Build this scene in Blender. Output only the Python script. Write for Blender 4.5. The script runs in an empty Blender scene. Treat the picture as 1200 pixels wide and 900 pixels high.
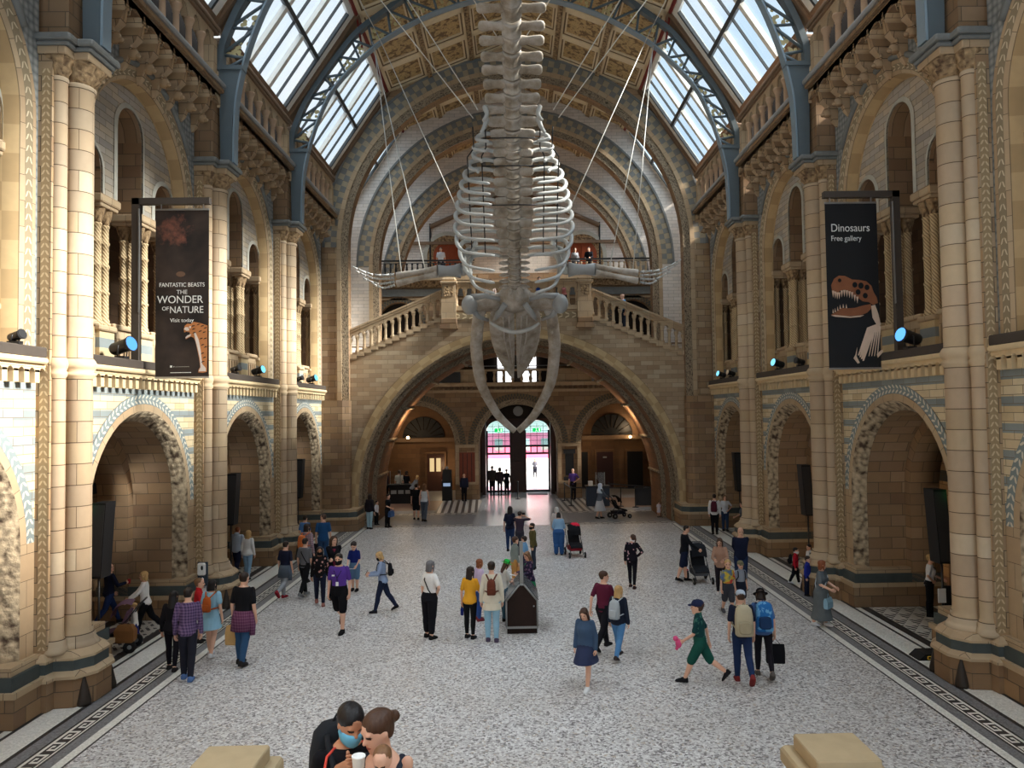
import bpy, bmesh, math, random
import numpy as np
from mathutils import Vector, Matrix
random.seed(7)
PI = math.pi
scene = bpy.context.scene
COL = scene.collection
sin, cos = math.sin, math.cos

def lin(c):
    return tuple(((x / 12.92) if x <= .04045 else ((x + .055) / 1.055) ** 2.4) for x in [v / 255 for v in c])

# ------------------------------------------------------------------ mesh builder
class MB:
    def __init__(s):
        s.v = []; s.f = []; s.uv = []; s.mi = []; s.sm = []
    def face(s, pts, uv=None, mi=0, smooth=False):
        n = len(s.v)
        s.v.extend([tuple(p) for p in pts])
        s.f.append(list(range(n, n + len(pts))))
        s.uv.append(uv); s.mi.append(mi); s.sm.append(smooth)
    def grid(s, rows, uvs=None, mi=0, smooth=True, closed=False):
        """rows: list of equally long point lists, joined by quads"""
        base = len(s.v); m = len(rows[0])
        for r in rows: s.v.extend([tuple(p) for p in r])
        for i in range(len(rows) - 1):
            for j in range(m if closed else m - 1):
                k = (j + 1) % m
                s.f.append([base + i * m + j, base + i * m + k, base + (i + 1) * m + k, base + (i + 1) * m + j])
                if uvs:
                    s.uv.append([uvs[i][j], uvs[i][j + 1], uvs[i + 1][j + 1], uvs[i + 1][j]])
                else: s.uv.append(None)
                s.mi.append(mi); s.sm.append(smooth)
        return base, m
    def loft(s, rings, caps=True, mi=0, smooth=True, uvs=None):
        base, m = s.grid(rings, uvs, mi, smooth, True)
        if caps:
            s.f.append([base + j for j in range(m)][::-1]); s.uv.append(None); s.mi.append(mi); s.sm.append(False)
            t = base + (len(rings) - 1) * m
            s.f.append([t + j for j in range(m)]); s.uv.append(None); s.mi.append(mi); s.sm.append(False)
    def box(s, x0, x1, y0, y1, z0, z1, mi=0, bev=0):
        if x0 > x1: x0, x1 = x1, x0
        if y0 > y1: y0, y1 = y1, y0
        if z0 > z1: z0, z1 = z1, z0
        if bev:
            b = min(bev, (x1 - x0) * .45, (y1 - y0) * .45, (z1 - z0) * .45)
            def rr(i, z):
                return [(x0 + i + b, y0 + i, z), (x1 - i - b, y0 + i, z), (x1 - i, y0 + i + b, z), (x1 - i, y1 - i - b, z),
                        (x1 - i - b, y1 - i, z), (x0 + i + b, y1 - i, z), (x0 + i, y1 - i - b, z), (x0 + i, y0 + i + b, z)]
            s.loft([rr(b * .6, z0), rr(0, z0 + b), rr(0, z1 - b), rr(b * .6, z1)], mi=mi, smooth=False)
            return
        p = [(x0, y0, z0), (x1, y0, z0), (x1, y1, z0), (x0, y1, z0), (x0, y0, z1), (x1, y0, z1), (x1, y1, z1), (x0, y1, z1)]
        b = len(s.v); s.v.extend(p)
        for q in ((3, 2, 1, 0), (4, 5, 6, 7), (0, 1, 5, 4), (1, 2, 6, 5), (2, 3, 7, 6), (3, 0, 4, 7)):
            s.f.append([b + i for i in q]); s.uv.append(None); s.mi.append(mi); s.sm.append(False)
    def tube(s, path, rad, n=8, mi=0, caps=True, flat=1.0, upv=None):
        """round tube along path; rad number or list; flat squashes along the second axis"""
        P = [Vector(p) for p in path]
        R = rad if isinstance(rad, (list, tuple)) else [rad] * len(P)
        up = Vector(upv) if upv is not None else None
        rings = []
        prev = None
        L = 0; uvs = []
        for i, p in enumerate(P):
            t = (P[min(i + 1, len(P) - 1)] - P[max(i - 1, 0)])
            if t.length < 1e-9: t = Vector((0, 0, 1))
            t.normalize()
            if up is not None: a = up - t * up.dot(t)
            elif prev is not None: a = prev - t * prev.dot(t)
            else:
                a = Vector((0, 0, 1)) if abs(t.z) < .9 else Vector((1, 0, 0))
                a = a - t * a.dot(t)
            a.normalize(); prev = a
            b = t.cross(a)
            if i: L += (P[i] - P[i - 1]).length
            rings.append([p + (a * cos(2 * PI * j / n) * flat + b * sin(2 * PI * j / n)) * R[i] for j in range(n)])
            uvs.append([(R[i] * 2 * PI * j / n, L) for j in range(n + 1)])
        s.loft(rings, caps, mi, True, uvs)
    def lathe(s, prof, c=(0, 0, 0), n=16, mi=0, smooth=True, ph=0.0, sx=1.0, sy=1.0):
        """prof: [(r,z)] about a vertical axis through c"""
        rings = []; uvs = []
        rr = max(p[0] for p in prof)
        for r, z in prof:
            rings.append([(c[0] + sx * r * cos(2 * PI * j / n + ph), c[1] + sy * r * sin(2 * PI * j / n + ph), c[2] + z) for j in range(n)])
            uvs.append([(rr * 2 * PI * j / n, c[2] + z) for j in range(n + 1)])
        s.loft(rings, True, mi, smooth, uvs)
    def ell(s, c, r, n=10, m=7, mi=0, rot=None):
        rings = []
        if not isinstance(r, (list, tuple)): r = (r, r, r)
        c = Vector(c)
        for i in range(1, m):
            a = -PI / 2 + PI * i / m
            row = []
            for j in range(n):
                p = Vector((r[0] * cos(a) * cos(2 * PI * j / n), r[1] * cos(a) * sin(2 * PI * j / n), r[2] * sin(a)))
                if rot is not None: p = rot @ p
                row.append(c + p)
            rings.append(row)
        s.loft(rings, True, mi, True)
    def cap(s, p0, r0, p1, r1, n=8, mi=0):
        """tapered capsule"""
        p0 = Vector(p0); p1 = Vector(p1); d = p1 - p0
        L = d.length
        if L < 1e-6: s.ell(p0, max(r0, r1), mi=mi); return
        d /= L
        path = [p0 - d * r0 * .95, p0 - d * r0 * .7, p0, p0.lerp(p1, .5), p1, p1 + d * r1 * .7, p1 + d * r1 * .95]
        s.tube(path, [r0 * .3, r0 * .72, r0, (r0 + r1) / 2, r1, r1 * .72, r1 * .3], n, mi)
    def prism(s, poly, h0, h1, axis=2, mi=0):
        """extrude a 2-D polygon along an axis. axis 2: (x,y)->z ; axis 1: (x,z)->y ; axis 0: (y,z)->x"""
        def P(p, h):
            return (p[0], p[1], h) if axis == 2 else ((p[0], h, p[1]) if axis == 1 else (h, p[0], p[1]))
        s.loft([[P(p, h0) for p in poly], [P(p, h1) for p in poly]], True, mi, False)
    def add(s, o, M=None):
        b = len(s.v)
        s.v.extend([tuple(M @ Vector(v)) for v in o.v] if M is not None else o.v)
        s.f.extend([[i + b for i in f] for f in o.f])
        s.uv.extend(o.uv); s.mi.extend(o.mi); s.sm.extend(o.sm)
    def mesh(s, name, org=(0, 0, 0), recalc=True):
        me = bpy.data.meshes.new(name)
        V = np.array(s.v, dtype=float).reshape(-1, 3)
        Vo = V - np.array(org)
        me.from_pydata(Vo.tolist(), [], s.f)
        uvl = me.uv_layers.new(name='UVMap')
        buf = np.zeros(len(me.loops) * 2)
        k = 0
        for f, uv in zip(s.f, s.uv):
            n = len(f)
            if uv is None:
                P = V[f]
                a = P[1] - P[0]; nn = np.zeros(3)
                for q in range(1, n - 1): nn += np.cross(P[q] - P[0], P[q + 1] - P[0])
                nn = np.abs(nn)
                ax = int(np.argmax(nn))
                if ax == 2: q = P[:, (0, 1)]
                elif ax == 0: q = P[:, (1, 2)]
                else: q = P[:, (0, 2)]
                buf[2 * k:2 * k + 2 * n] = q.ravel()
            else:
                buf[2 * k:2 * k + 2 * n] = np.array(uv, dtype=float).ravel()
            k += n
        uvl.data.foreach_set('uv', buf)
        me.polygons.foreach_set('material_index', s.mi)
        me.polygons.foreach_set('use_smooth', s.sm)
        if recalc:
            bm = bmesh.new(); bm.from_mesh(me)
            bmesh.ops.remove_doubles(bm, verts=bm.verts, dist=1e-5)
            bmesh.ops.recalc_face_normals(bm, faces=bm.faces)
            bm.to_mesh(me); bm.free()
        me.update()
        return me
    def build(s, name, mats, parent=None, org=None, label=None, kind=None):
        """links the collected shapes as one mesh object. Coordinates are world ones unless the parent is a prototype at the origin"""
        if not isinstance(mats, (list, tuple)): mats = [mats]
        if org is None: org = worldloc(parent) if parent is not None else (0, 0, 0)
        o = bpy.data.objects.new(name, s.mesh(name, org))
        for m in mats: o.data.materials.append(m)
        COL.objects.link(o)
        if parent is not None: o.parent = parent
        elif org is not None: o.location = org
        if label: o['label'] = label
        if kind: o['kind'] = kind
        return o

def worldloc(o):
    p = Vector((0, 0, 0))
    while o is not None:
        p += Vector(o.location); o = o.parent
    return tuple(p)
def thing(name, label, cat, loc=(0, 0, 0), group=None, rz=0.0):
    o = bpy.data.objects.new(name, None); COL.objects.link(o)
    o.empty_display_size = .2
    o.location = loc; o.rotation_euler = (0, 0, rz)
    o['label'] = label; o['category'] = cat
    if group: o['group'] = group
    return o
def tag(o, label, cat, group=None, kind=None):
    o['label'] = label; o['category'] = cat
    if group: o['group'] = group
    if kind: o['kind'] = kind
    return o
KIDS = {}
def copy_tree(o, parent=None):
    c = o.copy(); COL.objects.link(c); c.parent = parent
    for ch in list(o.children): copy_tree(ch, c)
    return c
def struct(o, label=None):
    o['kind'] = 'structure'
    if label: o['label'] = label
    return o
def curve_pts(P, n):
    """Catmull-Rom through points"""
    P = [Vector(p) for p in P]; out = []
    for i in range(len(P) - 1):
        p0 = P[max(i - 1, 0)]; p1 = P[i]; p2 = P[i + 1]; p3 = P[min(i + 2, len(P) - 1)]
        for k in range(n):
            t = k / n
            out.append(.5 * ((2 * p1) + (p2 - p0) * t + (2 * p0 - 5 * p1 + 4 * p2 - p3) * t * t + (3 * p1 - p0 - 3 * p2 + p3) * t ** 3))
    out.append(P[-1]); return out
# ------------------------------------------------------------------ materials
class NT:
    def __init__(s, name):
        s.m = bpy.data.materials.new(name); s.m.use_nodes = True
        s.t = s.m.node_tree; s.t.nodes.clear()
        s.out = s.t.nodes.new('ShaderNodeOutputMaterial')
    def n(s, typ, **kw):
        nd = s.t.nodes.new('ShaderNode' + typ)
        for k, v in kw.items():
            if k.startswith('_'): setattr(nd, k[1:], v)
            else: s.set(nd, k, v)
        return nd
    def set(s, nd, k, v):
        inp = nd.inputs[int(k[1:])] if (k[0] == 'i' and k[1:].isdigit()) else nd.inputs[k.replace('__', ' ')]
        if isinstance(v, bpy.types.NodeSocket): s.t.links.new(v, inp)
        elif isinstance(v, bpy.types.Node): s.t.links.new(v.outputs[0], inp)
        else:
            if isinstance(v, tuple) and len(v) == 3 and inp.type == 'RGBA': v = v + (1,)
            inp.default_value = v
    def math(s, op, a, b=0.0, c=0.0, clamp=False):
        nd = s.t.nodes.new('ShaderNodeMath'); nd.operation = op; nd.use_clamp = clamp
        s.set(nd, 'i0', a); s.set(nd, 'i1', b)
        if op in ('WRAP', 'COMPARE', 'MULTIPLY_ADD', 'SMOOTH_MIN'): s.set(nd, 'i2', c)
        return nd.outputs[0]
    def mix(s, f, a, b, mode='MIX'):
        nd = s.t.nodes.new('ShaderNodeMixRGB'); nd.blend_type = mode
        s.set(nd, 'i0', f); s.set(nd, 'i1', a); s.set(nd, 'i2', b)
        return nd.outputs[0]
    def ramp(s, f, stops, interp='LINEAR'):
        nd = s.t.nodes.new('ShaderNodeValToRGB'); cr = nd.color_ramp; cr.interpolation = interp
        while len(cr.elements) < len(stops): cr.elements.new(.5)
        for e, (p, c) in zip(cr.elements, stops):
            e.position = p; e.color = (c if len(c) == 4 else tuple(c) + (1,))
        s.set(nd, 'i0', f)
        return nd.outputs[0]
    def uv(s):
        return s.n('UVMap').outputs[0]
    def obj(s): return s.n('TexCoord').outputs['Object']
    def geo(s): return s.n('NewGeometry').outputs['Position']
    def sep(s, v):
        nd = s.n('SeparateXYZ', i0=v); return nd.outputs
    def comb(s, x=0.0, y=0.0, z=0.0):
        return s.n('CombineXYZ', i0=x, i1=y, i2=z).outputs[0]
    def noise(s, v, scale, detail=3.0, rough=.55):
        return s.n('TexNoise', Vector=v, Scale=scale, Detail=detail, Roughness=rough)
    def bsdf(s, col, rough=.8, metal=0.0, bump=None, bstr=.3, bdist=.02, spec=.35, **kw):
        b = s.n('BsdfPrincipled')
        s.set(b, 'Base__Color', col); s.set(b, 'Roughness', rough); s.set(b, 'Metallic', metal)
        s.set(b, 'Specular__IOR__Level', spec)
        for k, v in kw.items(): s.set(b, k, v)
        if bump is not None:
            bp = s.n('Bump', Height=bump, Strength=bstr, Distance=bdist)
            s.t.links.new(bp.outputs[0], b.inputs['Normal'])
        s.t.links.new(b.outputs[0], s.out.inputs[0])
        return s.m

def plain(name, rgb, rough=.7, metal=0.0, var=.12, scale=6.0, spec=.35, **kw):
    t = NT(name)
    n = t.noise(t.obj(), scale, 4.0)
    c = lin(rgb)
    col = t.mix(n.outputs['Fac'], tuple(x * (1 - var) for x in c), tuple(min(1, x * (1 + var)) for x in c))
    return t.bsdf(col, rough, metal, bump=n.outputs['Fac'], bstr=.08, spec=spec, **kw)

def emit(name, rgb, st):
    t = NT(name)
    e = t.n('Emission', Color=lin(rgb), Strength=st)
    t.t.links.new(e.outputs[0], t.out.inputs[0]); return t.m

def blocks(name, cols, bw=.55, bh=.28, mortar=(95, 82, 66), rough=.85, msize=.008, vary=1.0, off=.5, dirt=.25):
    """coursed stone: every block its own tone from cols"""
    t = NT(name)
    u = t.uv()
    br = t.n('TexBrick', Vector=u, Scale=1.0, _offset=off, _squash=1.0)
    t.set(br, 'Mortar__Size', msize); t.set(br, 'Brick__Width', bw); t.set(br, 'Row__Height', bh)
    t.set(br, 'Mortar__Smooth', .2)
    t.set(br, 'Color1', (0, 0, 0)); t.set(br, 'Color2', (1, 1, 1)); t.set(br, 'Mortar', (.5, .5, .5)); t.set(br, 'Bias', 0.0)
    k = len(cols)
    g_ = 1.0 if 'pale' in name else .95
    cols = [(min(255, c[0] * g_ + 2), c[1] * g_ - 1, c[2] * g_ + 4) for c in cols]
    base = t.ramp(br.outputs['Color'], [(i / (k - 1) if k > 1 else 0, lin(c)) for i, c in enumerate(cols)])
    n1 = t.noise(u, 5.0, 5.0); n2 = t.noise(t.geo(), .55, 3.0)
    base = t.mix(t.math('MULTIPLY', n1.outputs['Fac'], .35 * vary), base, tuple(x * .45 for x in lin(cols[0])))
    base = t.mix(t.math('MULTIPLY', t.math('SUBTRACT', n2.outputs['Fac'], .35, clamp=True), dirt * 2.2, clamp=True), base, lin((96, 82, 66)))
    col = t.mix(br.outputs['Fac'], base, lin(mortar))
    h = t.math('SUBTRACT', t.math('MULTIPLY', n1.outputs['Fac'], .25), br.outputs['Fac'])
    return t.bsdf(col, rough, bump=h, bstr=.5, bdist=.012)

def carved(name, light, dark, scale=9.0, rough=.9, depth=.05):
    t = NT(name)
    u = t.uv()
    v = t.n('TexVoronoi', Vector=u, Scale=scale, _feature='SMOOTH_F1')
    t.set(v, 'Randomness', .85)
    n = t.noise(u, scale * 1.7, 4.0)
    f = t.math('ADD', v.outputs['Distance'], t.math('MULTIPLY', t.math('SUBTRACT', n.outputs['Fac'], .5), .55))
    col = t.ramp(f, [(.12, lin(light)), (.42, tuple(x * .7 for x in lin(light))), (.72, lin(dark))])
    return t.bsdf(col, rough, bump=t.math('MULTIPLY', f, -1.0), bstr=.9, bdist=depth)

M = {}
BUFF = [(206, 178, 132), (186, 156, 112), (196, 172, 132), (170, 140, 102), (214, 190, 150), (178, 152, 118)]
BROWN = [(176, 146, 104), (150, 120, 84), (164, 138, 100), (138, 110, 80), (182, 154, 116), (146, 122, 94)]
PALE = [(206, 196, 172), (176, 172, 158), (214, 200, 168), (160, 158, 148), (200, 184, 150), (186, 182, 170)]
M['buff'] = blocks('buff stone', BUFF, .62, .27)
M['brown'] = blocks('brown stone', BROWN, .6, .28)
M['brick'] = blocks('bridge stone', [(204, 182, 144), (184, 158, 120), (214, 196, 160), (170, 144, 108), (194, 174, 140)], .55, .2, msize=.007, mortar=(128, 110, 84))
M['pale'] = blocks('pale tympanum stone', PALE, .5, .15, msize=.006, mortar=(110, 104, 92))
M['drum'] = blocks('shaft drums', [(222, 200, 160), (204, 180, 140), (214, 190, 154), (192, 172, 140), (228, 210, 174), (204, 174, 138)], 3.0, .38, mortar=(96, 80, 62), off=.3, dirt=.15)
M['dressed'] = blocks('dressed stone', [(212, 190, 150), (196, 170, 130), (204, 184, 146)], .7, .45, msize=.005, dirt=.18)
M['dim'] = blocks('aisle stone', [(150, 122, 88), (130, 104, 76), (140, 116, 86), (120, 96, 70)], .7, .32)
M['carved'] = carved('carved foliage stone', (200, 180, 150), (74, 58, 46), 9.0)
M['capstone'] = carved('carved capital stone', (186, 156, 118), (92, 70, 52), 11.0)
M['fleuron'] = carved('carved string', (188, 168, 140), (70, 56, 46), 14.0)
M['slate'] = plain('blue grey moulding', (122, 124, 122), .75, var=.2)
M['darkband'] = plain('dark green plinth band', (74, 82, 82), .6, var=.25)
M['spur'] = plain('dark polished spur', (58, 50, 44), .5)

def stripes_mat():
    t = NT('striped spandrel stone')
    u = t.uv(); s = t.sep(u)
    ph = t.math('FRACT', t.math('DIVIDE', t.math('SUBTRACT', s[1], 5.62 - .17 - 4.7), .47))
    br = t.n('TexBrick', Vector=u, Scale=1.0)
    t.set(br, 'Mortar__Size', .006); t.set(br, 'Brick__Width', .52); t.set(br, 'Row__Height', .157)
    t.set(br, 'Color1', (0, 0, 0)); t.set(br, 'Color2', (1, 1, 1)); t.set(br, 'Mortar', (.5, .5, .5))
    cream = t.ramp(br.outputs['Color'], [(0, lin((212, 190, 150))), (.5, lin((232, 216, 182))), (1, lin((222, 202, 164)))])
    blue = t.ramp(br.outputs['Color'], [(0, lin((128, 140, 144))), (1, lin((150, 162, 164)))])
    c = t.mix(t.math('LESS_THAN', ph, .36), cream, blue)
    n = t.noise(u, 4.0)
    c = t.mix(t.math('MULTIPLY', n.outputs['Fac'], .3), c, lin((120, 104, 84)))
    c = t.mix(br.outputs['Fac'], c, lin((120, 108, 90)))
    return t.bsdf(c, .85, bump=br.outputs['Fac'], bstr=.2)
M['stripes'] = stripes_mat()

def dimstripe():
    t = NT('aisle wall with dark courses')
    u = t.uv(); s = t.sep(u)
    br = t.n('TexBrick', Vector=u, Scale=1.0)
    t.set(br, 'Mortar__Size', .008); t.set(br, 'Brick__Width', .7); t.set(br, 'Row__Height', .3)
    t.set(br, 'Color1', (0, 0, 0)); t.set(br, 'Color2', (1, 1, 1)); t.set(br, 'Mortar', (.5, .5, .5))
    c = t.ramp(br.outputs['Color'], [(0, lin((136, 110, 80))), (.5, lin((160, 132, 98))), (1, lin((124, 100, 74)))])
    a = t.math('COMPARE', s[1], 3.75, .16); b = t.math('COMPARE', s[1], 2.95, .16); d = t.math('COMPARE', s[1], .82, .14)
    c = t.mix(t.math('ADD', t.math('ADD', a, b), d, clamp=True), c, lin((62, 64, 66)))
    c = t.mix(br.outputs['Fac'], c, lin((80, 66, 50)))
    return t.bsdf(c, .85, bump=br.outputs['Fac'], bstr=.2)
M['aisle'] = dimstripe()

def chevron_leaf(name, ground, leaf, period=.16, half=.5, width=.22):
    """v runs 0..1 across the band, u in metres along it: rows of slanting leaves either side of a stem"""
    t = NT(name)
    s = t.sep(t.uv())
    d = t.math('ABSOLUTE', t.math('SUBTRACT', s[1], half))
    ph = t.math('FRACT', t.math('ADD', t.math('DIVIDE', s[0], period), t.math('MULTIPLY', d, 1.4)))
    k = t.math('ABSOLUTE', t.math('SUBTRACT', ph, .5))
    on = t.math('LESS_THAN', k, t.math('SUBTRACT', width + .05, t.math('MULTIPLY', t.math('ABSOLUTE', t.math('SUBTRACT', d, .24)), .9)))
    inside = t.math('MULTIPLY', t.math('LESS_THAN', d, .44), t.math('GREATER_THAN', d, .05))
    n = t.noise(t.uv(), 9.0)
    g = t.mix(t.math('MULTIPLY', n.outputs['Fac'], .4), lin(ground), tuple(x * .6 for x in lin(ground)))
    c = t.mix(t.math('MULTIPLY', on, inside), g, lin(leaf))
    return t.bsdf(c, .85, bump=t.math('MULTIPLY', on, inside), bstr=.3, bdist=.02)
M['leaf'] = chevron_leaf('leaf band', (134, 146, 148), (214, 208, 190))
M['zigzag'] = chevron_leaf('zigzag strip', (168, 144, 110), (206, 184, 148), .13, .5, .2)
M['rope'] = chevron_leaf('carved rope moulding', (150, 134, 108), (206, 190, 160), .2, .5, .16)

def voussoir(name, a, b, period=.75, split=.55):
    t = NT(name); s = t.sep(t.uv())
    x = t.math('DIVIDE', s[0], period)
    f = t.math('FRACT', x)
    row = t.math('FLOOR', t.math('MULTIPLY', s[1], 2.0))
    f2 = t.math('FRACT', t.math('ADD', x, t.math('MULTIPLY', row, .5)))
    on = t.math('LESS_THAN', f2, split)
    jn = t.math('LESS_THAN', f, .03)
    n = t.noise(t.uv(), 5.0)
    c = t.mix(on, lin(a), lin(b))
    c = t.mix(t.math('MULTIPLY', n.outputs['Fac'], .45), c, tuple(q * .5 for q in lin(a)))
    c = t.mix(t.math('MULTIPLY', jn, .7), c, lin((90, 80, 66)))
    return t.bsdf(c, .85, bump=on, bstr=.1)
M['vous'] = voussoir('blue and cream voussoirs', (176, 162, 136), (126, 130, 130), .5, .5)
M['vousbuff'] = voussoir('buff voussoirs', (204, 178, 136), (184, 156, 114), .5, .5)
M['vousgold'] = voussoir('yellow soffit stone', (202, 172, 128), (182, 152, 110), .55, .5)
M['vousdark'] = voussoir('dark chequered voussoirs', (128, 110, 84), (84, 84, 82), .16, .5)

def diaper():
    t = NT('blue diaper spandrel'); u = t.uv()
    v = t.n('TexVoronoi', Vector=u, Scale=7.0)
    t.set(v, 'Randomness', .25)
    c = t.ramp(v.outputs['Distance'], [(.1, lin((164, 166, 164))), (.45, lin((132, 136, 136))), (.7, lin((100, 106, 108)))])
    return t.bsdf(c, .85, bump=v.outputs['Distance'], bstr=.4, bdist=.03)
M['diaper'] = diaper()

M['iron'] = plain('blue grey painted iron', (92, 104, 110), .45, var=.08, spec=.5)
M['iron_lit'] = plain('iron with painted daylight', (134, 152, 164), .45, var=.06, spec=.5)  # daylight on the inner faces is put into this colour
M['gold'] = plain('gilded leaf work', (206, 178, 112), .45, .3, var=.3)
M['timber'] = plain('cream roof timber', (240, 234, 222), .6, var=.06)
M['timberd'] = plain('brown roof timber', (128, 104, 82), .65, var=.2)
M['red'] = plain('red painted trim', (126, 44, 36), .6)
M['lead'] = plain('dark glazing bar', (70, 72, 72), .5)

def panelmat():
    t = NT('painted ceiling panel'); u = t.uv()
    n = t.noise(u, 3.2, 5.0, .7); v = t.n('TexVoronoi', Vector=u, Scale=4.5)
    f = t.math('ADD', n.outputs['Fac'], t.math('MULTIPLY', v.outputs['Distance'], .35))
    c = t.ramp(f, [(.4, lin((134, 112, 82))), (.55, lin((176, 150, 110))), (.66, lin((202, 172, 122))), (.78, lin((122, 98, 72)))])
    return t.bsdf(c, .7, bump=f, bstr=.2)
M['panel'] = panelmat()
M['cream'] = plain('cream painted frame', (228, 210, 176), .7)
M['creamd'] = plain('ceiling frame groove', (120, 98, 70), .7)

def glass():
    t = NT('skylight glass')
    a = t.n('BsdfTransparent', Color=(.93, .97, 1.0, 1)); b = t.n('BsdfGlossy', Color=(1, 1, 1, 1), Roughness=.08)
    c = t.n('BsdfTranslucent', Color=(.9, .96, 1, 1))
    m1 = t.n('MixShader', i0=.0, i1=a.outputs[0], i2=c.outputs[0])
    m = t.n('MixShader', i0=.05, i1=m1.outputs[0], i2=b.outputs[0])
    t.t.links.new(m.outputs[0], t.out.inputs[0]); return t.m
M['glass'] = glass()
def clearglass(name, col, r=.03, f=.08):
    t = NT(name)
    a = t.n('BsdfTransparent', Color=col + (1,)); b = t.n('BsdfGlossy', Color=(1, 1, 1, 1), Roughness=r)
    m = t.n('MixShader', i0=f, i1=a.outputs[0], i2=b.outputs[0])
    t.t.links.new(m.outputs[0], t.out.inputs[0]); return t.m
M['clear'] = clearglass('clear glass', (.95, .97, .97))
M['stain'] = clearglass('tinted fanlight glass', (.55, .72, .74), .1)

def bone():
    t = NT('mottled bone'); o = t.obj()
    n = t.noise(o, 2.2, 6.0, .6); n2 = t.noise(o, 26.0, 4.0)
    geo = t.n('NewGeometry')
    p = t.math('ADD', n.outputs['Fac'], t.math('MULTIPLY', t.math('SUBTRACT', geo.outputs['Pointiness'], .5), 1.6))  # tone goes darker in hollows, lighter on raised edges
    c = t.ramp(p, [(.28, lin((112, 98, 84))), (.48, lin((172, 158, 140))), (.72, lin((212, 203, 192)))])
    c = t.mix(t.math('MULTIPLY', n2.outputs['Fac'], .3), c, lin((110, 96, 80)))
    return t.bsdf(c, .65, bump=t.math('ADD', n.outputs['Fac'], t.math('MULTIPLY', n2.outputs['Fac'], .4)), bstr=.35, bdist=.03)
M['bone'] = bone()
def bonel(name, rgb):
    t = NT(name); o = t.obj()
    n = t.noise(o, 3.0, 5.0, .6)
    c = t.mix(n.outputs['Fac'], tuple(x * .7 for x in lin(rgb)), tuple(min(1, x * 1.15) for x in lin(rgb)))
    return t.bsdf(c, .6, bump=n.outputs['Fac'], bstr=.25, bdist=.02)
M['rib'] = bonel('pale rib bone', (206, 206, 202))
M['bonegrey'] = bonel('grey bone', (176, 176, 174))
M['cable'] = plain('white cable', (222, 220, 212), .5)
M['black'] = plain('black', (24, 24, 26), .6)
M['blackm'] = plain('black metal', (34, 34, 36), .4, spec=.5)
M['charcoal'] = plain('charcoal', (52, 52, 54), .6)
M['white'] = plain('white', (236, 236, 234), .6, var=.03)
M['steel'] = plain('steel', (168, 170, 172), .3, .8)
M['led'] = emit('blue lit lens', (90, 160, 245), 1.6)
M['ledc'] = emit('pale blue lit lens', (120, 205, 240), 1.5)
M['warm'] = emit('warm lamp glow', (255, 214, 150), 14)
M['exit'] = emit('green exit lamp', (20, 190, 90), 1.2)
M['signw'] = emit('white lit pictogram', (235, 255, 240), 1.3)
M['wood'] = plain('dark brown wood', (62, 36, 24), .45, var=.25, scale=3.0)
M['wood2'] = plain('dark red brown door', (58, 30, 26), .5)
M['redwood'] = plain('red brown panel', (130, 62, 40), .5, var=.2, scale=4.0)
M['orange'] = plain('orange brown door', (150, 72, 38), .5, var=.15)

# floors -------------------------------------------------------------
def terrazzo():
    t = NT('terrazzo mosaic'); g = t.geo()
    v = t.n('TexVoronoi', Vector=g, Scale=30.0)
    s = t.sep(v.outputs['Color'])
    big = t.noise(g, .35, 4.0)
    c = t.ramp(s[0], [(.0, lin((106, 102, 104))), (.13, lin((156, 152, 152))), (.3, lin((196, 194, 194))), (.6, lin((218, 217, 216))), (.86, lin((234, 233, 232))), (.97, lin((190, 176, 160)))], 'CONSTANT')
    f = t.math('MULTIPLY', t.math('SUBTRACT', big.outputs['Fac'], .42, clamp=True), 1.2, clamp=True)
    c = t.mix(f, c, lin((168, 158, 146)))
    e = t.n('TexVoronoi', Vector=g, Scale=26.0, _feature='DISTANCE_TO_EDGE')
    ed = t.math('LESS_THAN', e.outputs['Distance'], .05)
    c = t.mix(t.math('MULTIPLY', ed, .35), c, lin((150, 146, 142)))
    return t.bsdf(c, .42, bump=s[1], bstr=.03, spec=.4)
M['terrazzo'] = terrazzo()
def mosaic(name, rgb, var=.2, rough=.45):
    t = NT(name); v = t.n('TexVoronoi', Vector=t.geo(), Scale=40.0)
    s = t.sep(v.outputs['Color']); c = lin(rgb)
    col = t.mix(s[0], tuple(x * (1 - var) for x in c), tuple(min(1, x * (1 + var)) for x in c))
    return t.bsdf(col, rough, spec=.4)
M['mwhite'] = mosaic('white mosaic', (222, 220, 212), .12)
M['mgrey'] = mosaic('grey mosaic', (122, 122, 124), .25)
M['mblack'] = mosaic('black mosaic', (52, 50, 50), .3)
M['mred'] = mosaic('brown mosaic', (120, 88, 70), .25)
M['mshine'] = mosaic('smooth pale strip', (176, 178, 182), .15, .2)  # paler, smoother strip down the middle of the entrance floor
def fret(name='greek key mosaic', swap=False):
    """u along in metres, v 0..1 across"""
    t = NT(name); s = t.sep(t.uv())
    x = t.math('FRACT', t.math('DIVIDE', s[0], .42)); y = s[1]
    def rect(x0, x1, y0, y1):
        a = t.math('MULTIPLY', t.math('GREATER_THAN', x, x0), t.math('LESS_THAN', x, x1))
        b = t.math('MULTIPLY', t.math('GREATER_THAN', y, y0), t.math('LESS_THAN', y, y1))
        return t.math('MULTIPLY', a, b)
    r = rect(0, .14, .18, .82)
    for q in ((0, .72, .68, .82), (.58, .72, .34, .82), (.28, .72, .34, .48), (.28, .42, .34, .58), (.86, 1.0, .18, .82), (.14, .86, .0, .0), (.0, 1.0, .1, .2)):
        r = t.math('ADD', r, rect(*q), clamp=True)
    c = t.mix(r, lin((220, 218, 208)), lin((56, 52, 52)))
    return t.bsdf(c, .45, spec=.4)
M['fret'] = fret()
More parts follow.
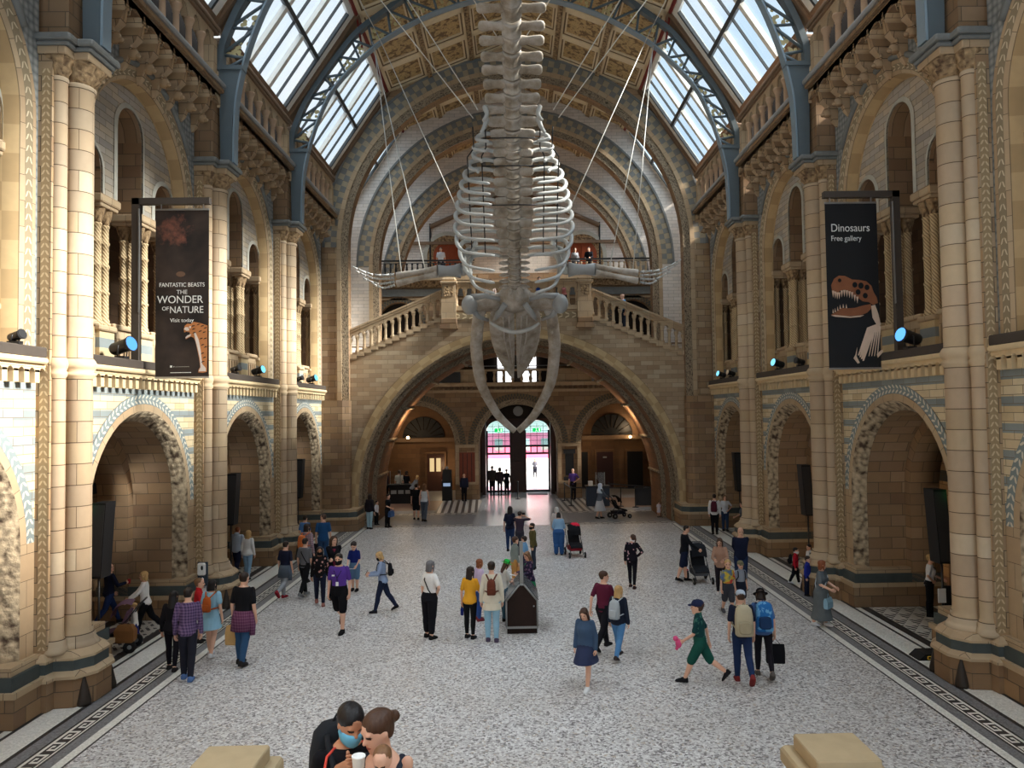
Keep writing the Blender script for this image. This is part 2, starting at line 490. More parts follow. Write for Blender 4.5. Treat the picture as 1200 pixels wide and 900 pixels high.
def tri_tiles():
    t = NT('black and white triangle tiles'); s = t.sep(t.geo())
    x = t.math('FRACT', t.math('DIVIDE', s[0], .36)); y = t.math('FRACT', t.math('DIVIDE', s[1], .5))
    k = t.math('FRACT', t.math('MULTIPLY', t.math('ADD', x, y), 2.0))
    on = t.math('LESS_THAN', k, .5)
    tri = t.math('LESS_THAN', x, y)
    c = t.mix(t.math('MULTIPLY', on, tri), lin((206, 204, 196)), lin((46, 44, 44)))
    return t.bsdf(c, .45)
M['tri'] = tri_tiles()
def crossband():
    t = NT('guilloche mosaic band'); s = t.sep(t.geo())
    a = t.math('SINE', t.math('MULTIPLY', s[0], 12.0)); b = t.math('SINE', t.math('MULTIPLY', s[1], 16.0))
    on = t.math('GREATER_THAN', t.math('MULTIPLY', a, b), .12)
    c = t.mix(on, lin((96, 90, 86)), lin((196, 192, 186)))
    return t.bsdf(c, .4)
M['guil'] = crossband()
def entrystripes():
    t = NT('striped entrance mosaic'); s = t.sep(t.geo())
    k = t.math('FRACT', t.math('ADD', t.math('DIVIDE', s[0], .34), t.math('MULTIPLY', s[1], .12)))
    c = t.mix(t.math('LESS_THAN', k, .45), lin((190, 184, 176)), lin((84, 76, 72)))
    return t.bsdf(c, .4)
M['estripe'] = entrystripes()
M['palew'] = blocks('pale sky-lit stone', [(246, 242, 230), (234, 228, 214), (240, 234, 218), (222, 218, 206)], .55, .17, msize=.006, mortar=(150, 144, 132), dirt=.12)  # skylight falling on the far stone is put into the colour
M['redstone'] = blocks('warm vault stone', [(150, 112, 76), (132, 98, 68), (142, 104, 68)], .5, .25)
M['leafd'] = chevron_leaf('diaper band', (150, 132, 104), (206, 190, 158), .3, .5, .2)
M['pave'] = mosaic('pavement', (200, 196, 190), .06, .8)
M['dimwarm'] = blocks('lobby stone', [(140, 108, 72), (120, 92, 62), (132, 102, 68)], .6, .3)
M['skywin'] = emit('window glow as daylight', (250, 250, 252), 2.2)  # pane emits in place of daylight from behind
M['tan'] = plain('tan stone', (184, 164, 130), .8, var=.16, scale=4.0)
M['boxglass'] = plain('dark glossy lid', (96, 104, 110), .12, var=.05, spec=.7)
M['kscreen'] = emit('kiosk screen', (150, 170, 200), .7)
M['lobglow'] = emit('door glass with added glow', (255, 220, 160), .7)  # glass given a glow of its own to look lit
# ------------------------------------------------------------------ the two long side walls
YP = [14.09, 20.66, 27.23]             # pier centres
YB = [10.805, 17.375, 23.945, 30.515]  # bay centres
SIDE = {-1: 'left', 1: 'right'}

def arc(cu, cz, R, n=24, foot=None):
    """points of an arch from right foot over the crown to left foot, (u,z)"""
    P = [(cu + R * cos(PI * i / n), cz + R * sin(PI * i / n)) for i in range(n + 1)]
    if foot is not None: P = [(cu + R, foot)] + P + [(cu - R, foot)]
    return P
def arclen(P):
    L = [0.0]
    for a, b in zip(P, P[1:]): L.append(L[-1] + math.hypot(b[0] - a[0], b[1] - a[1]))
    return L
def ring(mb, W, cu, cz, R0, R1, d0, d1, mi=0, foot=None, n=24, band=True):
    """surface between arch R0 at depth d0 and arch R1 at depth d1; v runs 0..1 over it"""
    A = arc(cu, cz, R0, n, foot); B = arc(cu, cz, R1, n, foot); L = arclen(B)
    h = 1.0 if band else math.hypot(R1 - R0, d1 - d0)
    rows = [[W(p[0], d0, p[1]) for p in A], [W(p[0], d1, p[1]) for p in B]]
    uvs = [[(l, 0.0) for l in L], [(l, h) for l in L]] if band else [[(0.0, l) for l in L], [(h, l) for l in L]]
    mb.grid(rows, uvs, mi, abs(d1 - d0) > abs(R1 - R0))
def holewall(mb, W, u0, u1, z0, z1, cu, cz, R, d, mi=0, foot=None, n=24):
    """upright face u0..u1 x z0..z1 at depth d with an arched opening cut out of it"""
    foot = z0 if foot is None else foot
    P = arc(cu, cz, R, n)
    def q(a, b, c, e):
        pts = [W(*p) for p in (a, b, c, e)]
        mb.face(pts, [(p[0], p[2]) for p in (a, b, c, e)], mi)
    if u1 > cu + R + 1e-4: q((cu + R, d, z0), (u1, d, z0), (u1, d, z1), (cu + R, d, z1))
    if u0 < cu - R - 1e-4: q((u0, d, z0), (cu - R, d, z0), (cu - R, d, z1), (u0, d, z1))
    for a, b in zip(P, P[1:]):
        if z1 > min(a[1], b[1]): q((b[0], d, b[1]), (a[0], d, a[1]), (a[0], d, max(z1, a[1])), (b[0], d, max(z1, b[1])))
    if foot > z0: q((cu - R, d, z0), (cu + R, d, z0), (cu + R, d, foot), (cu - R, d, foot))
def wbox(mb, W, u0, u1, d0, d1, z0, z1, mi=0, bev=0):
    a = W(u0, d0, z0); b = W(u1, d1, z1)
    mb.box(a[0], b[0], a[1], b[1], a[2], b[2], mi, bev)
def profile_wall(mb, W, us, bot, top, d0, d1, mi=0, mi2=0):
    """wall whose lower edge follows bot(u) and upper edge top(u); the lower edge is given a reveal d0..d1"""
    for a, b in zip(us, us[1:]):
        e = (b - a) * .001
        ba, bb, ta, tb = bot(a + e), bot(b - e), top(a + e), top(b - e)
        if ta > ba or tb > bb:
            mb.face([W(a, d0, ba), W(b, d0, bb), W(b, d0, max(tb, bb)), W(a, d0, max(ta, ba))], [(a, ba), (b, bb), (b, tb), (a, ta)], mi)
            mb.face([W(a, d1, ba), W(b, d1, bb), W(b, d1, max(tb, bb)), W(a, d1, max(ta, ba))], [(a, ba), (b, bb), (b, tb), (a, ta)], mi2)
        mb.face([W(a, d0, ba), W(b, d0, bb), W(b, d1, bb), W(a, d1, ba)], [(a, d0), (b, d0), (b, d1), (a, d1)], mi2)
    for a, b in zip(us[1:], us[1:]):
        lo, hi = bot(a - 1e-4), bot(a + 1e-4)
        if abs(lo - hi) > .02:
            mb.face([W(a, d0, lo), W(a, d0, hi), W(a, d1, hi), W(a, d1, lo)], [(d0, lo), (d0, hi), (d1, hi), (d1, lo)], mi2)

def ground_wall(s, yc):
    W = lambda u, d, z: (s * d, yc + u, z)
    org = (s * 8.5, yc, 0)
    mb = MB(); H = 2.665; cz = 2.87
    holewall(mb, W, -H, H, 0, 5.98, 0, cz, 2.65, 8.5, 0)
    ring(mb, W, 0, cz, 2.65, 2.43, 8.49, 8.49, 1)
    ring(mb, W, 0, cz, 2.43, 2.27, 8.485, 8.485, 2, None, 24, False)
    for sg in (-1, 1):          # plain jamb strip below the springing
        a, b = sorted((sg * 2.27, sg * 2.65))
        mb.face([W(a, 8.49, 0), W(b, 8.49, 0), W(b, 8.49, cz), W(a, 8.49, cz)], [(a, 0), (b, 0), (b, cz), (a, cz)], 2)
    ring(mb, W, 0, cz, 2.27, 2.05, 8.485, 8.78, 3, 0.0, 24, False)
    ring(mb, W, 0, cz, 2.05, 2.05, 8.78, 9.75, 4, 0.0, 24, False)
    ring(mb, W, 0, cz, 2.05, 1.8, 9.75, 9.75, 4, 0.0, 24, False)
    ring(mb, W, 0, cz, 1.8, 1.8, 9.75, 10.5, 4, 0.0, 24, False)
    holewall(mb, W, -3.285, 3.285, 0, 5.98, 0, cz, 1.8, 10.5, 4)
    o = struct(mb.build('wall_' + SIDE[s], [M['stripes'], M['leaf'], M['dressed'], M['carved'], M['brown']], org=org),
               'arched lower wall of the %s aisle with striped spandrels' % SIDE[s])
    # plinths of the jambs
    mb = MB()
    for sg in (-1, 1):
        for (a, b, d0, d1, z0, z1, mi) in ((1.78, 2.75, 8.26, 10.55, 0, .5, 0), (1.74, 2.78, 8.22, 10.58, .5, .6, 1), (1.8, 2.72, 8.3, 10.52, .6, .82, 2), (1.86, 2.7, 8.36, 10.5, .82, .96, 1)):
            wbox(mb, W, sg * a, sg * b, d0, d1, z0, z1, mi)
    mb.build('jamb_plinth', [M['brown'], M['dressed'], M['darkband']], o)
    # corbel table
    mb = MB(); n = 19; w = 2 * H / n
    for i in range(n):
        u0 = -H + i * w
        wbox(mb, W, u0, u0 + w * .46, 8.34, 8.5, 5.62, 5.84)
        cu = u0 + w * .73
        P = arc(cu, 5.8, w * .27, 6)
        for a, b in zip(P, P[1:]):
            mb.face([W(b[0], 8.34, b[1]), W(a[0], 8.34, a[1]), W(a[0], 8.34, 5.9), W(b[0], 8.34, 5.9)])
            mb.face([W(b[0], 8.34, b[1]), W(a[0], 8.34, a[1]), W(a[0], 8.5, a[1]), W(b[0], 8.5, b[1])])
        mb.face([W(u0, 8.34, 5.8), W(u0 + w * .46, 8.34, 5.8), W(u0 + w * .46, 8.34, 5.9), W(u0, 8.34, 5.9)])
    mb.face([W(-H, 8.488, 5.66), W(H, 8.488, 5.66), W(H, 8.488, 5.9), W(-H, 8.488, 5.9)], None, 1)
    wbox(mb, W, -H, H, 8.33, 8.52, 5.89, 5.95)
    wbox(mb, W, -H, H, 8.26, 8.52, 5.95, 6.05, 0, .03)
    mb.build('corbel_table', [M['cream2'], M['slot_shade']], o)
    mb = MB(); wbox(mb, W, -H, H, 8.3, 8.62, 6.05, 6.24, 0, .02)
    mb.build('cable_ledge', M['ledge'], o)
    return o

def aisle(s):
    """aisle behind the arches: outer wall, vault, cross responds"""
    W = lambda u, d, z: (s * d, u, z)
    mb = MB()
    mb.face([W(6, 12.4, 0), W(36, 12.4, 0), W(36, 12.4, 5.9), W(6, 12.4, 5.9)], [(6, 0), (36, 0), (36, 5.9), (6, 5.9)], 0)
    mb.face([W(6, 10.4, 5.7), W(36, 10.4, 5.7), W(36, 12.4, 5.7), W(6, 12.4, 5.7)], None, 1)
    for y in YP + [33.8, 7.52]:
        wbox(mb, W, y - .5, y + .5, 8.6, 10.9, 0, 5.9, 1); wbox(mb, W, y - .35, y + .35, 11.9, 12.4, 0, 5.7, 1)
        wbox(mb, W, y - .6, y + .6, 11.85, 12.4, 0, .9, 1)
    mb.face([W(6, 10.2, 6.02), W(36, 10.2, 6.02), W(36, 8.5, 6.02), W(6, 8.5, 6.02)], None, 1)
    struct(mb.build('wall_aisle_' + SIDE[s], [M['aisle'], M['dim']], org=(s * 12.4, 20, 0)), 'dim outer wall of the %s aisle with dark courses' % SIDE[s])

def gallery_wall(s, yc):
    W = lambda u, d, z: (s * d, yc + u, z)
    org = (s * 8.85, yc, 6.0); H = 2.665; cz = 10.25
    # front order with the big arch
    mb = MB()
    us = [-2.6 + 5.2 * i / 40 for i in range(41)]
    big = lambda u: cz + math.sqrt(max(0, 2.6 ** 2 - u * u))
    profile_wall(mb, W, [-H] + us + [H], lambda u: big(u) if abs(u) < 2.6 else 6.05, lambda u: 13.7, 8.5, 8.52, 0, 0)
    ring(mb, W, 0, cz, 2.6, 2.5, 8.49, 8.49, 1, 6.05, 32, False)
    ring(mb, W, 0, cz, 2.5, 2.36, 8.48, 8.52, 2, 6.05, 32)
    ring(mb, W, 0, cz, 2.36, 2.28, 8.52, 8.56, 1, 6.05, 32, False)
    ring(mb, W, 0, cz, 2.28, 2.22, 8.56, 8.86, 3, 6.05, 32, False)
    o = struct(mb.build('wall_' + SIDE[s] + '_gallery', [M['diaper'], M['dressed'], M['rope'], M['vousgold']], org=org), 'gallery wall with great round arch on the %s side' % SIDE[s])
    mb = MB()
    A = [W(u, 8.47, z) for u, z in arc(0, cz, 2.66, 32) if z > 11.72]
    mb.tube(A, .07, 8)
    mb.build('hood_moulding', M['slate'], o)
    # tympanum pierced by three openings
    mb = MB()
    def bot(u):
        a = abs(u)
        if a < .575: return 11.45 + math.sqrt(max(0, .575 ** 2 - a * a))
        if 1.18 < a < 2.22: return 10.23 + math.sqrt(max(0, .52 ** 2 - (a - 1.7) ** 2))
        return 9.75
    us = sorted(set([round(x, 4) for x in [-2.22, 2.22, -.575, .575, -1.18, 1.18] + [-.575 + 1.15 * i / 14 for i in range(15)] +
                     [q * (1.18 + 1.04 * i / 12) for i in range(13) for q in (-1, 1)]]))
    profile_wall(mb, W, us, bot, lambda u: cz + math.sqrt(max(0, 2.24 ** 2 - u * u)), 8.86, 9.5, 0, 1)
    for cu, c2, R in ((0, 11.45, .575), (-1.7, 10.23, .52), (1.7, 10.23, .52)):
        ring(mb, W, cu, c2, R + .11, R, 8.84, 8.82, 2, 9.75, 16, False)
    mb.build('tympanum', [M['pale'], M['brown'], M['palerim']], o)
    # parapet between the pillars with small slots
    mb = MB()
    for c, hw in ((0, .56), (-1.7, .5), (1.7, .5)):
        us = []
        k = 5; w = 2 * hw / k
        for i in range(k): us += [c - hw + i * w, c - hw + i * w + w * .3, c - hw + i * w + w * .5, c - hw + i * w + w * .7]
        us.append(c + hw)
        def b2(u, c=c, hw=hw, w=w):
            f = ((u - c + hw) / w) % 1
            return 6.78 - abs(f - .5) * .5 if .3 < f < .7 else 6.05
        profile_wall(mb, W, us, b2, lambda u: 6.95, 8.95, 9.05, 0, 0)
        wbox(mb, W, c - hw, c + hw, 8.88, 9.12, 6.95, 7.06, 0, .03)
        wbox(mb, W, c - hw, c + hw, 8.86, 9.1, 6.05, 6.3, 0)
    mb.build('parapet', [M['dressed']], o)
    return o

def gallery_back(s):
    W = lambda u, d, z: (s * d, u, z)
    mb = MB()
    mb.face([W(6, 11.9, 6), W(34, 11.9, 6), W(34, 11.9, 13), W(6, 11.9, 13)], [(6, 6), (34, 6), (34, 13), (6, 13)], 0)
    mb.face([W(6, 8.6, 12.95), W(34, 8.6, 12.95), W(34, 12, 12.95), W(6, 12, 12.95)], None, 0)
    mb.face([W(6, 8.6, 6.04), W(34, 8.6, 6.04), W(34, 12, 6.04), W(6, 12, 6.04)], None, 0)
    wbox(mb, W, 33.3, 33.7, 8.6, 12, 6.04, 12.95, 0)
    if s > 0: mb.face([W(19.9, 11.86, 7.2), W(20.35, 11.86, 7.2), W(20.35, 11.86, 9.4), W(19.9, 11.86, 9.4)], None, 1)
    for y in YP: wbox(mb, W, y - .5, y + .5, 8.7, 9.9, 6.04, 12.9, 0)
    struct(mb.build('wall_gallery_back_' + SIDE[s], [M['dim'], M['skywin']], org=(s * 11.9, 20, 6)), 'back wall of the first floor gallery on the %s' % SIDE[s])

def pillar(s, half=False):
    """twin colonnettes carrying the gallery arches, local origin at the foot"""
    t = thing('gallery_pillar', 'x', 'pillar')
    w = .3; dx = [(-.15, -.16), (.15, -.16), (-.15, .16), (.15, .16)]
    if half: w = .22; dx = [(0, -.16), (0, .16)]
    O = (0, 0, 0)
    mb = MB()
    mb.box(-.34, .34, -w - .03, w + .03, 0, .1, 1, .02); mb.box(-.31, .31, -w, w, .1, .72, 0)
    mb.box(-.36, .36, -w - .05, w + .05, .72, .84, 1, .03)
    mb.build('plinth', [M['bandplinth'], M['dressed']], t, O)
    for (v, d) in dx:
        mb = MB()
        mb.lathe([(.13, .84), (.135, .9), (.11, .93), (.115, .97), (.095, 1.0), (.09, 1.5), (.09, 1.52), (.11, 1.54), (.11, 1.58), (.09, 1.6), (.09, 2.1), (.11, 2.12), (.11, 2.16), (.09, 2.18),
                  (.088, 2.6), (.108, 2.62), (.108, 2.66), (.088, 2.68), (.088, 2.98), (.105, 3.0), (.1, 3.04)], (d, v, 0), 12)
        co_ = mb.build('colonnette', M['spiral'], t, O)
        mb = MB(); mb.lathe([(.09, 3.04), (.1, 3.1), (.15, 3.25), (.17, 3.34), (.17, 3.36)], (d, v, 0), 10)
        mb.build('capital', M['capstone'], co_, O)
    mb = MB(); mb.box(-.36, .36, -w - .06, w + .06, 3.36, 3.44, 0, .02); mb.box(-.4, .4, -w - .1, w + .1, 3.44, 3.62, 0, .03)
    mb.build('abacus', M['dressed'], t, O)
    return t

def pier(s):
    """clustered pier, local origin on the floor under the main shaft; +x points into the wall"""
    t = thing('stone_pier', 'x', 'pier')
    O = (0, 0, 0); g = lambda d: s * (d - 8.14)
    def plan(o, y=0):
        P = [(7.62 - o, .26 + o * .4), (7.84 - o, .56 + o), (8.16 - o, .6 + o), (8.18 - o, .78 + o), (8.36 - o, .8 + o), (8.9, .8 + o)]
        P = P + [(a, -b) for a, b in reversed(P)]
        return [(g(a), b) for a, b in P]
    mb = MB()
    for (z0, z1, o0, o1, mi) in ((0, .5, 0, 0, 0), (.5, .55, .05, .05, 1), (.55, .62, .05, -.03, 1), (.62, .8, -.04, -.04, 2), (.8, .84, -.02, -.02, 1), (.84, .94, -.02, -.12, 1)):
        mb.loft([[(p[0], p[1], z0) for p in plan(o0)], [(p[0], p[1], z1) for p in plan(o1)]], True, mi, False)
    mb.build('plinth', [M['brown'], M['dressed'], M['darkband']], t, O)
    for sg in (-1, 1):      # polished broach on each chamfer
        mb = MB(); c = (g(7.7), sg * .44)
        a = math.atan2(sg * .24, g(7.62))
        mb.lathe([(.12, 0), (.125, .05), (.07, .3), (.02, .5), (.005, .52)], (g(7.74), sg * .42, 0), 8)
        mb.build('corner_spur', M['spur'], t, O)
    mb = MB(); mb.box(g(8.26), g(8.95), -.62, .62, .9, 11.45)
    mb.build('pilaster_core', M['buff'], t, O)
    mb = MB()
    for sg in (-1, 1):      # zigzag strips on the flanks
        y = sg * .625
        mb.grid([[(g(8.28), y, 1.0), (g(8.28), y, 11.2)], [(g(8.44), y, 1.0), (g(8.44), y, 11.2)]], [[(0, 0), (10.2, 0)], [(0, 1), (10.2, 1)]], 0, False)
    mb.build('zigzag_strip', M['zigzag'], t, O)
    rb = [(.38, .9), (.4, .95), (.36, 1.02), (.33, 1.05), (.34, 1.1), (.262, 1.18)]
    def shaft(name, d, y, k, mat):
        mb = MB()
        prof = [(r * k, z) for r, z in rb] + [(.258 * k, 1.3), (.258 * k, 5.72), (.30 * k, 5.76), (.31 * k, 5.81), (.27 * k, 5.85), (.31 * k, 5.9), (.335 * k, 5.97), (.3 * k, 6.04), (.256 * k, 6.1), (.256 * k, 11.0), (.29 * k, 11.05), (.29 * k, 11.09), (.25 * k, 11.12)]
        mb.lathe(prof, (g(d), y, 0), 24)
        return mb.build(name, mat, t, O)
    ms = shaft('main_shaft', 8.14, 0, 1.0, M['drum'])
    ss = {sg: shaft('side_shaft', 8.24, sg * .43, .52, M['drum']) for sg in (-1, 1)}
    def cap(d, y, k, par):
        mb = MB()
        def sq(r, z, c): 
            return [(g(d) + r * (abs(cos(q)) ** c) * (1 if cos(q) > 0 else -1), y + r * (abs(sin(q)) ** c) * (1 if sin(q) > 0 else -1), z) for q in [2 * PI * j / 24 + .001 for j in range(24)]]
        mb.loft([sq(.25 * k, 11.1, 1), sq(.27 * k, 11.18, 1), sq(.34 * k, 11.26, .9), sq(.32 * k, 11.32, .9), sq(.4 * k, 11.42, .7), sq(.4 * k, 11.46, .5)], True, 0, True)
        mb.build('capital', M['capstone'], par, O)
    cap(8.14, 0, 1.0, ms)
    for sg in (-1, 1): cap(8.24, sg * .43, .55, ss[sg])
    mb = MB()
    mb.box(g(7.74), g(8.9), -.4, .4, 11.46, 11.6, 0, .02); mb.box(g(8.0), g(8.9), -.66, .66, 11.46, 11.6, 0, .02)
    mb.build('abacus', M['dressed'], t, O)
    mb = MB()
    for (o, z0, z1) in ((0, 11.6, 11.68), (.06, 11.68, 11.8)):
        mb.box(g(7.68 - o), g(8.9), -.44 - o, .44 + o, z0, z1, 0, .03); mb.box(g(7.94 - o), g(8.9), -.7 - o, .7 + o, z0, z1, 0, .03)
    mb.build('string_course', M['slate'], t, O)
    mb = MB(); mb.box(g(8.08), g(8.9), -.44, .44, 11.8, 13.55); mb.box(g(8.02), g(8.9), -.5, .5, 13.4, 13.6)
    mb.build('upper_pilaster', M['brown'], t, O)
    return t

def corbel(s):
    """one bracket of the machicolated cornice with its beast-head knob, origin on the wall face"""
    t = thing('carved_corbel', 'x', 'corbel'); O = (0, 0, 0)
    X = lambda d: s * (d - 8.5)
    mb = MB()
    def r(d, z, w, h): return [(X(d + h), -w, z - .02), (X(d - h), -w, z), (X(d - h), w, z), (X(d + h), w, z - .02)]
    sec = [(8.48, -.98, .03, .02), (8.44, -.86, .07, .06), (8.42, -.72, .08, .09), (8.38, -.6, .09, .12), (8.36, -.45, .085, .14), (8.32, -.36, .1, .18), (8.3, -.3, .13, .2), (8.28, -.24, .1, .2), (8.26, -.02, .09, .22), (8.24, .0, .12, .24), (8.24, .1, .12, .24)]
    mb.loft([r(*q) for q in sec], True, 0, False)
    mb.build('bracket', M['buff'], t, O)
    mb = MB(); mb.ell((X(8.24), 0, -.62), (.13, .11, .13), 10, 7); mb.ell((X(8.14), 0, -.67), (.08, .07, .06), 8, 6)
    for sg in (-1, 1): mb.ell((X(8.24), sg * .11, -.5), (.04, .05, .07), 6, 5)
    mb.build('beast_head', M['buff'], t, O)
    mb = MB()
    # trefoil arch to the next bracket
    w = .36
    P = [(w * cos(PI * i / 12), -.04 + .36 * sin(PI * i / 12)) for i in range(13)]
    P2 = [(w * .7 * cos(PI * i / 12), -.12 + .3 * sin(PI * i / 12)) for i in range(13)]
    c = .36
    mb.grid([[(X(8.0), c + p[0], p[1] * .8) for p in P2], [(X(8.0), c + w * 1.0 * math.copysign(min(1, abs(p[0]) / (w * .7)), p[0]), .24) for p in P2]], None, 0, False)
    mb.box(X(8.0), X(8.46), c - .36, c + .36, .2, .26)
    mb.grid([[(X(8.0), c + p[0], p[1] * .8) for p in P2], [(X(8.46), c + p[0], p[1] * .8) for p in P2]], None, 0, True)
    mb.build('trefoil_arch', M['dressed'], t, O)
    return t

def cornice(s, yc):
    W = lambda u, d, z: (s * d, yc + u, z); H = 3.285
    mb = MB()
    wbox(mb, W, -H, H, 8.0, 8.6, 13.62, 13.72, 0); wbox(mb, W, -H, H, 7.9, 8.6, 13.72, 13.84, 0, .03); wbox(mb, W, -H, H, 7.84, 8.6, 13.84, 13.97, 1, .04)
    wbox(mb, W, -2.8, 2.8, 8.0, 8.5, 13.5, 13.62, 0)
    return struct(mb.build('trim_cornice_' + SIDE[s], [M['brown'], M['leadgrey']], org=(s * 8.2, yc, 13.7)), 'grey topped cornice over the carved corbels')

def arcade(s):
    """open arcade of stubby colonnettes between cornice and skylight; origin at the middle of its foot"""
    t = thing('clerestory_arcade', 'x', 'arcade'); O = (0, 0, 0)
    X = lambda d: s * (d - 8.15)
    n = 8; H = 2.85; w = 2 * H / n
    for i in range(n + 1):
        y = -H + i * w
        mb = MB()
        if i in (0, n): mb.box(X(8.02), X(8.3), y - .12, y + .12, 0, 1.1)
        else:
            mb.lathe([(.12, 0), (.12, .05), (.085, .1), (.075, .16), (.072, .68), (.09, .7), (.08, .73), (.13, .86), (.14, .88), (.14, .92), (.11, .92)], (X(8.12), y, 0), 10)
        mb.build('colonnette', M['shaftpink'] if 0 < i < n else M['dressed'], t, O)
    mb = MB()
    def bot(u):
        f = ((u + H) / w) % 1
        return .92 + math.sqrt(max(0, .23 ** 2 - ((f - .5) * w) ** 2)) * 1.15 if abs(f - .5) * w < .23 else .92
    us = []
    for i in range(n):
        c = -H + (i + .5) * w
        us += [c - w / 2, c - .2301] + [c + .23 * (k / 4 - 1) for k in range(1, 8)] + [c + .2301]
    us.append(H)
    W = lambda u, d, z: (X(d), u, z)
    profile_wall(mb, W, us, bot, lambda u: 1.3, 8.06, 8.26, 0, 0)
    mb.build('arch_panel', M['dressed'], t, O)
    mb = MB(); mb.box(X(7.98), X(8.36), -3.05, 3.05, 1.28, 1.36, 0, .02); mb.box(X(7.93), X(8.4), -3.05, 3.05, 1.36, 1.48, 0, .03)
    mb.build('top_rail', M['timberd'], t, O)
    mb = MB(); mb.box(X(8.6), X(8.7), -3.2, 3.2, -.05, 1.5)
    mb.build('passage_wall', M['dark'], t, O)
    return t

M['cream2'] = plain('cream corbel stone', (216, 192, 152), .85, var=.15)
M['slot_shade'] = plain('painted slot shade', (120, 92, 62), .9)  # darker brown stands in for shade inside the corbel slots
M['ledge'] = plain('dark cable ledge', (74, 66, 60), .7)
M['palerim'] = plain('pale grey arch rim', (186, 184, 172), .85, var=.18)
M['leadgrey'] = plain('grey lead capping', (150, 150, 148), .6)
M['shaftpink'] = plain('pinkish shaft stone', (186, 156, 128), .8, var=.15)
M['dark'] = plain('near-black painted shade', (46, 38, 32), .9)  # near-black colour stands in for shade in passages and recesses
def bandplinth():
    t = NT('banded pillar plinth'); s = t.sep(t.uv())
    k = t.math('FRACT', t.math('DIVIDE', t.math('ADD', s[1], .06), .42))
    c = t.mix(t.math('LESS_THAN', k, .5), lin((216, 194, 152)), lin((142, 152, 154)))
    n = t.noise(t.uv(), 5.0)
    return t.bsdf(t.mix(t.math('MULTIPLY', n.outputs['Fac'], .3), c, lin((110, 96, 78))), .85)
M['bandplinth'] = bandplinth()
def spiral():
    t = NT('spiral carved shaft'); s = t.sep(t.uv())
    k = t.math('FRACT', t.math('ADD', t.math('DIVIDE', s[0], .11), t.math('DIVIDE', s[1], .085)))
    h = t.math('ABSOLUTE', t.math('SUBTRACT', k, .5))
    c = t.ramp(h, [(.08, lin((150, 124, 92))), (.3, lin((214, 190, 150)))])
    return t.bsdf(c, .85, bump=h, bstr=.6, bdist=.03)
M['spiral'] = spiral()

ORD = ['nearest', 'second', 'third', 'farthest']
for s in (-1, 1):
    aisle(s); gallery_back(s)
    for fn in (ground_wall, gallery_wall, cornice):
        p = fn(s, YB[0])
        for y in YB[1:]:
            c = copy_tree(p); c.location.y += y - YB[0]
    pp = pier(s); pp.location = (s * 8.14, YP[0], 0)
    for i, y in enumerate(YP):
        o = pp if i == 0 else copy_tree(pp)
        o.location = (s * 8.14, y, 0); o['group'] = 'clustered piers of the ' + SIDE[s] + ' wall'
        o['label'] = ['nearest', 'middle', 'farthest'][i] + ' tall clustered stone pier along the ' + SIDE[s] + ' wall'
    full = pillar(s); halfp = pillar(s, True)
    nf = nh = 0
    for b, y in enumerate(YB):
        for u, hf in ((-.88, 0), (.88, 0), (-2.44, 1), (2.44, 1)):
            if b == 0 and u < 0: continue
            if hf: o = halfp if nh == 0 else copy_tree(halfp); nh += 1
            else: o = full if nf == 0 else copy_tree(full); nf += 1
            o.location = (s * 9.18, y + u, 6.13)
            o['group'] = 'gallery pillars on the ' + SIDE[s]
            if hf: o['label'] = 'paired spiral colonnettes against the %s pier of the %s %s gallery arch' % ('near' if u < 0 else 'far', ORD[b], SIDE[s])
            else: o['label'] = 'free-standing pillar of four spiral colonnettes, %s side of the %s %s gallery arch' % ('near' if u < 0 else 'far', ORD[b], SIDE[s])
    cp = corbel(s); k = 0
    for b, y in enumerate(YB):
        if b == 0: continue        # above the frame
        for i in range(8):
            o = cp if k == 0 else copy_tree(cp); k += 1
            o.location = (s * 8.5, y - 2.52 + i * .72, 13.42)
            o['group'] = 'carved corbels on the ' + SIDE[s]
            o['label'] = '%s carved beast-head corbel from the camera above the %s %s gallery arch' % (['first', 'second', 'third', 'fourth', 'fifth', 'sixth', 'seventh', 'eighth'][i], ORD[b], SIDE[s])
    ar = arcade(s)
    for b, y in enumerate(YB):
        if b == 0: continue
        o = ar if b == 1 else copy_tree(ar)
        o.location = (s * 8.15, y, 13.97); o['group'] = 'clerestory arcades on the ' + SIDE[s]
        o['label'] = '%s row of stubby colonnettes under the %s skylight' % (ORD[b], SIDE[s])
# ------------------------------------------------------------------ roof
EA, EB, RD = (8.2, 15.62), (5.66, 19.4), (0.0, 21.62)
def roofz(x):
    a = abs(x)
    if a >= EB[0]: return EB[1] + (EA[1] - EB[1]) * (a - EB[0]) / (EA[0] - EB[0])
    return RD[1] + (EB[1] - RD[1]) * a / EB[0]
def slope(s, P, Q):
    d = Vector((s * (Q[0] - P[0]), 0, Q[1] - P[1])); L = d.length; d.normalize()
    nrm = d.cross(Vector((0, 1, 0))); 
    if nrm.z > 0: nrm = -nrm
    return (lambda y, t, h: Vector((s * P[0], y, P[1])) + d * t + nrm * h), L
def sbox(mb, F, y0, y1, t0, t1, h0, h1, mi=0):
    p = [F(y, t, h) for h in (h0, h1) for (y, t) in ((y0, t0), (y1, t0), (y1, t1), (y0, t1))]
    b = len(mb.v); mb.v.extend([tuple(q) for q in p])
    for q in ((3, 2, 1, 0), (4, 5, 6, 7), (0, 1, 5, 4), (1, 2, 6, 5), (2, 3, 7, 6), (3, 0, 4, 7)):
        mb.f.append([b + i for i in q]); mb.mi.append(mi); mb.sm.append(False)
        i0, i1, i2, i3 = q
        mb.uv.append([((y0, y1, y1, y0)[i % 4], (t0, t0, t1, t1)[i % 4] + .01 * (i // 4)) for i in q])
wn = 0
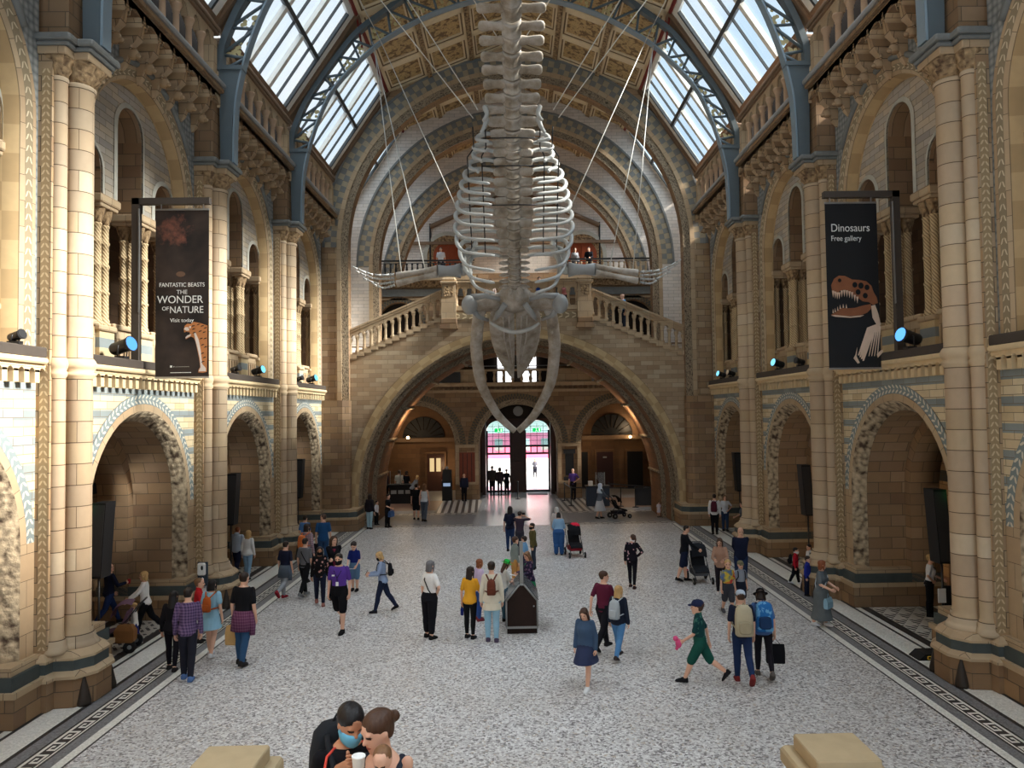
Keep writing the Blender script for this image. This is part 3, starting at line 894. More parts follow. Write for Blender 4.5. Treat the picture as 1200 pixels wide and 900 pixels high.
def skylight(s, y0, y1, label):
    global wn
    wn += 1
    F, L = slope(s, EA, EB)
    mb = MB(); m = .62; b = .22; tp = .34
    for (a, c, mi) in ((y0, y0 + m, 0), (y1 - m, y1, 0)):
        sbox(mb, F, a, c, 0, L, -.12, .02, 0)
    sbox(mb, F, y0 + m * .3, y0 + m * .42, 0, L, .02, .06, 1); sbox(mb, F, y1 - m * .42, y1 - m * .3, 0, L, .02, .06, 1)
    sbox(mb, F, y0, y1, 0, b, -.12, .03, 1); sbox(mb, F, y0, y1, L - tp, L, -.12, .03, 0); sbox(mb, F, y0, y1, L - .12, L, .0, .1, 2)
    for q in (y0 + .1, y1 - .1): sbox(mb, F, q - .12, q + .12, 0, L, 0, .14, 1)
    o = struct(mb.build('window_%d' % wn, [M['timber'], M['timberd'], M['red']], org=tuple(F((y0 + y1) / 2, L / 2, 0))), label)
    n = 3; w = (y1 - y0 - 2 * m) / n
    mb = MB()
    for i in range(1, n): sbox(mb, F, y0 + m + i * w - .1, y0 + m + i * w + .1, b, L - tp, -.1, .05, 0)
    mb.build('glazing_rib', M['timber'], o)
    mb = MB()
    sbox(mb, F, y0 + m, y1 - m, L * .5 - .07, L * .5 + .07, -.1, .06, 0)
    for i in range(n): sbox(mb, F, y0 + m + (i + .5) * w - .025, y0 + m + (i + .5) * w + .025, b, L - tp, -.06, .02, 0)
    for q in (y0 + m, y1 - m): sbox(mb, F, q - .05, q + .05, b, L - tp, -.08, .03, 0)
    mb.build('glazing_bar', M['lead'], o)
    mb = MB(); sbox(mb, F, y0 + m, y1 - m, b, L - tp, -.075, -.07, 0)
    mb.build('pane', M['glass'], o)
    return o
def ceiling(s, y0, y1, name):
    F, L = slope(s, EB, RD)
    mb = MB()
    sbox(mb, F, y0, y1, 0, L, -.25, -.05, 0)
    nr, nc = 3, 3
    dy = (y1 - y0) / nr; dt = L / nc
    for i in range(nr):
        for j in range(nc):
            a, b, c, d = y0 + i * dy, y0 + (i + 1) * dy, j * dt, (j + 1) * dt
            for k, (mg, h0, h1, mi) in enumerate(((.0, -.05, .06, 1), (.2, -.05, .03, 2), (.26, -.05, .015, 1))):
                e = .14 if k == 0 else .06
                if k == 0:
                    e = .2
                sbox(mb, F, a + mg, b - mg, c + mg, c + mg + e, h0, h1, mi); sbox(mb, F, a + mg, b - mg, d - mg - e, d - mg, h0, h1, mi)
                sbox(mb, F, a + mg, a + mg + e, c + mg, d - mg, h0, h1, mi); sbox(mb, F, b - mg - e, b - mg, c + mg, d - mg, h0, h1, mi)
    for j in range(1, nc): sbox(mb, F, y0, y1, j * dt - .1, j * dt + .1, .05, .14, 3)
    return struct(mb.build(name, [M['panel'], M['cream'], M['creamd'], M['capstone']], org=(s * 2.8, (y0 + y1) / 2, 20.5)), 'painted and gilded ceiling panels in cream frames')
ys = [-5.62, .95, 7.52] + YP + [33.8, 38.9, 44.9, 50.3]
ys2 = ys
for s in (-1, 1):
    for i in range(9):
        skylight(s, ys[i], ys[i + 1], 'sloping %s skylight' % SIDE[s])
        ceiling(s, ys[i], ys[i + 1], 'ceiling_' + SIDE[s])

for s in (-1, 1):
    mb = MB(); mb.face([(s * 8.7, -5.6, 0), (s * 8.7, 7.5, 0), (s * 8.7, 7.5, 15.7), (s * 8.7, -5.6, 15.7)], [(0, 0), (13, 0), (13, 15.7), (0, 15.7)], 0)
    struct(mb.build('wall_' + SIDE[s] + '_stair', M['buff'], org=(s * 8.7, 1, 0)), 'plain side wall beside the stair, out of view')
# ------------------------------------------------------------------ iron roof trusses
INN = [(7.68, 11.84), (7.66, 12.9), (7.58, 13.8), (7.29, 15.0), (6.8, 16.25), (6.3, 17.0), (5.53, 17.8), (4.7, 18.5), (3.36, 19.26), (2.13, 19.73), (1.0, 20.0), (0, 20.08)]
OUT = [(8.02, 14.4), (7.98, 15.05), (7.56, 16.1), (6.97, 17.05), (6.26, 18.03), (5.61, 18.8), (4.69, 19.5), (3.9, 20.05), (2.6, 20.62), (1.3, 20.98), (0, 21.1)]
def perf():
    t = NT('pierced gilt leaf panel'); u = t.uv()
    v = t.n('TexVoronoi', Vector=u, Scale=7.0); n = t.noise(u, 9.0)
    f = t.math('ADD', v.outputs['Distance'], t.math('MULTIPLY', n.outputs['Fac'], .3))
    a = t.math('LESS_THAN', f, .62)
    tr = t.n('BsdfTransparent'); p = t.n('BsdfPrincipled', Base__Color=lin((196, 180, 130)), Roughness=.5)
    m = t.n('MixShader', i0=a, i1=tr.outputs[0], i2=p.outputs[0])
    t.t.links.new(m.outputs[0], t.out.inputs[0]); return t.m
M['perf'] = perf()
def truss():
    t = thing('iron_truss', 'x', 'truss'); O = (0, 0, 0); Z = 11.8
    for s in (-1, 1):
        mb = MB()
        prof = [(11.84, 7.7, 8.0), (13.0, 7.68, 8.02), (13.9, 7.58, 8.04), (14.4, 7.46, 8.05)]
        mb.loft([[(s * a, -.13, z - Z), (s * b, -.13, z - Z), (s * b, .13, z - Z), (s * a, .13, z - Z)] for z, a, b in prof], True, 0, False)
        mb.box(s * 7.4, s * 8.1, -.17, .17, 14.38 - Z, 14.5 - Z)
        mb.build('leg', M['iron'], t, O)
        I = [p for p in curve_pts([(s * x, 0, z - Z) for x, z in INN], 5)]
        mb = MB()
        rows = []
        for i, p in enumerate(I):
            d = (I[min(i + 1, len(I) - 1)] - I[max(i - 1, 0)]).normalized(); nn = Vector((-d.z, 0, d.x)) * s * -1
            rows.append([p + Vector((0, -.15, 0)), p + Vector((0, .15, 0)), p + nn * .05 * -1 + Vector((0, .15, 0)), p + nn * .05 * -1 + Vector((0, -.15, 0))])
        mb.loft(rows, True, 0, False)
        # rivets in two rows
        for i in range(2, len(I) - 1):
            for y in (-.07, .07):
                for q in (0, .5):
                    p = I[i].lerp(I[i + 1], q); mb.ell(p + Vector((0, y, 0)), .018, 5, 4)
        mb.build('lower_chord', M['iron_lit'], t, O)
        OO = curve_pts([(s * x, 0, z - Z) for x, z in OUT], 5)
        mb = MB(); rows = []
        for i, p in enumerate(OO):
            d = (OO[min(i + 1, len(OO) - 1)] - OO[max(i - 1, 0)]).normalized(); nn = Vector((-d.z, 0, d.x))
            rows.append([p - nn * .09 + Vector((0, -.12, 0)), p - nn * .09 + Vector((0, .12, 0)), p + nn * .09 + Vector((0, .12, 0)), p + nn * .09 + Vector((0, -.12, 0))])
        mb.loft(rows, True, 0, False); mb.build('upper_chord', M['iron'], t, O)
        def at(C, f):
            x = f * (len(C) - 1); i = min(int(x), len(C) - 2); return C[i].lerp(C[i + 1], x - i)
        I2 = I[14:]; n = 13
        mbs = MB(); mbg = MB()
        for k in range(n + 1):
            a = at(I2, k / n); b = at(OO, min(1, k / n))
            mbs.tube([a, b], .05, 6)
            if k < n:
                c = at(OO, (k + 1) / n)
                d2 = at(I2, (k + 1) / n)
                mbs.tube([a, c], .045, 6)
                mbg.face([a, d2, c], [(a.x, a.z), (d2.x, d2.z), (c.x, c.z)])
        mbs.build('lattice_bracing', M['iron'], t, O)
        mbg.build('gilt_leaf_infill', M['perf'], t, O)
        mb = MB()
        mb.tube([(s * 5.66, -.1, 19.35 - Z), (s * 5.5, .1, 18.2 - Z)], .04, 6); mb.build('tie_rod', M['red'], t, O)
    return t
tp = truss()
for i, y in enumerate(YP):
    o = tp if i == 0 else copy_tree(tp)
    o.location = (0, y, 11.8); o['group'] = 'iron roof trusses'
    o['label'] = ['nearest blue-grey iron arch, only its legs beside the nearest piers in view', 'middle blue-grey riveted iron lattice arch under the skylights', 'farthest blue-grey riveted iron lattice arch with gilt leaves, cables hung from it'][i]

# ------------------------------------------------------------------ end walls with the great arches
FW = lambda y0: (lambda u, d, z: (u, y0 + d, z))
def great_arch(y0, th, name, label, mats, Rr=7.45, cz=12.4, foot=0.0):
    mb = MB(); W = FW(y0)
    us = sorted(set([-9.3, 9.3, -EB[0], EB[0], -EA[0], EA[0], 0.0] + [Rr * cos(PI * i / 48) for i in range(49)]))
    bot = lambda u: cz + math.sqrt(max(0, Rr * Rr - u * u)) if abs(u) < Rr else foot
    profile_wall(mb, W, us, bot, lambda u: roofz(u) + .1 if abs(u) < EA[0] else 15.7, 0, th, 0, 1)
    for (r0, r1, d, mi, bd) in ((Rr, Rr + .31, -.03, 2, True), (Rr + .31, Rr + .5, -.08, 3, False), (Rr + .5, Rr + 1.03, -.03, 4, True), (Rr + 1.03, Rr + 1.13, -.09, 5, False)):
        ring(mb, W, 0, cz, r1, r0, d, d, mi, (foot or .9) if r1 < Rr + .6 else None, 48, bd)
        if d < -.05: ring(mb, W, 0, cz, r1, r1, d, 0, mi, (foot or .9) if r1 < Rr + .6 else None, 48, False); ring(mb, W, 0, cz, r0, r0, d, 0, mi, (foot or .9) if r1 < Rr + .6 else None, 48, False)
    return struct(mb.build(name, mats, org=(0, y0, 0)), label)
MA = [M['buff'], M['brown'], M['fleuron'], M['dressed'], M['vous'], M['slate']]
great_arch(33.8, .55, 'wall_north_arch', 'great round arch with blue and cream voussoirs at the end of the hall', MA)
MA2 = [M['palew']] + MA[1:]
great_arch(38.5, .7, 'wall_middle_arch', 'second great arch over the back of the bridge', MA2, 6.92, 12.4, 8.4)
great_arch(44.6, .7, 'wall_far_arch', 'third great arch over the upper landing', MA2, 6.75, 12.2, 12.7)
for s in (-1, 1):       # plinth under the arch pier
    mb = MB()
    for (o, z0, z1, mi) in ((0, 0, .5, 0), (.04, .5, .6, 1), (-.04, .6, .82, 2), (-.02, .82, .92, 1)):
        mb.prism([(s * (6.95 - o), 33.1 - o), (s * (6.95 - o), 34.6), (s * 8.6, 34.6), (s * 8.6, 32.9 - o), (s * 7.3, 32.9 - o)], z0, z1, 2, mi)
    mb.prism([(s * 7.35, 33.3), (s * 7.35, 33.8), (s * 8.55, 33.8), (s * 8.55, 33.15), (s * 7.6, 33.15)], .92, 5.6, 2, 0)
    mb.build('base', [M['brown'], M['dressed'], M['darkband']]).name = 'wall_pier_plinth_' + SIDE[s]
    struct(bpy.data.objects['wall_pier_plinth_' + SIDE[s]], 'stone base of the great arch on the ' + SIDE[s])
    # side walls over and beside the bridge
    W = lambda u, d, z: (s * d, u, z); mb = MB()
    mb.face([W(34.3, 8.5, 6), W(51, 8.5, 6), W(51, 8.5, 15.7), W(34.3, 8.5, 15.7)], [(34, 6), (51, 6), (51, 15.7), (34, 15.7)], 0)
    mb.face([W(34.3, 9.2, 0), W(44.4, 9.2, 0), W(44.4, 9.2, 6), W(34.3, 9.2, 6)], [(34, 0), (44, 0), (44, 6), (34, 6)], 1)
    struct(mb.build('wall_upper_' + SIDE[s], [M['palew'], M['brown']], org=(s * 8.5, 42, 6)), 'side wall above the landing, skylight painted into its pale stone')

# far end wall with two doors
W = FW(50.3); mb = MB()
mb.face([(-9, 50.3, 9), (9, 50.3, 9), (9, 50.3, 15.7), (-9, 50.3, 15.7)], [(0, 9), (18, 9), (18, 15.7), (0, 15.7)], 0)
for a, b in zip([-8.2, -5.66, 0, 5.66], [-5.66, 0, 5.66, 8.2]):
    mb.face([(a, 50.3, 15.7), (b, 50.3, 15.7), (b, 50.3, roofz(b)), (a, 50.3, roofz(a))], [(a, 15.7), (b, 15.7), (b, roofz(b)), (a, roofz(a))], 0)
for s in (-1, 1):
    mb.tube([(s * 5.6, 50.2, 17.3), (s * .2, 50.2, 19.6)], .16, 6, 1)
    mb.tube([(s * 5.6, 50.2, 12.7), (s * 5.6, 50.2, 17.5)], .06, 6, 2)
mb.box(-8.4, 8.4, 50.1, 50.3, 16.1, 16.3, 1)
struct(mb.build('wall_far_end', [M['palew'], M['timberd'], M['black']], org=(0, 50.3, 9)), 'far end wall of coursed stone under the roof, painted pale as sky-lit')
for i, s in enumerate((-1, 1)):
    cx = s * 4.45; W = FW(50.22); mb = MB()
    ring(mb, W, cx, 15.35, 1.6, 1.35, -.05, -.05, 0, 12.7, 24, False); ring(mb, W, cx, 15.35, 1.35, .95, -.04, .0, 1, 12.7, 24, False); ring(mb, W, cx, 15.35, 1.6, 1.6, -.05, .08, 0, 12.7, 24, False)
    o = struct(mb.build('door_%d' % (i + 1), [M['palerim'], M['capstone']], org=(cx, 50.2, 12.7)), 'round-headed orange brown door on the upper landing, ' + SIDE[s])
    mb = MB(); P = arc(cx, 15.35, .95, 20, 12.7)
    mb.loft([[(p[0], 50.25, p[1]) for p in P], [(p[0], 50.21, p[1]) for p in P]], True, 0, False)
    for q in (-.5, 0, .5): mb.box(cx + q - .03, cx + q + .03, 50.16, 50.21, 12.7, 15.35 + math.sqrt(.9 - q * q) - .03)
    mb.build('leaf', M['orange'], o)

# upper deck, its front wall and rails
mb = MB(); mb.box(-8.5, 8.5, 42.2, 50.3, 12.45, 12.7)
for s in (-1, 1):
    W = FW(42.15)
    a, b = sorted((s * 2.2, s * 8.5)); cu = s * 6.45
    holewall(mb, W, a, b, 8.2, 12.45, cu, 9.95, 1.2, 0, 1, 8.2)
    ring(mb, W, cu, 9.95, 1.45, 1.2, -.05, -.05, 2, 8.2, 20); ring(mb, W, cu, 9.95, 1.2, 1.2, -.05, .5, 1, 8.2, 20, False)
    wbox(mb, W, a, b, -.08, .02, 11.45, 11.85, 3); wbox(mb, W, a, b, -.05, .02, 11.25, 11.35, 4)
    wbox(mb, W, a, b, -.12, .02, 11.95, 12.3, 5); wbox(mb, W, a, b, -.3, .02, 12.3, 12.55, 4)
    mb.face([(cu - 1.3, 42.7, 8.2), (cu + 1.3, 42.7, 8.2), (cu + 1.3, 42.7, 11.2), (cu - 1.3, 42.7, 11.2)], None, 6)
struct(mb.build('floor_upper_landing', [M['brown'], M['brown'], M['vousdark'], M['slate'], M['dressed'], M['capstone'], M['dark']], org=(0, 46, 12.5)), 'upper landing with carved frieze and blind arches below')
for s in (-1, 1):
    t = thing('landing_railing', 'dark railing over stone balusters at the %s of the upper landing' % SIDE[s], 'railing', (s * 5.3, 42.3, 12.7), 'upper landing railings')
    mb = MB(); a, b = sorted((s * 2.3, s * 8.3)); mb.box(a, b, 42.22, 42.34, 13.42, 13.5); mb.box(a, b, 42.24, 42.32, 13.3, 13.33)
    mb.build('hand_rail', M['blackm'], t)
    n = 20
    for i in range(n):
        mb = MB(); x = s * (2.45 + 5.7 * i / (n - 1))
        mb.lathe([(.06, 0), (.06, .06), (.035, .1), (.07, .25), (.05, .4), (.035, .5), (.06, .54), (.06, .6)], (x, 42.28, 12.7), 8)
        mb.build('baluster', M['dressed'] if s > 0 else M['blackm'], t)

# ------------------------------------------------------------------ the bridge and its stairs
def stairz(a):
    a = abs(a)
    if a <= 3.3: return 9.55
    k = math.floor((a - 3.3) / .31)
    return 9.25 - k * .125
mb = MB(); W = FW(34.05); Rb, cb = 7.05, 1.25
us = [-7.6, 7.6, -3.3, 3.3] + [q * (3.3 + .31 * k) for k in range(1, 14) for q in (-1, 1)] + [Rb * cos(PI * i / 40) for i in range(41)]
us = sorted(set(round(u, 4) for u in us if abs(u) <= 7.6))
bb = lambda u: cb + math.sqrt(max(0, Rb * Rb - u * u)) if abs(u) < Rb else 0
profile_wall(mb, W, us, bb, stairz, 0, .5, 0, 1)
ring(mb, W, 0, cb, 7.5, 7.1, -.04, -.04, 2, .9, 48, False); ring(mb, W, 0, cb, 7.5, 7.5, -.04, .02, 2, .9, 48, False)
ring(mb, W, 0, cb, 7.1, 6.98, -.04, .1, 3, .9, 48)
ring(mb, W, 0, cb, 7.05, 6.82, .5, .5, 3, 0, 40); ring(mb, W, 0, cb, 6.82, 6.82, .5, 1.6, 4, 0, 40, False)
ring(mb, W, 0, cb, 6.82, 6.6, 1.6, 1.6, 3, 0, 40); ring(mb, W, 0, cb, 6.6, 6.6, 1.6, 4.3, 4, 0, 40, False)
for k in range(12):     # moulded ribs on the vault
    a = PI * (k + .5) / 12
    r = 6.58
    mb.tube([(r * cos(a), 35.7, cb + r * sin(a)), (r * cos(a), 38.3, cb + r * sin(a))], .07, 6, 3)
profile_wall(mb, FW(38.0), us, lambda u: cb + math.sqrt(max(0, 6.6 ** 2 - u * u)) if abs(u) < 6.6 else 0, stairz, 0, .35, 1, 1)
for k in range(14):
    for s in (-1, 1):
        a, b = sorted((s * (3.3 + .31 * k), s * (3.61 + .31 * k)))
        mb.box(a, b, 34.1, 38.3, 9.0 - k * .125 - .4, 9.25 - k * .125 - .02, 5)
mb.box(-3.3, 3.3, 34.1, 38.3, 9.2, 9.5, 5)
wo = struct(mb.build('wall_bridge', [M['brick'], M['brown'], M['vousbuff'], M['fleuron'], M['redstone'], M['dressed']], org=(0, 34, 0)), 'bridge wall with one wide round arch and stairs climbing over it')
mb = MB()       # diaper band under the landing balustrade
for s in (-1, 1):
    a, b = sorted((s * .05, s * 2.7)); mb.grid([[(a, 34.0, 9.15), (b, 34.0, 9.15)], [(a, 34.0, 9.45), (b, 34.0, 9.45)]], [[(0, 0), (2.6, 0)], [(0, 1), (2.6, 1)]], 0, False)
mb.build('diaper_band', M['leafd'], wo)
def newel(s):
    t = thing('bridge_newel', 'square stone newel post with a carved panel, %s end of the bridge landing' % SIDE[s], 'newel post', (s * 3.03, 34.1, 8.7), 'bridge newel posts')
    mb = MB(); x = s * 3.03
    mb.box(x - .33, x + .33, 33.85, 34.5, 9.2, 10.05); mb.box(x - .36, x + .36, 33.8, 34.5, 8.85, 8.95, 1); mb.box(x - .4, x + .4, 33.76, 34.5, 8.72, 8.85, 1); mb.box(x - .36, x + .36, 33.82, 34.5, 8.95, 9.2, 1, .04)
    mb.box(x - .3, x + .3, 33.88, 34.5, 10.05, 10.75)
    mb.build('shaft', [M['dressed'], M['brown']], t)
    mb = MB(); mb.box(x - .2, x + .2, 33.85, 33.9, 10.18, 10.64); mb.build('carved_panel', M['capstone'], t)
    mb = MB(); mb.box(x - .38, x + .38, 33.8, 34.55, 10.75, 10.85, 0, .02); mb.box(x - .33, x + .33, 33.85, 34.5, 10.85, 11.02, 0, .06)
    mb.build('cap', M['dressed'], t)
def balustrade(p0, p1, n, label, nm='stair_balustrade'):
    """p: (x, z of tread); a rail, and arched openings between stubby balusters"""
    t = thing(nm, label, 'balustrade', ((p0[0] + p1[0]) / 2, 34.15, (p0[1] + p1[1]) / 2))
    f = lambda k, h: (p0[0] + (p1[0] - p0[0]) * k, p0[1] + (p1[1] - p0[1]) * k + h)
    mb = MB()
    def bar(h0, h1, y0, y1, mi=0):
        mb.loft([[(f(0, h0)[0], y, f(0, h)[1]) for y, h in ((y0, h0), (y1, h0), (y1, h1), (y0, h1))], [(f(1, h0)[0], y, f(1, h)[1]) for y, h in ((y0, h0), (y1, h0), (y1, h1), (y0, h1))]], True, mi, False)
    bar(.98, 1.08, 34.0, 34.34); bar(1.08, 1.16, 33.96, 34.38)
    mb.build('hand_rail', M['dressed'], t)
    mb = MB()
    dx = (p1[0] - p0[0]) / n
    for i in range(n):
        c0 = f((i + .5) / n, 0); w = abs(dx) * .33
        for q in range(8):
            a0, a1 = PI * q / 8, PI * (q + 1) / 8
            xa, xb = c0[0] + w * cos(a0), c0[0] + w * cos(a1)
            ka, kb = (xa - p0[0]) / (p1[0] - p0[0]), (xb - p0[0]) / (p1[0] - p0[0])
            za, zb = c0[1] + .72 + w * sin(a0) * 1.1, c0[1] + .72 + w * sin(a1) * 1.1
            mb.face([(xa, 34.05, za), (xb, 34.05, zb), (xb, 34.05, f(kb, .98)[1]), (xa, 34.05, f(ka, .98)[1])])
            mb.face([(xa, 34.05, za), (xb, 34.05, zb), (xb, 34.28, zb), (xa, 34.28, za)])
        for e in (0, 1):
            xa = f((i + e) / n, 0)[0]; xb = c0[0] + (w if (e == 1) == (dx > 0) else -w)
            z = c0[1] + .72
            mb.face([(xa, 34.05, z - .02), (xb, 34.05, z), (xb, 34.05, f((xb - p0[0]) / (p1[0] - p0[0]), .98)[1]), (xa, 34.05, f((i + e) / n, .98)[1])])
    mb.build('arched_panel', M['dressed'], t)
    for i in range(n + 1):
        x, z = f(i / n, 0); mb = MB()
        mb.lathe([(.1, -.04), (.1, .08), (.07, .12), (.06, .55), (.09, .62), (.105, .72), (.105, .76)], (x, 34.16, z), 8)
        mb.build('baluster', M['dressed'], t)
    mb = MB(); 
    for i in range(n): 
        a = f(i / n, 0); b = f((i + 1) / n, 0); mb.box(a[0], b[0], 33.98, 34.34, min(a[1], b[1]) - .16, min(a[1], b[1]) + .03)
    mb.build('plinth', M['dressed'], t)
M_red = None
for s in (-1, 1):
    newel(s)
    balustrade((s * 7.45, 7.62), (s * 3.38, 9.33), 13, 'sloping stone balustrade of the bridge stair on the ' + SIDE[s])
balustrade((-2.7, 9.72), (2.7, 9.72), 14, 'level stone balustrade of the bridge landing behind the whale skull', 'landing_balustrade')
mb = MB()       # flight from the bridge to the upper landing
for k in range(12): mb.box(-2.1, 2.1, 38.2 + k * .35, 42.6, 9.5 + k * .265 - .3, 9.5 + (k + 1) * .265)
struct(mb.build('floor_upper_stair', M['brown'], org=(0, 40, 9.5)), 'upper flight of stone stairs')
# ------------------------------------------------------------------ floor
mb = MB()
FM = [M['terrazzo'], M['mwhite'], M['mgrey'], M['mblack'], M['fret'], M['tri'], M['guil'], M['mred'], M['estripe'], M['mshine'], M['pave']]
def strip(x0, x1, y0, y1, mi, uv=None):
    mb.face([(x0, y0, 0), (x1, y0, 0), (x1, y1, 0), (x0, y1, 0)], uv, mi)
Y0, Y1 = 7.0, 33.9
strip(-6.68, 6.68, Y0, Y1, 0)
BANDS = [(6.68, 6.72, 3), (6.72, 6.87, 1), (6.87, 7.05, 2), (7.05, 7.09, 3), (7.09, 7.36, 4), (7.36, 7.4, 3), (7.4, 7.62, 2), (7.62, 7.7, 3), (7.7, 8.2, 1), (8.2, 8.27, 3), (8.27, 8.4, 1), (8.4, 8.62, 3), (8.62, 9.9, 5), (9.9, 10.2, 3), (10.2, 10.5, 1), (10.5, 10.56, 3), (10.56, 12.4, 7)]
for s in (-1, 1):
    for a, b, mi in BANDS:
        x0, x1 = sorted((s * a, s * b)); uv = None
        if mi == 4: uv = [(Y0, 0), (Y0, 1), (Y1, 1), (Y1, 0)] if s > 0 else [(Y0, 1), (Y0, 0), (Y1, 0), (Y1, 1)]
        strip(x0, x1, Y0, Y1, mi, uv)
for y0, y1, mi in ((33.9, 34.5, 6), (34.5, 37.9, 2), (37.9, 38.5, 6)): strip(-12.4, -2.1 if mi == 6 else -2.1, y0, y1, mi); strip(2.1, 12.4, y0, y1, mi)
for s in (-1, 1):
    a, b = sorted((s * 12.4, s * 4.3)); strip(a, b, 38.5, 39.6, 2); strip(a, b, 39.6, 44.0, 7); strip(a, b, 44.0, 50, 2)
    a, b = sorted((s * 4.3, s * 2.1)); strip(a, b, 38.5, 44.0, 8); strip(a, b, 44.0, 50, 2)
strip(-2.1, 2.1, 33.9, 52.0, 9)
struct(mb.build('floor', FM, org=(0, 20, 0)), 'terrazzo floor with greek key border bands')
mb = MB(); mb.face([(-60, 52, -.03), (60, 52, -.03), (60, 130, -.03), (-60, 130, -.03)], None, 0)
struct(mb.build('ground_outside', M['pave'], org=(0, 80, -.03)), 'bright pavement outside the doors')

# ------------------------------------------------------------------ entrance hall
W = FW(44.4); mb = MB(); cz = 3.17; R = 2.27
us = sorted(set([-9.3, 9.3] + [round(c + R * cos(PI * i / 24), 4) for c in (-5.93, 0, 5.93) for i in range(25)]))
def eb(u):
    for c in (-5.93, 0, 5.93):
        if abs(u - c) < R: return cz + math.sqrt(max(0, R * R - (u - c) ** 2))
    return 0
profile_wall(mb, W, us, eb, lambda u: 6.7, 0, 1.5, 0, 1)
for c in (-5.93, 0, 5.93):
    ring(mb, W, c, cz, 2.9, 2.58, -.05, -.05, 2, None, 28); ring(mb, W, c, cz, 2.58, R, -.03, -.0, 3, None, 28); ring(mb, W, c, cz, 2.9, 2.9, -.05, .02, 2, None, 28, False)
wbox(mb, W, -9.2, 9.2, -.16, .05, 6.15, 6.32, 4); wbox(mb, W, -9.2, 9.2, -.3, .05, 6.5, 6.72, 4)
for i in range(60): wbox(mb, W, -9 + i * .3, -8.85 + i * .3, -.2, .02, 6.32, 6.5, 5)
for s in (-1, 1):       # pilaster faces between the arches
    a, b = sorted((s * 2.3, s * 3.62))
    wbox(mb, W, a, b, -.14, .1, 0, .95, 1); wbox(mb, W, a, b, -.2, .1, .85, 1.0, 4); wbox(mb, W, a, b, -.16, .1, 2.98, 3.17, 4)
    for q in (a + .1, b - .1): wbox(mb, W, q - .1, q + .1, -.1, .1, 1.0, 2.98, 4)
eo = struct(mb.build('wall_entrance', [M['brown'], M['brown'], M['vousdark'], M['fleuron'], M['dressed'], M['dim']], org=(0, 44.4, 0)), 'entrance wall of three round arches under a gallery')
mb = MB(); wbox(mb, W, -3.4, -2.5, -.06, .02, .95, 2.7); [wbox(mb, W, q - .02, q + .02, -.08, -.05, 1.0, 2.65, 1) for q in (-3.2, -2.95, -2.7)]
t = mb.build('notice_panel', [M['redwood'], M['wood']]); tag(t, 'red brown wooden panel on the pillar left of the entrance doors', 'panel')
mb = MB(); wbox(mb, W, 2.72, 3.2, -.05, .02, 1.3, 2.55, 0); wbox(mb, W, 2.62, 3.3, -.07, -.0, 2.55, 2.8, 1); wbox(mb, W, 2.62, 3.3, -.1, -.0, .8, 1.2, 1)
t = mb.build('memorial_plaque', [M['black'], M['charcoal']]); tag(t, 'dark plaque set in the pillar right of the entrance doors', 'plaque')
# side passages and lobby
mb = MB()
for s in (-1, 1):
    a, b = sorted((s * 3.6, s * 9.2))
    mb.face([(a, 49.8, 0), (b, 49.8, 0), (b, 49.8, 6.4), (a, 49.8, 6.4)], None, 0)
    mb.box(s * 3.3, s * 3.65, 45.9, 49.8, 0, 6.3, 0); mb.box(s * 9.2, s * 9.3, 44.4, 49.8, 0, 6.3, 0)
    mb.box(a, b, 49.5, 49.8, 3.15, 3.4, 2)
    P = arc(s * 6.1, 3.42, 1.35, 20); mb.loft([[(p[0], 49.8, p[1]) for p in P], [(p[0], 49.72, p[1]) for p in P]], True, 3, False)
    for i in range(9):
        q = PI * (i + .5) / 9; mb.tube([(s * 6.1 + .5 * cos(q), 49.7, 3.42 + .5 * sin(q)), (s * 6.1 + 1.3 * cos(q), 49.7, 3.42 + 1.3 * sin(q))], .03, 5, 1)
    mb.face([(a, 45.8, 6.3), (b, 45.8, 6.3), (b, 49.8, 6.3), (a, 49.8, 6.3)], None, 0)
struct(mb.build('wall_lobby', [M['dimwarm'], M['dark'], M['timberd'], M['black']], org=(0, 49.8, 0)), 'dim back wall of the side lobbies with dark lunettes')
mb = MB()       # door screen
W = FW(48.0)
mb.box(-3.3, -1.98, 47.9, 48.3, 0, 6.2); mb.box(1.98, 3.3, 47.9, 48.3, 0, 6.2)
us = sorted(set([-1.98, 1.98, -.4, .4] + [round(q * (1.19 + .79 * cos(PI * i / 12)), 4) for i in range(13) for q in (-1, 1)]))
profile_wall(mb, W, us, lambda u: (3.75 + math.sqrt(max(0, .79 ** 2 - (abs(u) - 1.19) ** 2)) * .92) if abs(u) > .4 else 0, lambda u: 6.2, 0, .2, 0, 0)
mb.box(-.46, -.3, 47.8, 48.1, 0, 4.2); mb.box(.3, .46, 47.8, 48.1, 0, 4.2); mb.box(-.36, .36, 47.88, 48.1, .2, 1.9)
for s in (-1, 1): mb.box(s * 1.98, s * 2.2, 46.6, 48.3, 0, 4.3)
struct(mb.build('wall_door_screen', M['wood'], org=(0, 48, 0)), 'dark wooden screen holding the entrance doors')
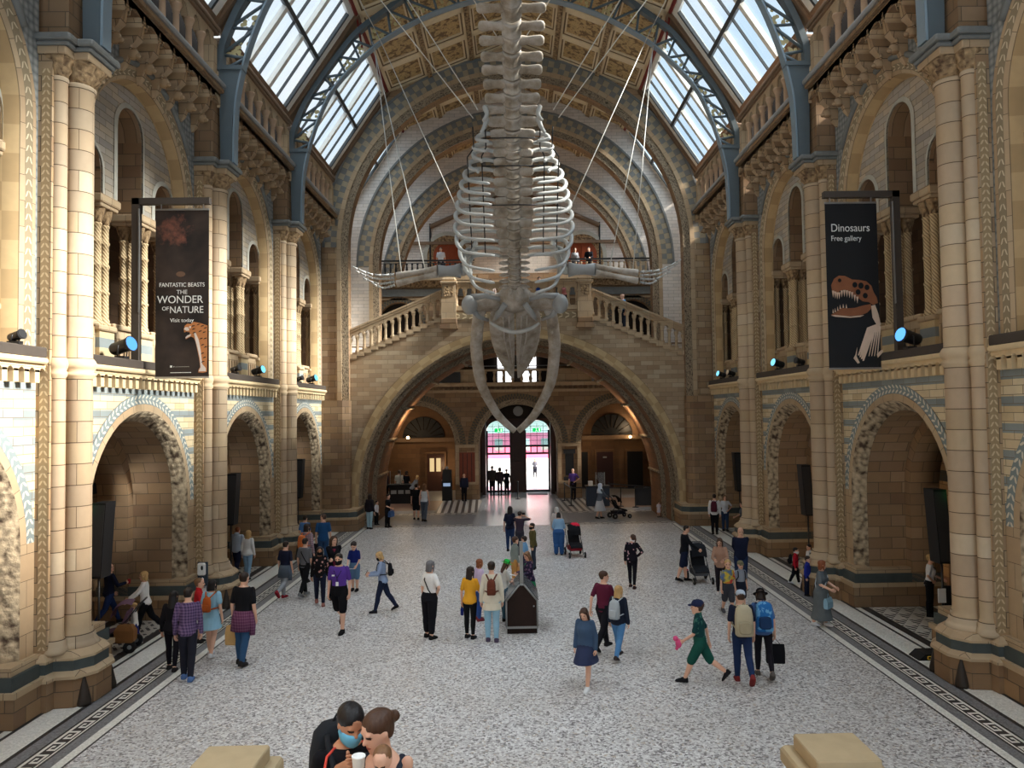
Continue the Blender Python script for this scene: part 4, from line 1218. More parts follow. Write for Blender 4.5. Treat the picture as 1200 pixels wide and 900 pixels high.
for i, s in enumerate((-1, 1)):
    mb = MB(); a, b = sorted((s * .42, s * 1.97))
    for q in (a + .04, b - .04): mb.box(q - .05, q + .05, 48.02, 48.14, 0, 3.85)
    for z in (2.4, 2.86): mb.box(a, b, 48.0, 48.14, z - .06, z + .06)
    for k in range(1, 4): mb.box(a + (b - a) * k / 4 - .03, a + (b - a) * k / 4 + .03, 48.03, 48.12, 2.4, 2.86)
    for k in range(1, 4): mb.box(a + (b - a) * k / 4 - .012, a + (b - a) * k / 4 + .012, 48.05, 48.1, 2.9, 4.3)
    for z in (3.2, 3.5, 3.8, 4.1): mb.box(a, b, 48.05, 48.1, z - .012, z + .012)
    mb.box(a, b, 48.0, 48.14, .0, .12)
    o = struct(mb.build('door_%d' % (i + 3), M['black'], org=(s * 1.19, 48, 0)), 'tall glazed entrance door with stained fanlight, ' + SIDE[s])
    mb = MB(); P = arc(s * 1.19, 3.75, .76, 16, 2.9); mb.loft([[(p[0], 48.07, min(p[1], 4.45)) for p in P], [(p[0], 48.08, min(p[1], 4.45)) for p in P]], True, 0, False)
    mb.build('fanlight', M['stain'], o)
    mb = MB(); mb.box(a, b, 48.07, 48.08, 2.46, 2.8); mb.build('transom_pane', M['clear'], o)
    t = thing('exit_sign', 'green running-man exit sign hung in the fanlight of the %s entrance door' % SIDE[s], 'sign', (s * 1.19, 47.9, 3.82), 'exit signs over the entrance')
    mb = MB(); mb.box(s * 1.19 - .26, s * 1.19 + .26, 47.86, 47.9, 3.75, 3.98); mb.build('lamp_box', M['exit'], t)
    mb = MB(); mb.ell((s * 1.19 - .04, 47.855, 3.94), (.025, .006, .025), 8, 6); mb.tube([(s * 1.19 - .04, 47.855, 3.9), (s * 1.19 - .02, 47.855, 3.84), (s * 1.19 + .04, 47.855, 3.78)], .016, 5)
    mb.tube([(s * 1.19 - .02, 47.855, 3.84), (s * 1.19 - .08, 47.855, 3.79)], .014, 5); mb.box(s * 1.19 + .12, s * 1.19 + .2, 47.85, 47.86, 3.78, 3.95)
    mb.build('pictogram', M['signw'], t)
mb = MB(); mb.lathe([(.3, 0), (.3, .05), (.26, .07), (.26, .05)], (0, 0, 0), 24)
t = mb.build('round_clock', M['leadgrey'], None, (0, 0, 0)); t.location = (.03, 45.95, 5.05); t.rotation_euler = (PI / 2, 0, 0); tag(t, 'round pale clock face above the entrance doors', 'clock')
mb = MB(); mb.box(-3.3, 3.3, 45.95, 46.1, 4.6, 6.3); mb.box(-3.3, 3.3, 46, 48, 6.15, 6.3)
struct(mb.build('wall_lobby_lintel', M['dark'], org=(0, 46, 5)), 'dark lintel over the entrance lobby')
# gallery over the entrance
mb = MB(); mb.box(-9.2, 9.2, 44.3, 50.2, 6.5, 6.7)
W = FW(47.6)
def gb(u):
    a = abs(u); 
    return 9.2 if (a < 2.4 or 3.6 < a < 5.0 or 6.2 < a < 8.8) else 6.7
profile_wall(mb, W, [-9.2, -8.8, -6.2, -5.0, -3.6, -2.4, 2.4, 3.6, 5.0, 6.2, 8.8, 9.2], gb, lambda u: 9.3, 0, .4, 0, 0)
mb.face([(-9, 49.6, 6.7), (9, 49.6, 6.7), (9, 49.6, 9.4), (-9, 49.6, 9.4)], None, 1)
mb.box(-9.2, 9.2, 44, 50.2, 9.3, 9.45, 1)
struct(mb.build('floor_entrance_gallery', [M['brown'], M['dark']], org=(0, 47, 6.6)), 'gallery over the entrance with dark openings')
for i, s in enumerate((-1, 1)):
    mb = MB(); a, b = sorted((s * .3, s * 1.25)); mb.box(a, b, 49.5, 49.56, 6.95, 8.7)
    o = struct(mb.build('window_%d' % (wn + 1 + i), M['skywin'], org=(s * .8, 49.5, 7)), 'bright window at the back of the entrance gallery, ' + SIDE[s])
    mb = MB(); mb.box(s * .78 - .03, s * .78 + .03, 49.46, 49.5, 6.95, 8.7); mb.box(a, b, 49.46, 49.5, 7.8, 7.86); mb.build('window_bar', M['black'], o)
t = thing('gallery_balustrade', 'stone balustrade of the gallery over the entrance arches', 'balustrade', (0, 44.5, 6.72))
mb = MB(); mb.box(-9, 9, 44.38, 44.62, 7.38, 7.5); mb.build('hand_rail', M['dressed'], t)
for x in (-8.6, 8.6): mb = MB(); mb.box(x - .35, x + .35, 44.4, 44.6, 6.72, 7.38); mb.build('solid_panel', M['dressed'], t)
for a, b in ((-5.35, -2.25), (2.25, 5.35)): mb = MB(); mb.box(a, b, 44.42, 44.58, 6.72, 7.38); mb.build('solid_panel', M['dressed'], t)
for k in range(32):
    x = -8.2 + 16.4 * k / 31
    if abs(x) < 2.2 or 5.4 < abs(x):
        mb = MB(); mb.lathe([(.09, 0), (.06, .06), (.1, .2), (.05, .45), (.09, .6), (.09, .66)], (x, 44.5, 6.72), 8); mb.build('baluster', M['dressed'], t)
t = thing('gallery_rail', 'thin steel safety rail above the entrance gallery balustrade', 'railing', (0, 44.3, 7.5))
mb = MB(); mb.tube([(-9, 44.36, 7.68), (9, 44.36, 7.68)], .025, 6); mb.build('bar', M['steel'], t)
for x in (-7, -4.4, 4.4, 7):
    mb = MB(); mb.box(x - .06, x + .06, 44.33, 44.4, 6.72, 8.6 if abs(x) < 5 else 7.7); mb.build('post', M['steel'], t)
mb = MB(); wbox(mb, FW(44.3), -5.2, -3.3, 0, .04, 6.75, 7.35); o = mb.build('dark_screen', M['blackm']); tag(o, 'black cloth screen on the entrance gallery rail, left', 'screen')
# ------------------------------------------------------------------ the whale skeleton diving under the roof
VERT = [(17.0, 15.86), (17.46, 15.78), (17.92, 15.68), (18.38, 15.56), (18.83, 15.44), (19.26, 15.34), (19.78, 15.14), (20.22, 14.97), (20.66, 14.74), (21.02, 14.54), (21.4, 14.3), (21.76, 14.05), (22.05, 13.82), (22.33, 13.58), (22.62, 13.32), (22.84, 13.11), (23.04, 12.9), (23.25, 12.67), (23.47, 12.44), (23.69, 12.2), (23.9, 11.95), (24.12, 11.69), (24.35, 11.41), (24.58, 11.12), (24.8, 10.84), (25.0, 10.58), (25.17, 10.36), (25.31, 10.16), (25.44, 9.99), (25.56, 9.81), (25.68, 9.63), (25.8, 9.44), (25.93, 9.26)]
SPAN = [.92, .92, .92, .92, .92, .9, .88, .88, .86, .85, .83, .8, .78, .74, .68, .63, .6, .6, .62, .62, .6, .6, .64, .62, .58, .52, .48, .5, .46, .46, .48, .5, .5]
WX = -.1
wh = thing('whale_skeleton', 'huge pale whale skeleton hung head-down from the roof in mid hall', 'skeleton', (WX, 24, 11))
FR = []
for i, p in enumerate(VERT):
    a = Vector((0,) + VERT[max(i - 1, 0)]); b = Vector((0,) + VERT[min(i + 1, len(VERT) - 1)])
    t = (b - a).normalized(); v = Vector((0, t.z, -t.y))   # ventral side
    if v.z > 0: v = -v
    FR.append((Vector((WX, p[0], p[1])), t, v, (b - a).length / (2 if 0 < i < len(VERT) - 1 else 1)))
X1 = Vector((1, 0, 0))
for i, (c, t, v, g) in enumerate(FR):
    Mx = Matrix((X1, t, v)).transposed().to_4x4(); Mx.translation = c
    mb = MB(); cerv = i >= 27
    R = .27 - .05 * min(1, i / 26); L = g * .9
    prof = [(-.5, .78), (-.48, 1.0), (-.36, 1.02), (-.15, .84), (.1, .82), (.34, .98), (.46, 1.04), (.5, .8)]
    rings = []
    for s_, k in prof:
        ring_ = []
        for j in range(20):
            an = 2 * PI * j / 20; x, vv = cos(an) * R * k, sin(an) * R * k * .95
            if abs(cos(an)) < .3 and sin(an) > 0: vv += .035 * (1 - abs(s_))
            ring_.append((x, s_ * L, vv))
        rings.append(ring_)
    mb.loft(rings)
    S = SPAN[i]
    for sg in (-1, 1):
        sec = []
        hw = min(.17, g * .42) if not cerv else .05
        for f, k, th in ((.12, 1.15, .1), (.3, .95, .075), (.5, .78, .06), (.72, .95, .06), (.88, 1.05, .06), (.96, .85, .05), (1.0, .4, .03)):
            if 13 <= i < 27: k = (1.5, 1.3, 1.1, 1.1, 1.0, .8, .4)[(.12, .3, .5, .72, .88, .96, 1.0).index(f)]
            x = sg * S * f; o = -.04 * f if i < 13 else .03 * f
            sec.append([(x, hw * k * cos(2 * PI * j / 12) + (.04 * f if i < 13 else 0), th * sin(2 * PI * j / 12) + o - .02) for j in range(12)])
        mb.loft(sec)
        if cerv: mb.tube([(sg * .18, 0, -.1), (sg * .38, .02, -.16), (sg * .5, .02, -.02), (sg * .36, .02, .1), (sg * .18, 0, .05)], .03, 6)
    if not cerv:        # arch and neural spine on the far side
        mb.loft([[(x, y + .02, -R * .6) for x, y in ((-.16, -.1), (.16, -.1), (.16, .1), (-.16, .1))], [(x, y - .06, -R - .2) for x, y in ((-.09, -.12), (.09, -.12), (.09, .1), (-.09, .1))],
                 [(x, y - .2, -R - .55) for x, y in ((-.035, -.15), (.035, -.15), (.035, .13), (-.035, .13))], [(x, y - .3, -R - .8) for x, y in ((-.03, -.12), (.03, -.12), (.03, .12), (-.03, .12))]], True, 0, False)
        for sg in (-1, 1): mb.tube([(sg * .1, .05, -R - .12), (sg * .22, .2, -R - .1)], [.05, .02], 6)
    m2 = MB(); m2.add(mb, Mx)
    m2.build('vertebra', M['bone'], wh)
RW = [.74, .82, .95, 1.05, 1.2, 1.35, 1.5, 1.62, 1.7, 1.78, 1.85, 1.88, 1.85, 1.75, 1.62, 1.45]
RH = [.4, .45, .35, .4, .5, .55, .65, .75, .8, .85, .9, 1.15, 1.5, 1.9, 2.25, 2.5]
for k in range(16):
    i = 12 + k
    c, t, v, g = FR[i]
    for sg in (-1, 1):
        p = SPAN[i] * .96; w = RW[k]; h = RH[k]; e = max(.62, .84 - .02 * k) if k > 5 else w * .8
        if k < 2: pts = [(p, .0, 0), (p + .05, .05, -.12), (w, .2, .02), (w + .12, h, .12)]
        elif k < 4: pts = [(p, 0, 0), (p + .15, .02, -.02), (w + .05, .12, .0), (w + .1, .3, .02), (w - .25, h, .05)]
        else: pts = [(p - .06, -.02, 0), (p + .14, -.1, -.03), (p + (w - p) * .6, -.12, -.04), (w * .96, 0, -.02), (w, h * .3, .0), (w * .95, h * .6, .03), (w * .8, h * .85, .05), (e, h, .06)]
        P = curve_pts([(sg * a, tt, vv) for a, vv, tt in pts], 5)
        n = len(P)
        rad = [.05 + .025 * sin(PI * min(1, q / (n - 1) * 1.15)) for q in range(n)]; rad[-1] = .03; rad[0] = .045
        mb = MB(); mb.tube([c + X1 * q.x + t * q.y + v * q.z for q in P], rad, 9)
        mb.build('rib', M['rib'], wh)
# skull
a = Vector((0, .848, -.53)); vv = Vector((0, -.53, -.848)); O = Vector((WX, 26.1, 9.0))
def sk(x, s_, h): return O + X1 * x + a * s_ + vv * h
mb = MB()
for sg in (-1, 1):      # the two halves of the rostrum with a groove between them
    sec = []
    for s_, w, h, th in ((.55, .6, .05, .3), (.9, .86, .08, .3), (1.3, .93, .1, .26), (1.9, .93, .12, .24), (2.6, .88, .12, .22), (3.2, .79, .1, .19), (3.75, .65, .08, .15), (4.2, .5, .05, .11), (4.6, .34, .02, .07), (4.85, .24, 0, .05), (5.0, .15, 0, .03)):
        x0 = .03 if s_ < 3.6 else .03 + (s_ - 3.6) * .03
        row = []
        for j in range(14):
            q = 2 * PI * j / 14
            x = x0 + (w - x0) * (.5 - .5 * cos(q)); y = h * (1 - x / w) + th * .5 * sin(q) * (1.25 - .5 * x / w)
            row.append(sk(sg * x, s_, y))
        sec.append(row)
    mb.loft(sec)
    for x in (.22, .42): mb.tube([sk(sg * x, .8, .26), sk(sg * x * .95, 2.0, .27), sk(sg * x * .5, 3.8, .16)], [.03, .035, .015], 6)
mb.build('rostrum', M['bone'], wh)
mb = MB()
mb.ell(sk(0, .3, -.1), (.62, .6, .5), 16, 10); mb.ell(sk(0, -.05, .08), (.36, .28, .3), 12, 8)
for sg in (-1, 1):
    mb.ell(sk(sg * .16, -.22, .05), (.13, .16, .2), 10, 7)
    P = [(.4, .35, -.05, .34), (.8, .45, -.05, .3), (1.2, .45, .02, .26), (1.5, .35, .1, .3), (1.72, .25, .18, .2)]
    mb.loft([[sk(sg * x, s_ + r * 1.25 * cos(2 * PI * j / 12), h + r * .7 * sin(2 * PI * j / 12)) for j in range(12)] for x, s_, h, r in P])
mb.build('cranium', M['bone'], wh)
for sg in (-1, 1):
    mb = MB(); mb.ell(sk(sg * 1.56, .25, .2), (.28, .33, .34), 14, 9); mb.tube([sk(sg * 1.55, .3, .2), sk(sg * 1.3, .75, .3), sk(sg * .95, 1.1, .2)], [.12, .09, .06], 8); mb.tube([sk(sg * 1.5, .1, 0), sk(sg * 1.0, -.05, .05), sk(sg * .5, .1, .1)], [.13, .09, .07], 8)
    mb.build('squamosal', M['bonegrey'], wh)
    mb = MB(); mb.tube([sk(sg * .34, .05, .35), sk(sg * .6, .45, .5), sk(sg * .75, .85, .42)], [.1, .1, .05], 8); mb.build('tympanic_bone', M['bonegrey'], wh)
    J = [(-1.28, 26.75, 8.56), (-1.36, 27.05, 8.1), (-1.42, 27.35, 7.62), (-1.44, 27.6, 7.2), (-1.36, 28.0, 6.36), (-1.22, 28.3, 5.82), (-.78, 28.85, 4.98), (-.42, 29.1, 4.56), (-.1, 29.25, 4.28)]
    P = curve_pts([((sg * abs(x + .03)) + WX, y, z) for x, y, z in J], 5); n = len(P)
    R = [.2 + .02 * sin(q / n * 6) if q < n * .5 else .2 - .09 * (q / n - .5) * 2 for q in range(n)]; R[0] = .17
    mb = MB(); mb.tube(P, R, 14, flat=.8)
    mb.ell(P[0], (.24, .24, .26), 12, 8); mb.ell(P[8] + Vector((-sg * .05, -.1, .1)), (.1, .14, .2), 8, 6); mb.ell(P[26] + Vector((sg * .1, 0, 0)), (.09, .09, .13), 8, 6)
    mb.build('mandible', M['bone'], wh)
    # shoulder blade: a fan-shaped plate
    mb = MB(); c0 = Vector((sg * 1.72 + WX, 25.5, 9.75))
    F = [c0 + Vector((-sg * .1 * k * .2, -.2 - .5 * sin(q) * 1.2, .3 + .55 * cos(q))) for k, q in enumerate([-.9 + 1.8 * j / 8 for j in range(9)])]
    F = [c0 + Vector((-sg * (.35 + .12 * math.cos(q)), -.95 * sin(q) * .7 - .25, .85 * cos(q) + .15)) for q in [-1.0 + 2.0 * j / 8 for j in range(9)]]
    th = Vector((sg * .05, 0, 0))
    base = [c0 + Vector((0, -.15, 0)), c0 + Vector((0, .15, 0))]
    poly = [base[0]] + F + [base[1]]
    mb.loft([[p - th for p in poly], [p + th for p in poly]], True, 0, False); mb.ell(c0, (.16, .2, .18), 10, 7)
    mb.tube([c0 + Vector((0, -.1, .1)), F[4]], [.1, .05], 8)
    mb.build('shoulder_blade', M['rib'], wh)
    mb = MB(); h0 = c0 + Vector((sg * .1, 0, 0)); h1 = Vector((sg * 2.62 + WX * .3, 25.35, 9.72)); mb.tube([h0, h0.lerp(h1, .25), h0.lerp(h1, .6), h1], [.26, .2, .17, .22], 12); fl_ = mb.build('flipper', M['bonegrey'], wh)
    for dz, nm in ((.12, 'radius_bone'), (-.13, 'ulna_bone')):
        mb = MB(); A = h1 + Vector((0, 0, dz * .7)); B = Vector((sg * 4.05, 25.6, 9.5 + dz * 1.1)); mb.tube([A, A.lerp(B, .15), A.lerp(B, .5), A.lerp(B, .85), B], [.13, .1, .085, .11, .12], 10); mb.build(nm, M['bone'], fl_)
    W0 = Vector((sg * 4.15, 25.6, 9.5))
    for k, (tip, nb) in enumerate((((5.6, 10.0), 6), ((5.5, 9.86), 7), ((5.25, 9.62), 6), ((4.95, 9.45), 4))):
        tx, tz = tip
        mb = MB(); T = Vector((sg * tx, 25.75 + .05 * k, tz if sg < 0 else tz + .12)); S0 = W0 + Vector((0, .03 * k, .16 - .11 * k)); mid = S0.lerp(T, .5) + Vector((0, 0, -.14))
        C = curve_pts([S0, mid, T], 20)
        for b in range(nb):
            i0 = int(b / nb * 40); i1 = int((b + .82) / nb * 40); r = .055 * (1 - b / nb * .55)
            mb.tube([C[i0], C[(i0 + i1) // 2], C[i1]], [r, r * .6, r * .95], 7)
        mb.build('digit', M['rib'], fl_)
mb = MB(); P = curve_pts([(-.98, 26.4, 8.12), (-.6, 26.35, 7.88), (-.1, 26.3, 7.75), (.4, 26.35, 7.86), (.74, 26.4, 8.06)], 5); mb.tube(P, [.045 + .03 * sin(PI * k / (len(P) - 1)) for k in range(len(P))], 8); mb.build('hyoid_bone', M['rib'], wh)
# thin steel armature
for sg in (-1, 1):
    for x, h in ((.95, .25), (1.38, .3)):
        mb = MB(); mb.tube([FR[i][0] + X1 * sg * x * (1 if i > 15 else .85) + FR[i][2] * h for i in range(13, 27)], .022, 6); mb.build('support_rod', M['blackm'], wh)
for i in (14, 17, 21):
    mb = MB(); c, t, v, g = FR[i]; mb.tube([c - X1 * .95 + v * .26, c + v * .24, c + X1 * .95 + v * .26], .02, 6); mb.build('cross_rod', M['blackm'], wh)
# suspension cables
def cable(p, q, label, r=.016):
    o = thing('suspension_cable', label, 'cable', p, 'cables holding up the whale skeleton')
    mb = MB(); mb.tube([p, q], r, 6); mb.build('strand', M['cable'], o)
    mb = MB(); mb.tube([Vector(p).lerp(Vector(q), .0), Vector(p).lerp(Vector(q), .012)], r * 2.2, 6); mb.build('shackle', M['steel'], o)
    return o
for sg, sd in ((-1, 'left'), (1, 'right')):
    e = lambda x: sg * x
    cable((e(4.95), 27.2, 18.75), (e(1.85) + WX, 24.3, 11.6), 'white cable from the %s of the farthest iron arch to the rib cage' % sd)
    cable((e(5.1), 27.2, 18.4), (e(3.1), 25.5, 9.85), 'white cable from the %s of the farthest iron arch to the middle of the flipper' % sd)
    cable((e(5.05), 27.25, 18.3), (e(3.9), 25.6, 9.75), 'white cable from the %s of the farthest iron arch to the wrist of the flipper' % sd)
    cable((e(5.45), 22.0, 18.95), (e(4.95), 27.2, 18.75), 'white cable running forward along the %s skylight to the farthest iron arch' % sd)
    cable((e(5.6), 21.0, 19.0), (e(1.25), 22.1, 13.6), 'outer of two white cables from the %s roof edge to the last ribs' % sd)
    cable((e(4.8), 20.7, 19.4), (e(1.1), 22.0, 13.8), 'inner of two white cables from the %s roof edge to the last ribs' % sd)
    cable((e(3.6), 19.0, 19.6), (e(.4) + WX, 20.0, 15.0), 'white cable from the %s of the roof to the loin vertebrae' % sd)
# ------------------------------------------------------------------ people
PENDING = []          # (object, voxel size, material painter)
CM = {}
def cloth(rgb, pat=None, rgb2=None):
    k = (rgb, pat, rgb2)
    if k in CM: return CM[k]
    if pat is None:
        m = plain('cloth %d %d %d' % rgb, rgb, .9, var=.14, scale=9.0, spec=.15)
    else:
        t = NT('%s cloth' % pat); o = t.obj(); s = t.sep(o)
        a, b = lin(rgb), lin(rgb2)
        if pat == 'plaid':
            fx = t.math('LESS_THAN', t.math('FRACT', t.math('MULTIPLY', t.math('ADD', s[0], s[1]), 18.0)), .45)
            fz = t.math('LESS_THAN', t.math('FRACT', t.math('MULTIPLY', s[2], 18.0)), .45)
            c = t.mix(t.math('MULTIPLY', t.math('ADD', fx, fz), .5), a, b)
        elif pat == 'floral':
            v = t.n('TexVoronoi', Vector=o, Scale=11.0)
            c = t.mix(t.math('LESS_THAN', v.outputs['Distance'], .3), a, b)
        elif pat == 'dye':
            n = t.noise(o, 5.0, 2.0)
            c = t.ramp(n.outputs['Fac'], [(.3, lin((70, 110, 190))), (.43, lin((120, 130, 120))), (.5, lin((214, 196, 70))), (.57, lin((206, 60, 60))), (.7, lin((120, 120, 120)))])
        else:
            n = t.noise(o, 9.0, 3.0)
            c = t.mix(t.math('GREATER_THAN', n.outputs['Fac'], .54), a, b)
        m = t.bsdf(c, .9, spec=.15)
    CM[k] = m; return m
SKIN = {'l': plain('fair skin', (226, 178, 152), .55, var=.05), 'm': plain('tan skin', (190, 136, 104), .55, var=.05), 'd': plain('dark skin', (122, 82, 60), .55, var=.05)}
EYE = plain('eye', (34, 28, 26), .3, var=.02); LIP = plain('lips', (168, 92, 84), .5, var=.05)
HAIRC = {'black': (26, 22, 22), 'brown': (74, 50, 36), 'dark': (44, 32, 26), 'blond': (198, 160, 106), 'grey': (112, 110, 112), 'ginger': (138, 78, 46), 'lbrown': (122, 88, 60), 'white': (206, 204, 200)}
HM = {}
def hairmat(c):
    if c not in HM:
        t = NT('%s hair' % c); o = t.obj()
        n = t.n('TexNoise', Vector=t.n('Mapping', Vector=o, Scale=(60, 60, 7)).outputs[0], Scale=1.0, Detail=2.0)
        b = lin(HAIRC[c]); col = t.mix(n.outputs['Fac'], tuple(x * .6 for x in b), tuple(min(1, x * 1.35) for x in b))
        HM[c] = t.bsdf(col, .5, bump=n.outputs['Fac'], bstr=.4, bdist=.01)
    return HM[c]

def ellring(c, rx, ry, ax, ay, n=14, front=1.0):
    return [c + ax * (rx * cos(2 * PI * j / n)) + ay * (ry * sin(2 * PI * j / n)) for j in range(n)]

class Fig:
    def __init__(s, h, kind='m', legs=(2, 2, -2, 2), L='down', R='down', lean=3, hy=0, hp=0, fat=1.0, twist=0):
        s.h = h; s.kind = kind; s.fat = fat
        V = Vector
        hh = h * {'m': .134, 'f': .134, 'c': .165, 'b': .25}[kind]
        s.hh = hh
        th, sh, ank = .245 * h, .238 * h, .04 * h
        if kind == 'c': th, sh = .232 * h, .222 * h
        s.J = {}
        lf, lk, rf, rk = [math.radians(x) for x in legs]
        low = 0
        offs = {}
        for nm, f, k in (('L', lf, lk), ('R', rf, rk)):
            kn = V((0, sin(f) * th, -cos(f) * th)); an = kn + V((0, sin(f - k) * sh, -cos(f - k) * sh))
            offs[nm] = (kn, an); low = min(low, an.z)
        hz = ank - low; s.hz = hz
        mid = (offs['L'][1].y + offs['R'][1].y) / 2
        P = V((0, -mid, hz)); s.P = P
        s.hipw = {'m': .05, 'f': .052, 'c': .048, 'b': .05}[kind] * h * fat
        for nm, sx in (('L', -1), ('R', 1)):
            H = P + V((sx * s.hipw, 0, 0)); s.J['hip' + nm] = H; s.J['knee' + nm] = H + offs[nm][0]; s.J['ank' + nm] = H + offs[nm][1]
        ln = math.radians(lean); s.up = V((0, sin(ln), cos(ln))); s.fw = V((0, cos(ln), -sin(ln))); s.rt = V((1, 0, 0))
        if twist:
            q = Matrix.Rotation(math.radians(-twist), 3, s.up); s.fw = q @ s.fw; s.rt = q @ s.rt
        top = (1 - .545) * h - hh if kind != 'c' else (1 - .515) * h - hh
        s.tl = top            # pelvis to chin base
        s.sw = {'m': .1, 'f': .086, 'c': .084, 'b': .084}[kind] * h
        s.shz = s.tl * .845
        for nm, sx in (('L', -1), ('R', 1)): s.J['sho' + nm] = P + s.up * s.shz + s.rt * sx * s.sw
        s.neck = P + s.up * (s.tl * .97)
        hr = Matrix.Rotation(math.radians(-hy), 3, 'Z') @ Matrix.Rotation(math.radians(-lean * .4 - hp), 3, 'X')
        s.hR = hr; s.chin = P + s.up * (s.tl + .0 * h) + V((0, .01 * h, 0)) - hr @ V((0, 0, 0))
        s.head0 = s.chin
        for nm, sx, spec in (('L', -1, L), ('R', 1, R)):
            if isinstance(spec, str):
                T = {'down': (.135, .025, .47), 'fwd': (.125, .13, .5), 'back': (.13, -.1, .485), 'hip': (.095, .05, .575), 'phone': (.05, .17, .68), 'read': (.075, .2, .62), 'chin': (.04, .13, .79), 'pocket': (.12, .04, .5),
                     'photo': (.07, .19, .84), 'push': (.1, .25, .55), 'hold': (.09, .18, .58), 'cross': (-.03, .13, .63), 'behind': (.03, -.1, .53), 'strap': (.08, .1, .72), 'point': (.14, .3, .72), 'hand': (.2, .07, .5)}[spec]
            else: T = spec
            T = V((sx * T[0] * h, T[1] * h, T[2] * h + (hz - .525 * h))) + V((0, P.y, 0))
            if kind == 'c': T.z -= .03 * h
            S = s.J['sho' + nm]; L1, L2 = .168 * h, .148 * h
            d = T - S; D = min(d.length, (L1 + L2) * .985); d.normalize(); T = S + d * D
            a = (L1 * L1 - L2 * L2 + D * D) / (2 * D); q = math.sqrt(max(0, L1 * L1 - a * a))
            pole = V((sx * .5, -1, -.35)); 
            if spec == 'hip': pole = V((sx * 1, -.5, 0))
            pole = pole - d * pole.dot(d); pole.normalize()
            s.J['elb' + nm] = S + d * a + pole * q; s.J['wri' + nm] = T
            s.J['hdir' + nm] = (T - s.J['elb' + nm]).normalized()
    def sp(s, u, y=0.0): return s.P + s.up * (u * s.h) + s.fw * (y * s.h)
    SEC = {'m': [(-.06, .066, .056, 0), (-.02, .094, .066, -.006), (.03, .092, .062, 0), (.09, .082, .055, .004), (.16, .092, .062, .006), (.22, .102, .066, .004), (.262, .098, .058, 0), (.29, .07, .046, -.004), (.31, .04, .038, -.004)],
           'f': [(-.06, .066, .058, 0), (-.02, .1, .07, -.01), (.03, .092, .062, -.002), (.085, .07, .05, .003), (.15, .08, .062, .012), (.2, .088, .07, .014), (.25, .085, .052, 0), (.282, .062, .042, -.004), (.305, .034, .034, -.004)],
           'c': [(-.06, .062, .056, 0), (-.02, .084, .064, 0), (.03, .082, .062, .002), (.08, .078, .06, .006), (.14, .082, .06, .004), (.19, .086, .058, .002), (.225, .08, .05, 0), (.25, .058, .042, 0), (.27, .036, .036, 0)]}
    SEC['b'] = SEC['c']
    def torso(s, mb, u0, u1, off=0.0, flare=0.0):
        S = s.SEC[s.kind]; k = s.tl / (.321 * s.h) if s.kind != 'c' else s.tl / (.32 * s.h) * 1.15
        us = [x[0] for x in S]; rings = []
        n = 12
        for i in range(n + 1):
            u = u0 + (u1 - u0) * i / n
            def ip(c): return float(np.interp(u, us, [x[c] for x in S]))
            rx, ry, y = ip(1) * s.fat, ip(2) * (.5 + .5 * s.fat), ip(3)
            fl = flare * (1 - i / n)
            uu = u * k if u > 0 else u
            rings.append(ellring(s.sp(uu, y), rx * s.h + off + fl * s.h, ry * s.h + off + fl * .8 * s.h, s.rt, s.fw))
        mb.loft(rings)
    def arm(s, mb, nm, f0, f1, off, r0=.03, r1=.024, r2=.017, cuff=0):
        """covers the arm from the shoulder to fraction f1 (1 elbow, 2 wrist)"""
        h = s.h; S, E, Wp = s.J['sho' + nm], s.J['elb' + nm], s.J['wri' + nm]
        fk = .5 + .5 * s.fat
        e = S.lerp(E, min(1, f1)); ra = (r0 + (r1 - r0) * min(1, f1)) * h * fk + off
        mb.cap(S, r0 * h * fk + off, e, ra + cuff, 10)
        if f1 > 1: mb.cap(E, r1 * h * fk + off, E.lerp(Wp, f1 - 1), (r1 + (r2 - r1) * (f1 - 1)) * h * fk + off + cuff, 10)
    def leg(s, mb, nm, f1, off, k=1.0, wide=0.0):
        h = s.h; H, K, A = s.J['hip' + nm], s.J['knee' + nm], s.J['ank' + nm]; fk = (.4 + .6 * s.fat) * k
        H2 = H + Vector((0, 0, -.01 * h))
        e = H2.lerp(K, min(1, f1)); mb.cap(H2, .053 * h * fk + off, e, (.053 - .018 * min(1, f1)) * h * fk + off + wide, 12)
        if f1 > 1:
            e = K.lerp(A, f1 - 1); c = K.lerp(A, .33 * min(1, (f1 - 1) * 2)) + Vector((0, -.006 * h, 0))
            mb.cap(K, .034 * h * fk + off, c, .034 * h * fk + off + wide * .6, 12); mb.cap(c, .034 * h * fk + off, e, (.034 - .013 * (f1 - 1)) * h * fk + off + wide, 12)
    def hp_(s, x, y, z):
        """point in head space, units of head height, origin at the chin"""
        return s.head0 + s.hR @ Vector((x * s.hh, y * s.hh, z * s.hh))
    HSEC = [(-.02, .1, .1, .2), (.03, .18, .17, .17), (.12, .235, .25, .1), (.24, .275, .33, .04), (.38, .305, .375, .0), (.5, .325, .4, -.02), (.64, .335, .42, -.04), (.78, .315, .4, -.05), (.9, .235, .3, -.05), (.97, .12, .16, -.05)]
    def headshape(s, mb, grow=0.0, z0=-.1):
        ax = s.hR @ Vector((1, 0, 0)); ay = s.hR @ Vector((0, 1, 0))
        mb.loft([ellring(s.hp_(0, y, z), (rx + grow) * s.hh, (ry + grow) * s.hh, ax, ay, 16) for z, rx, ry, y in s.HSEC if z >= z0])
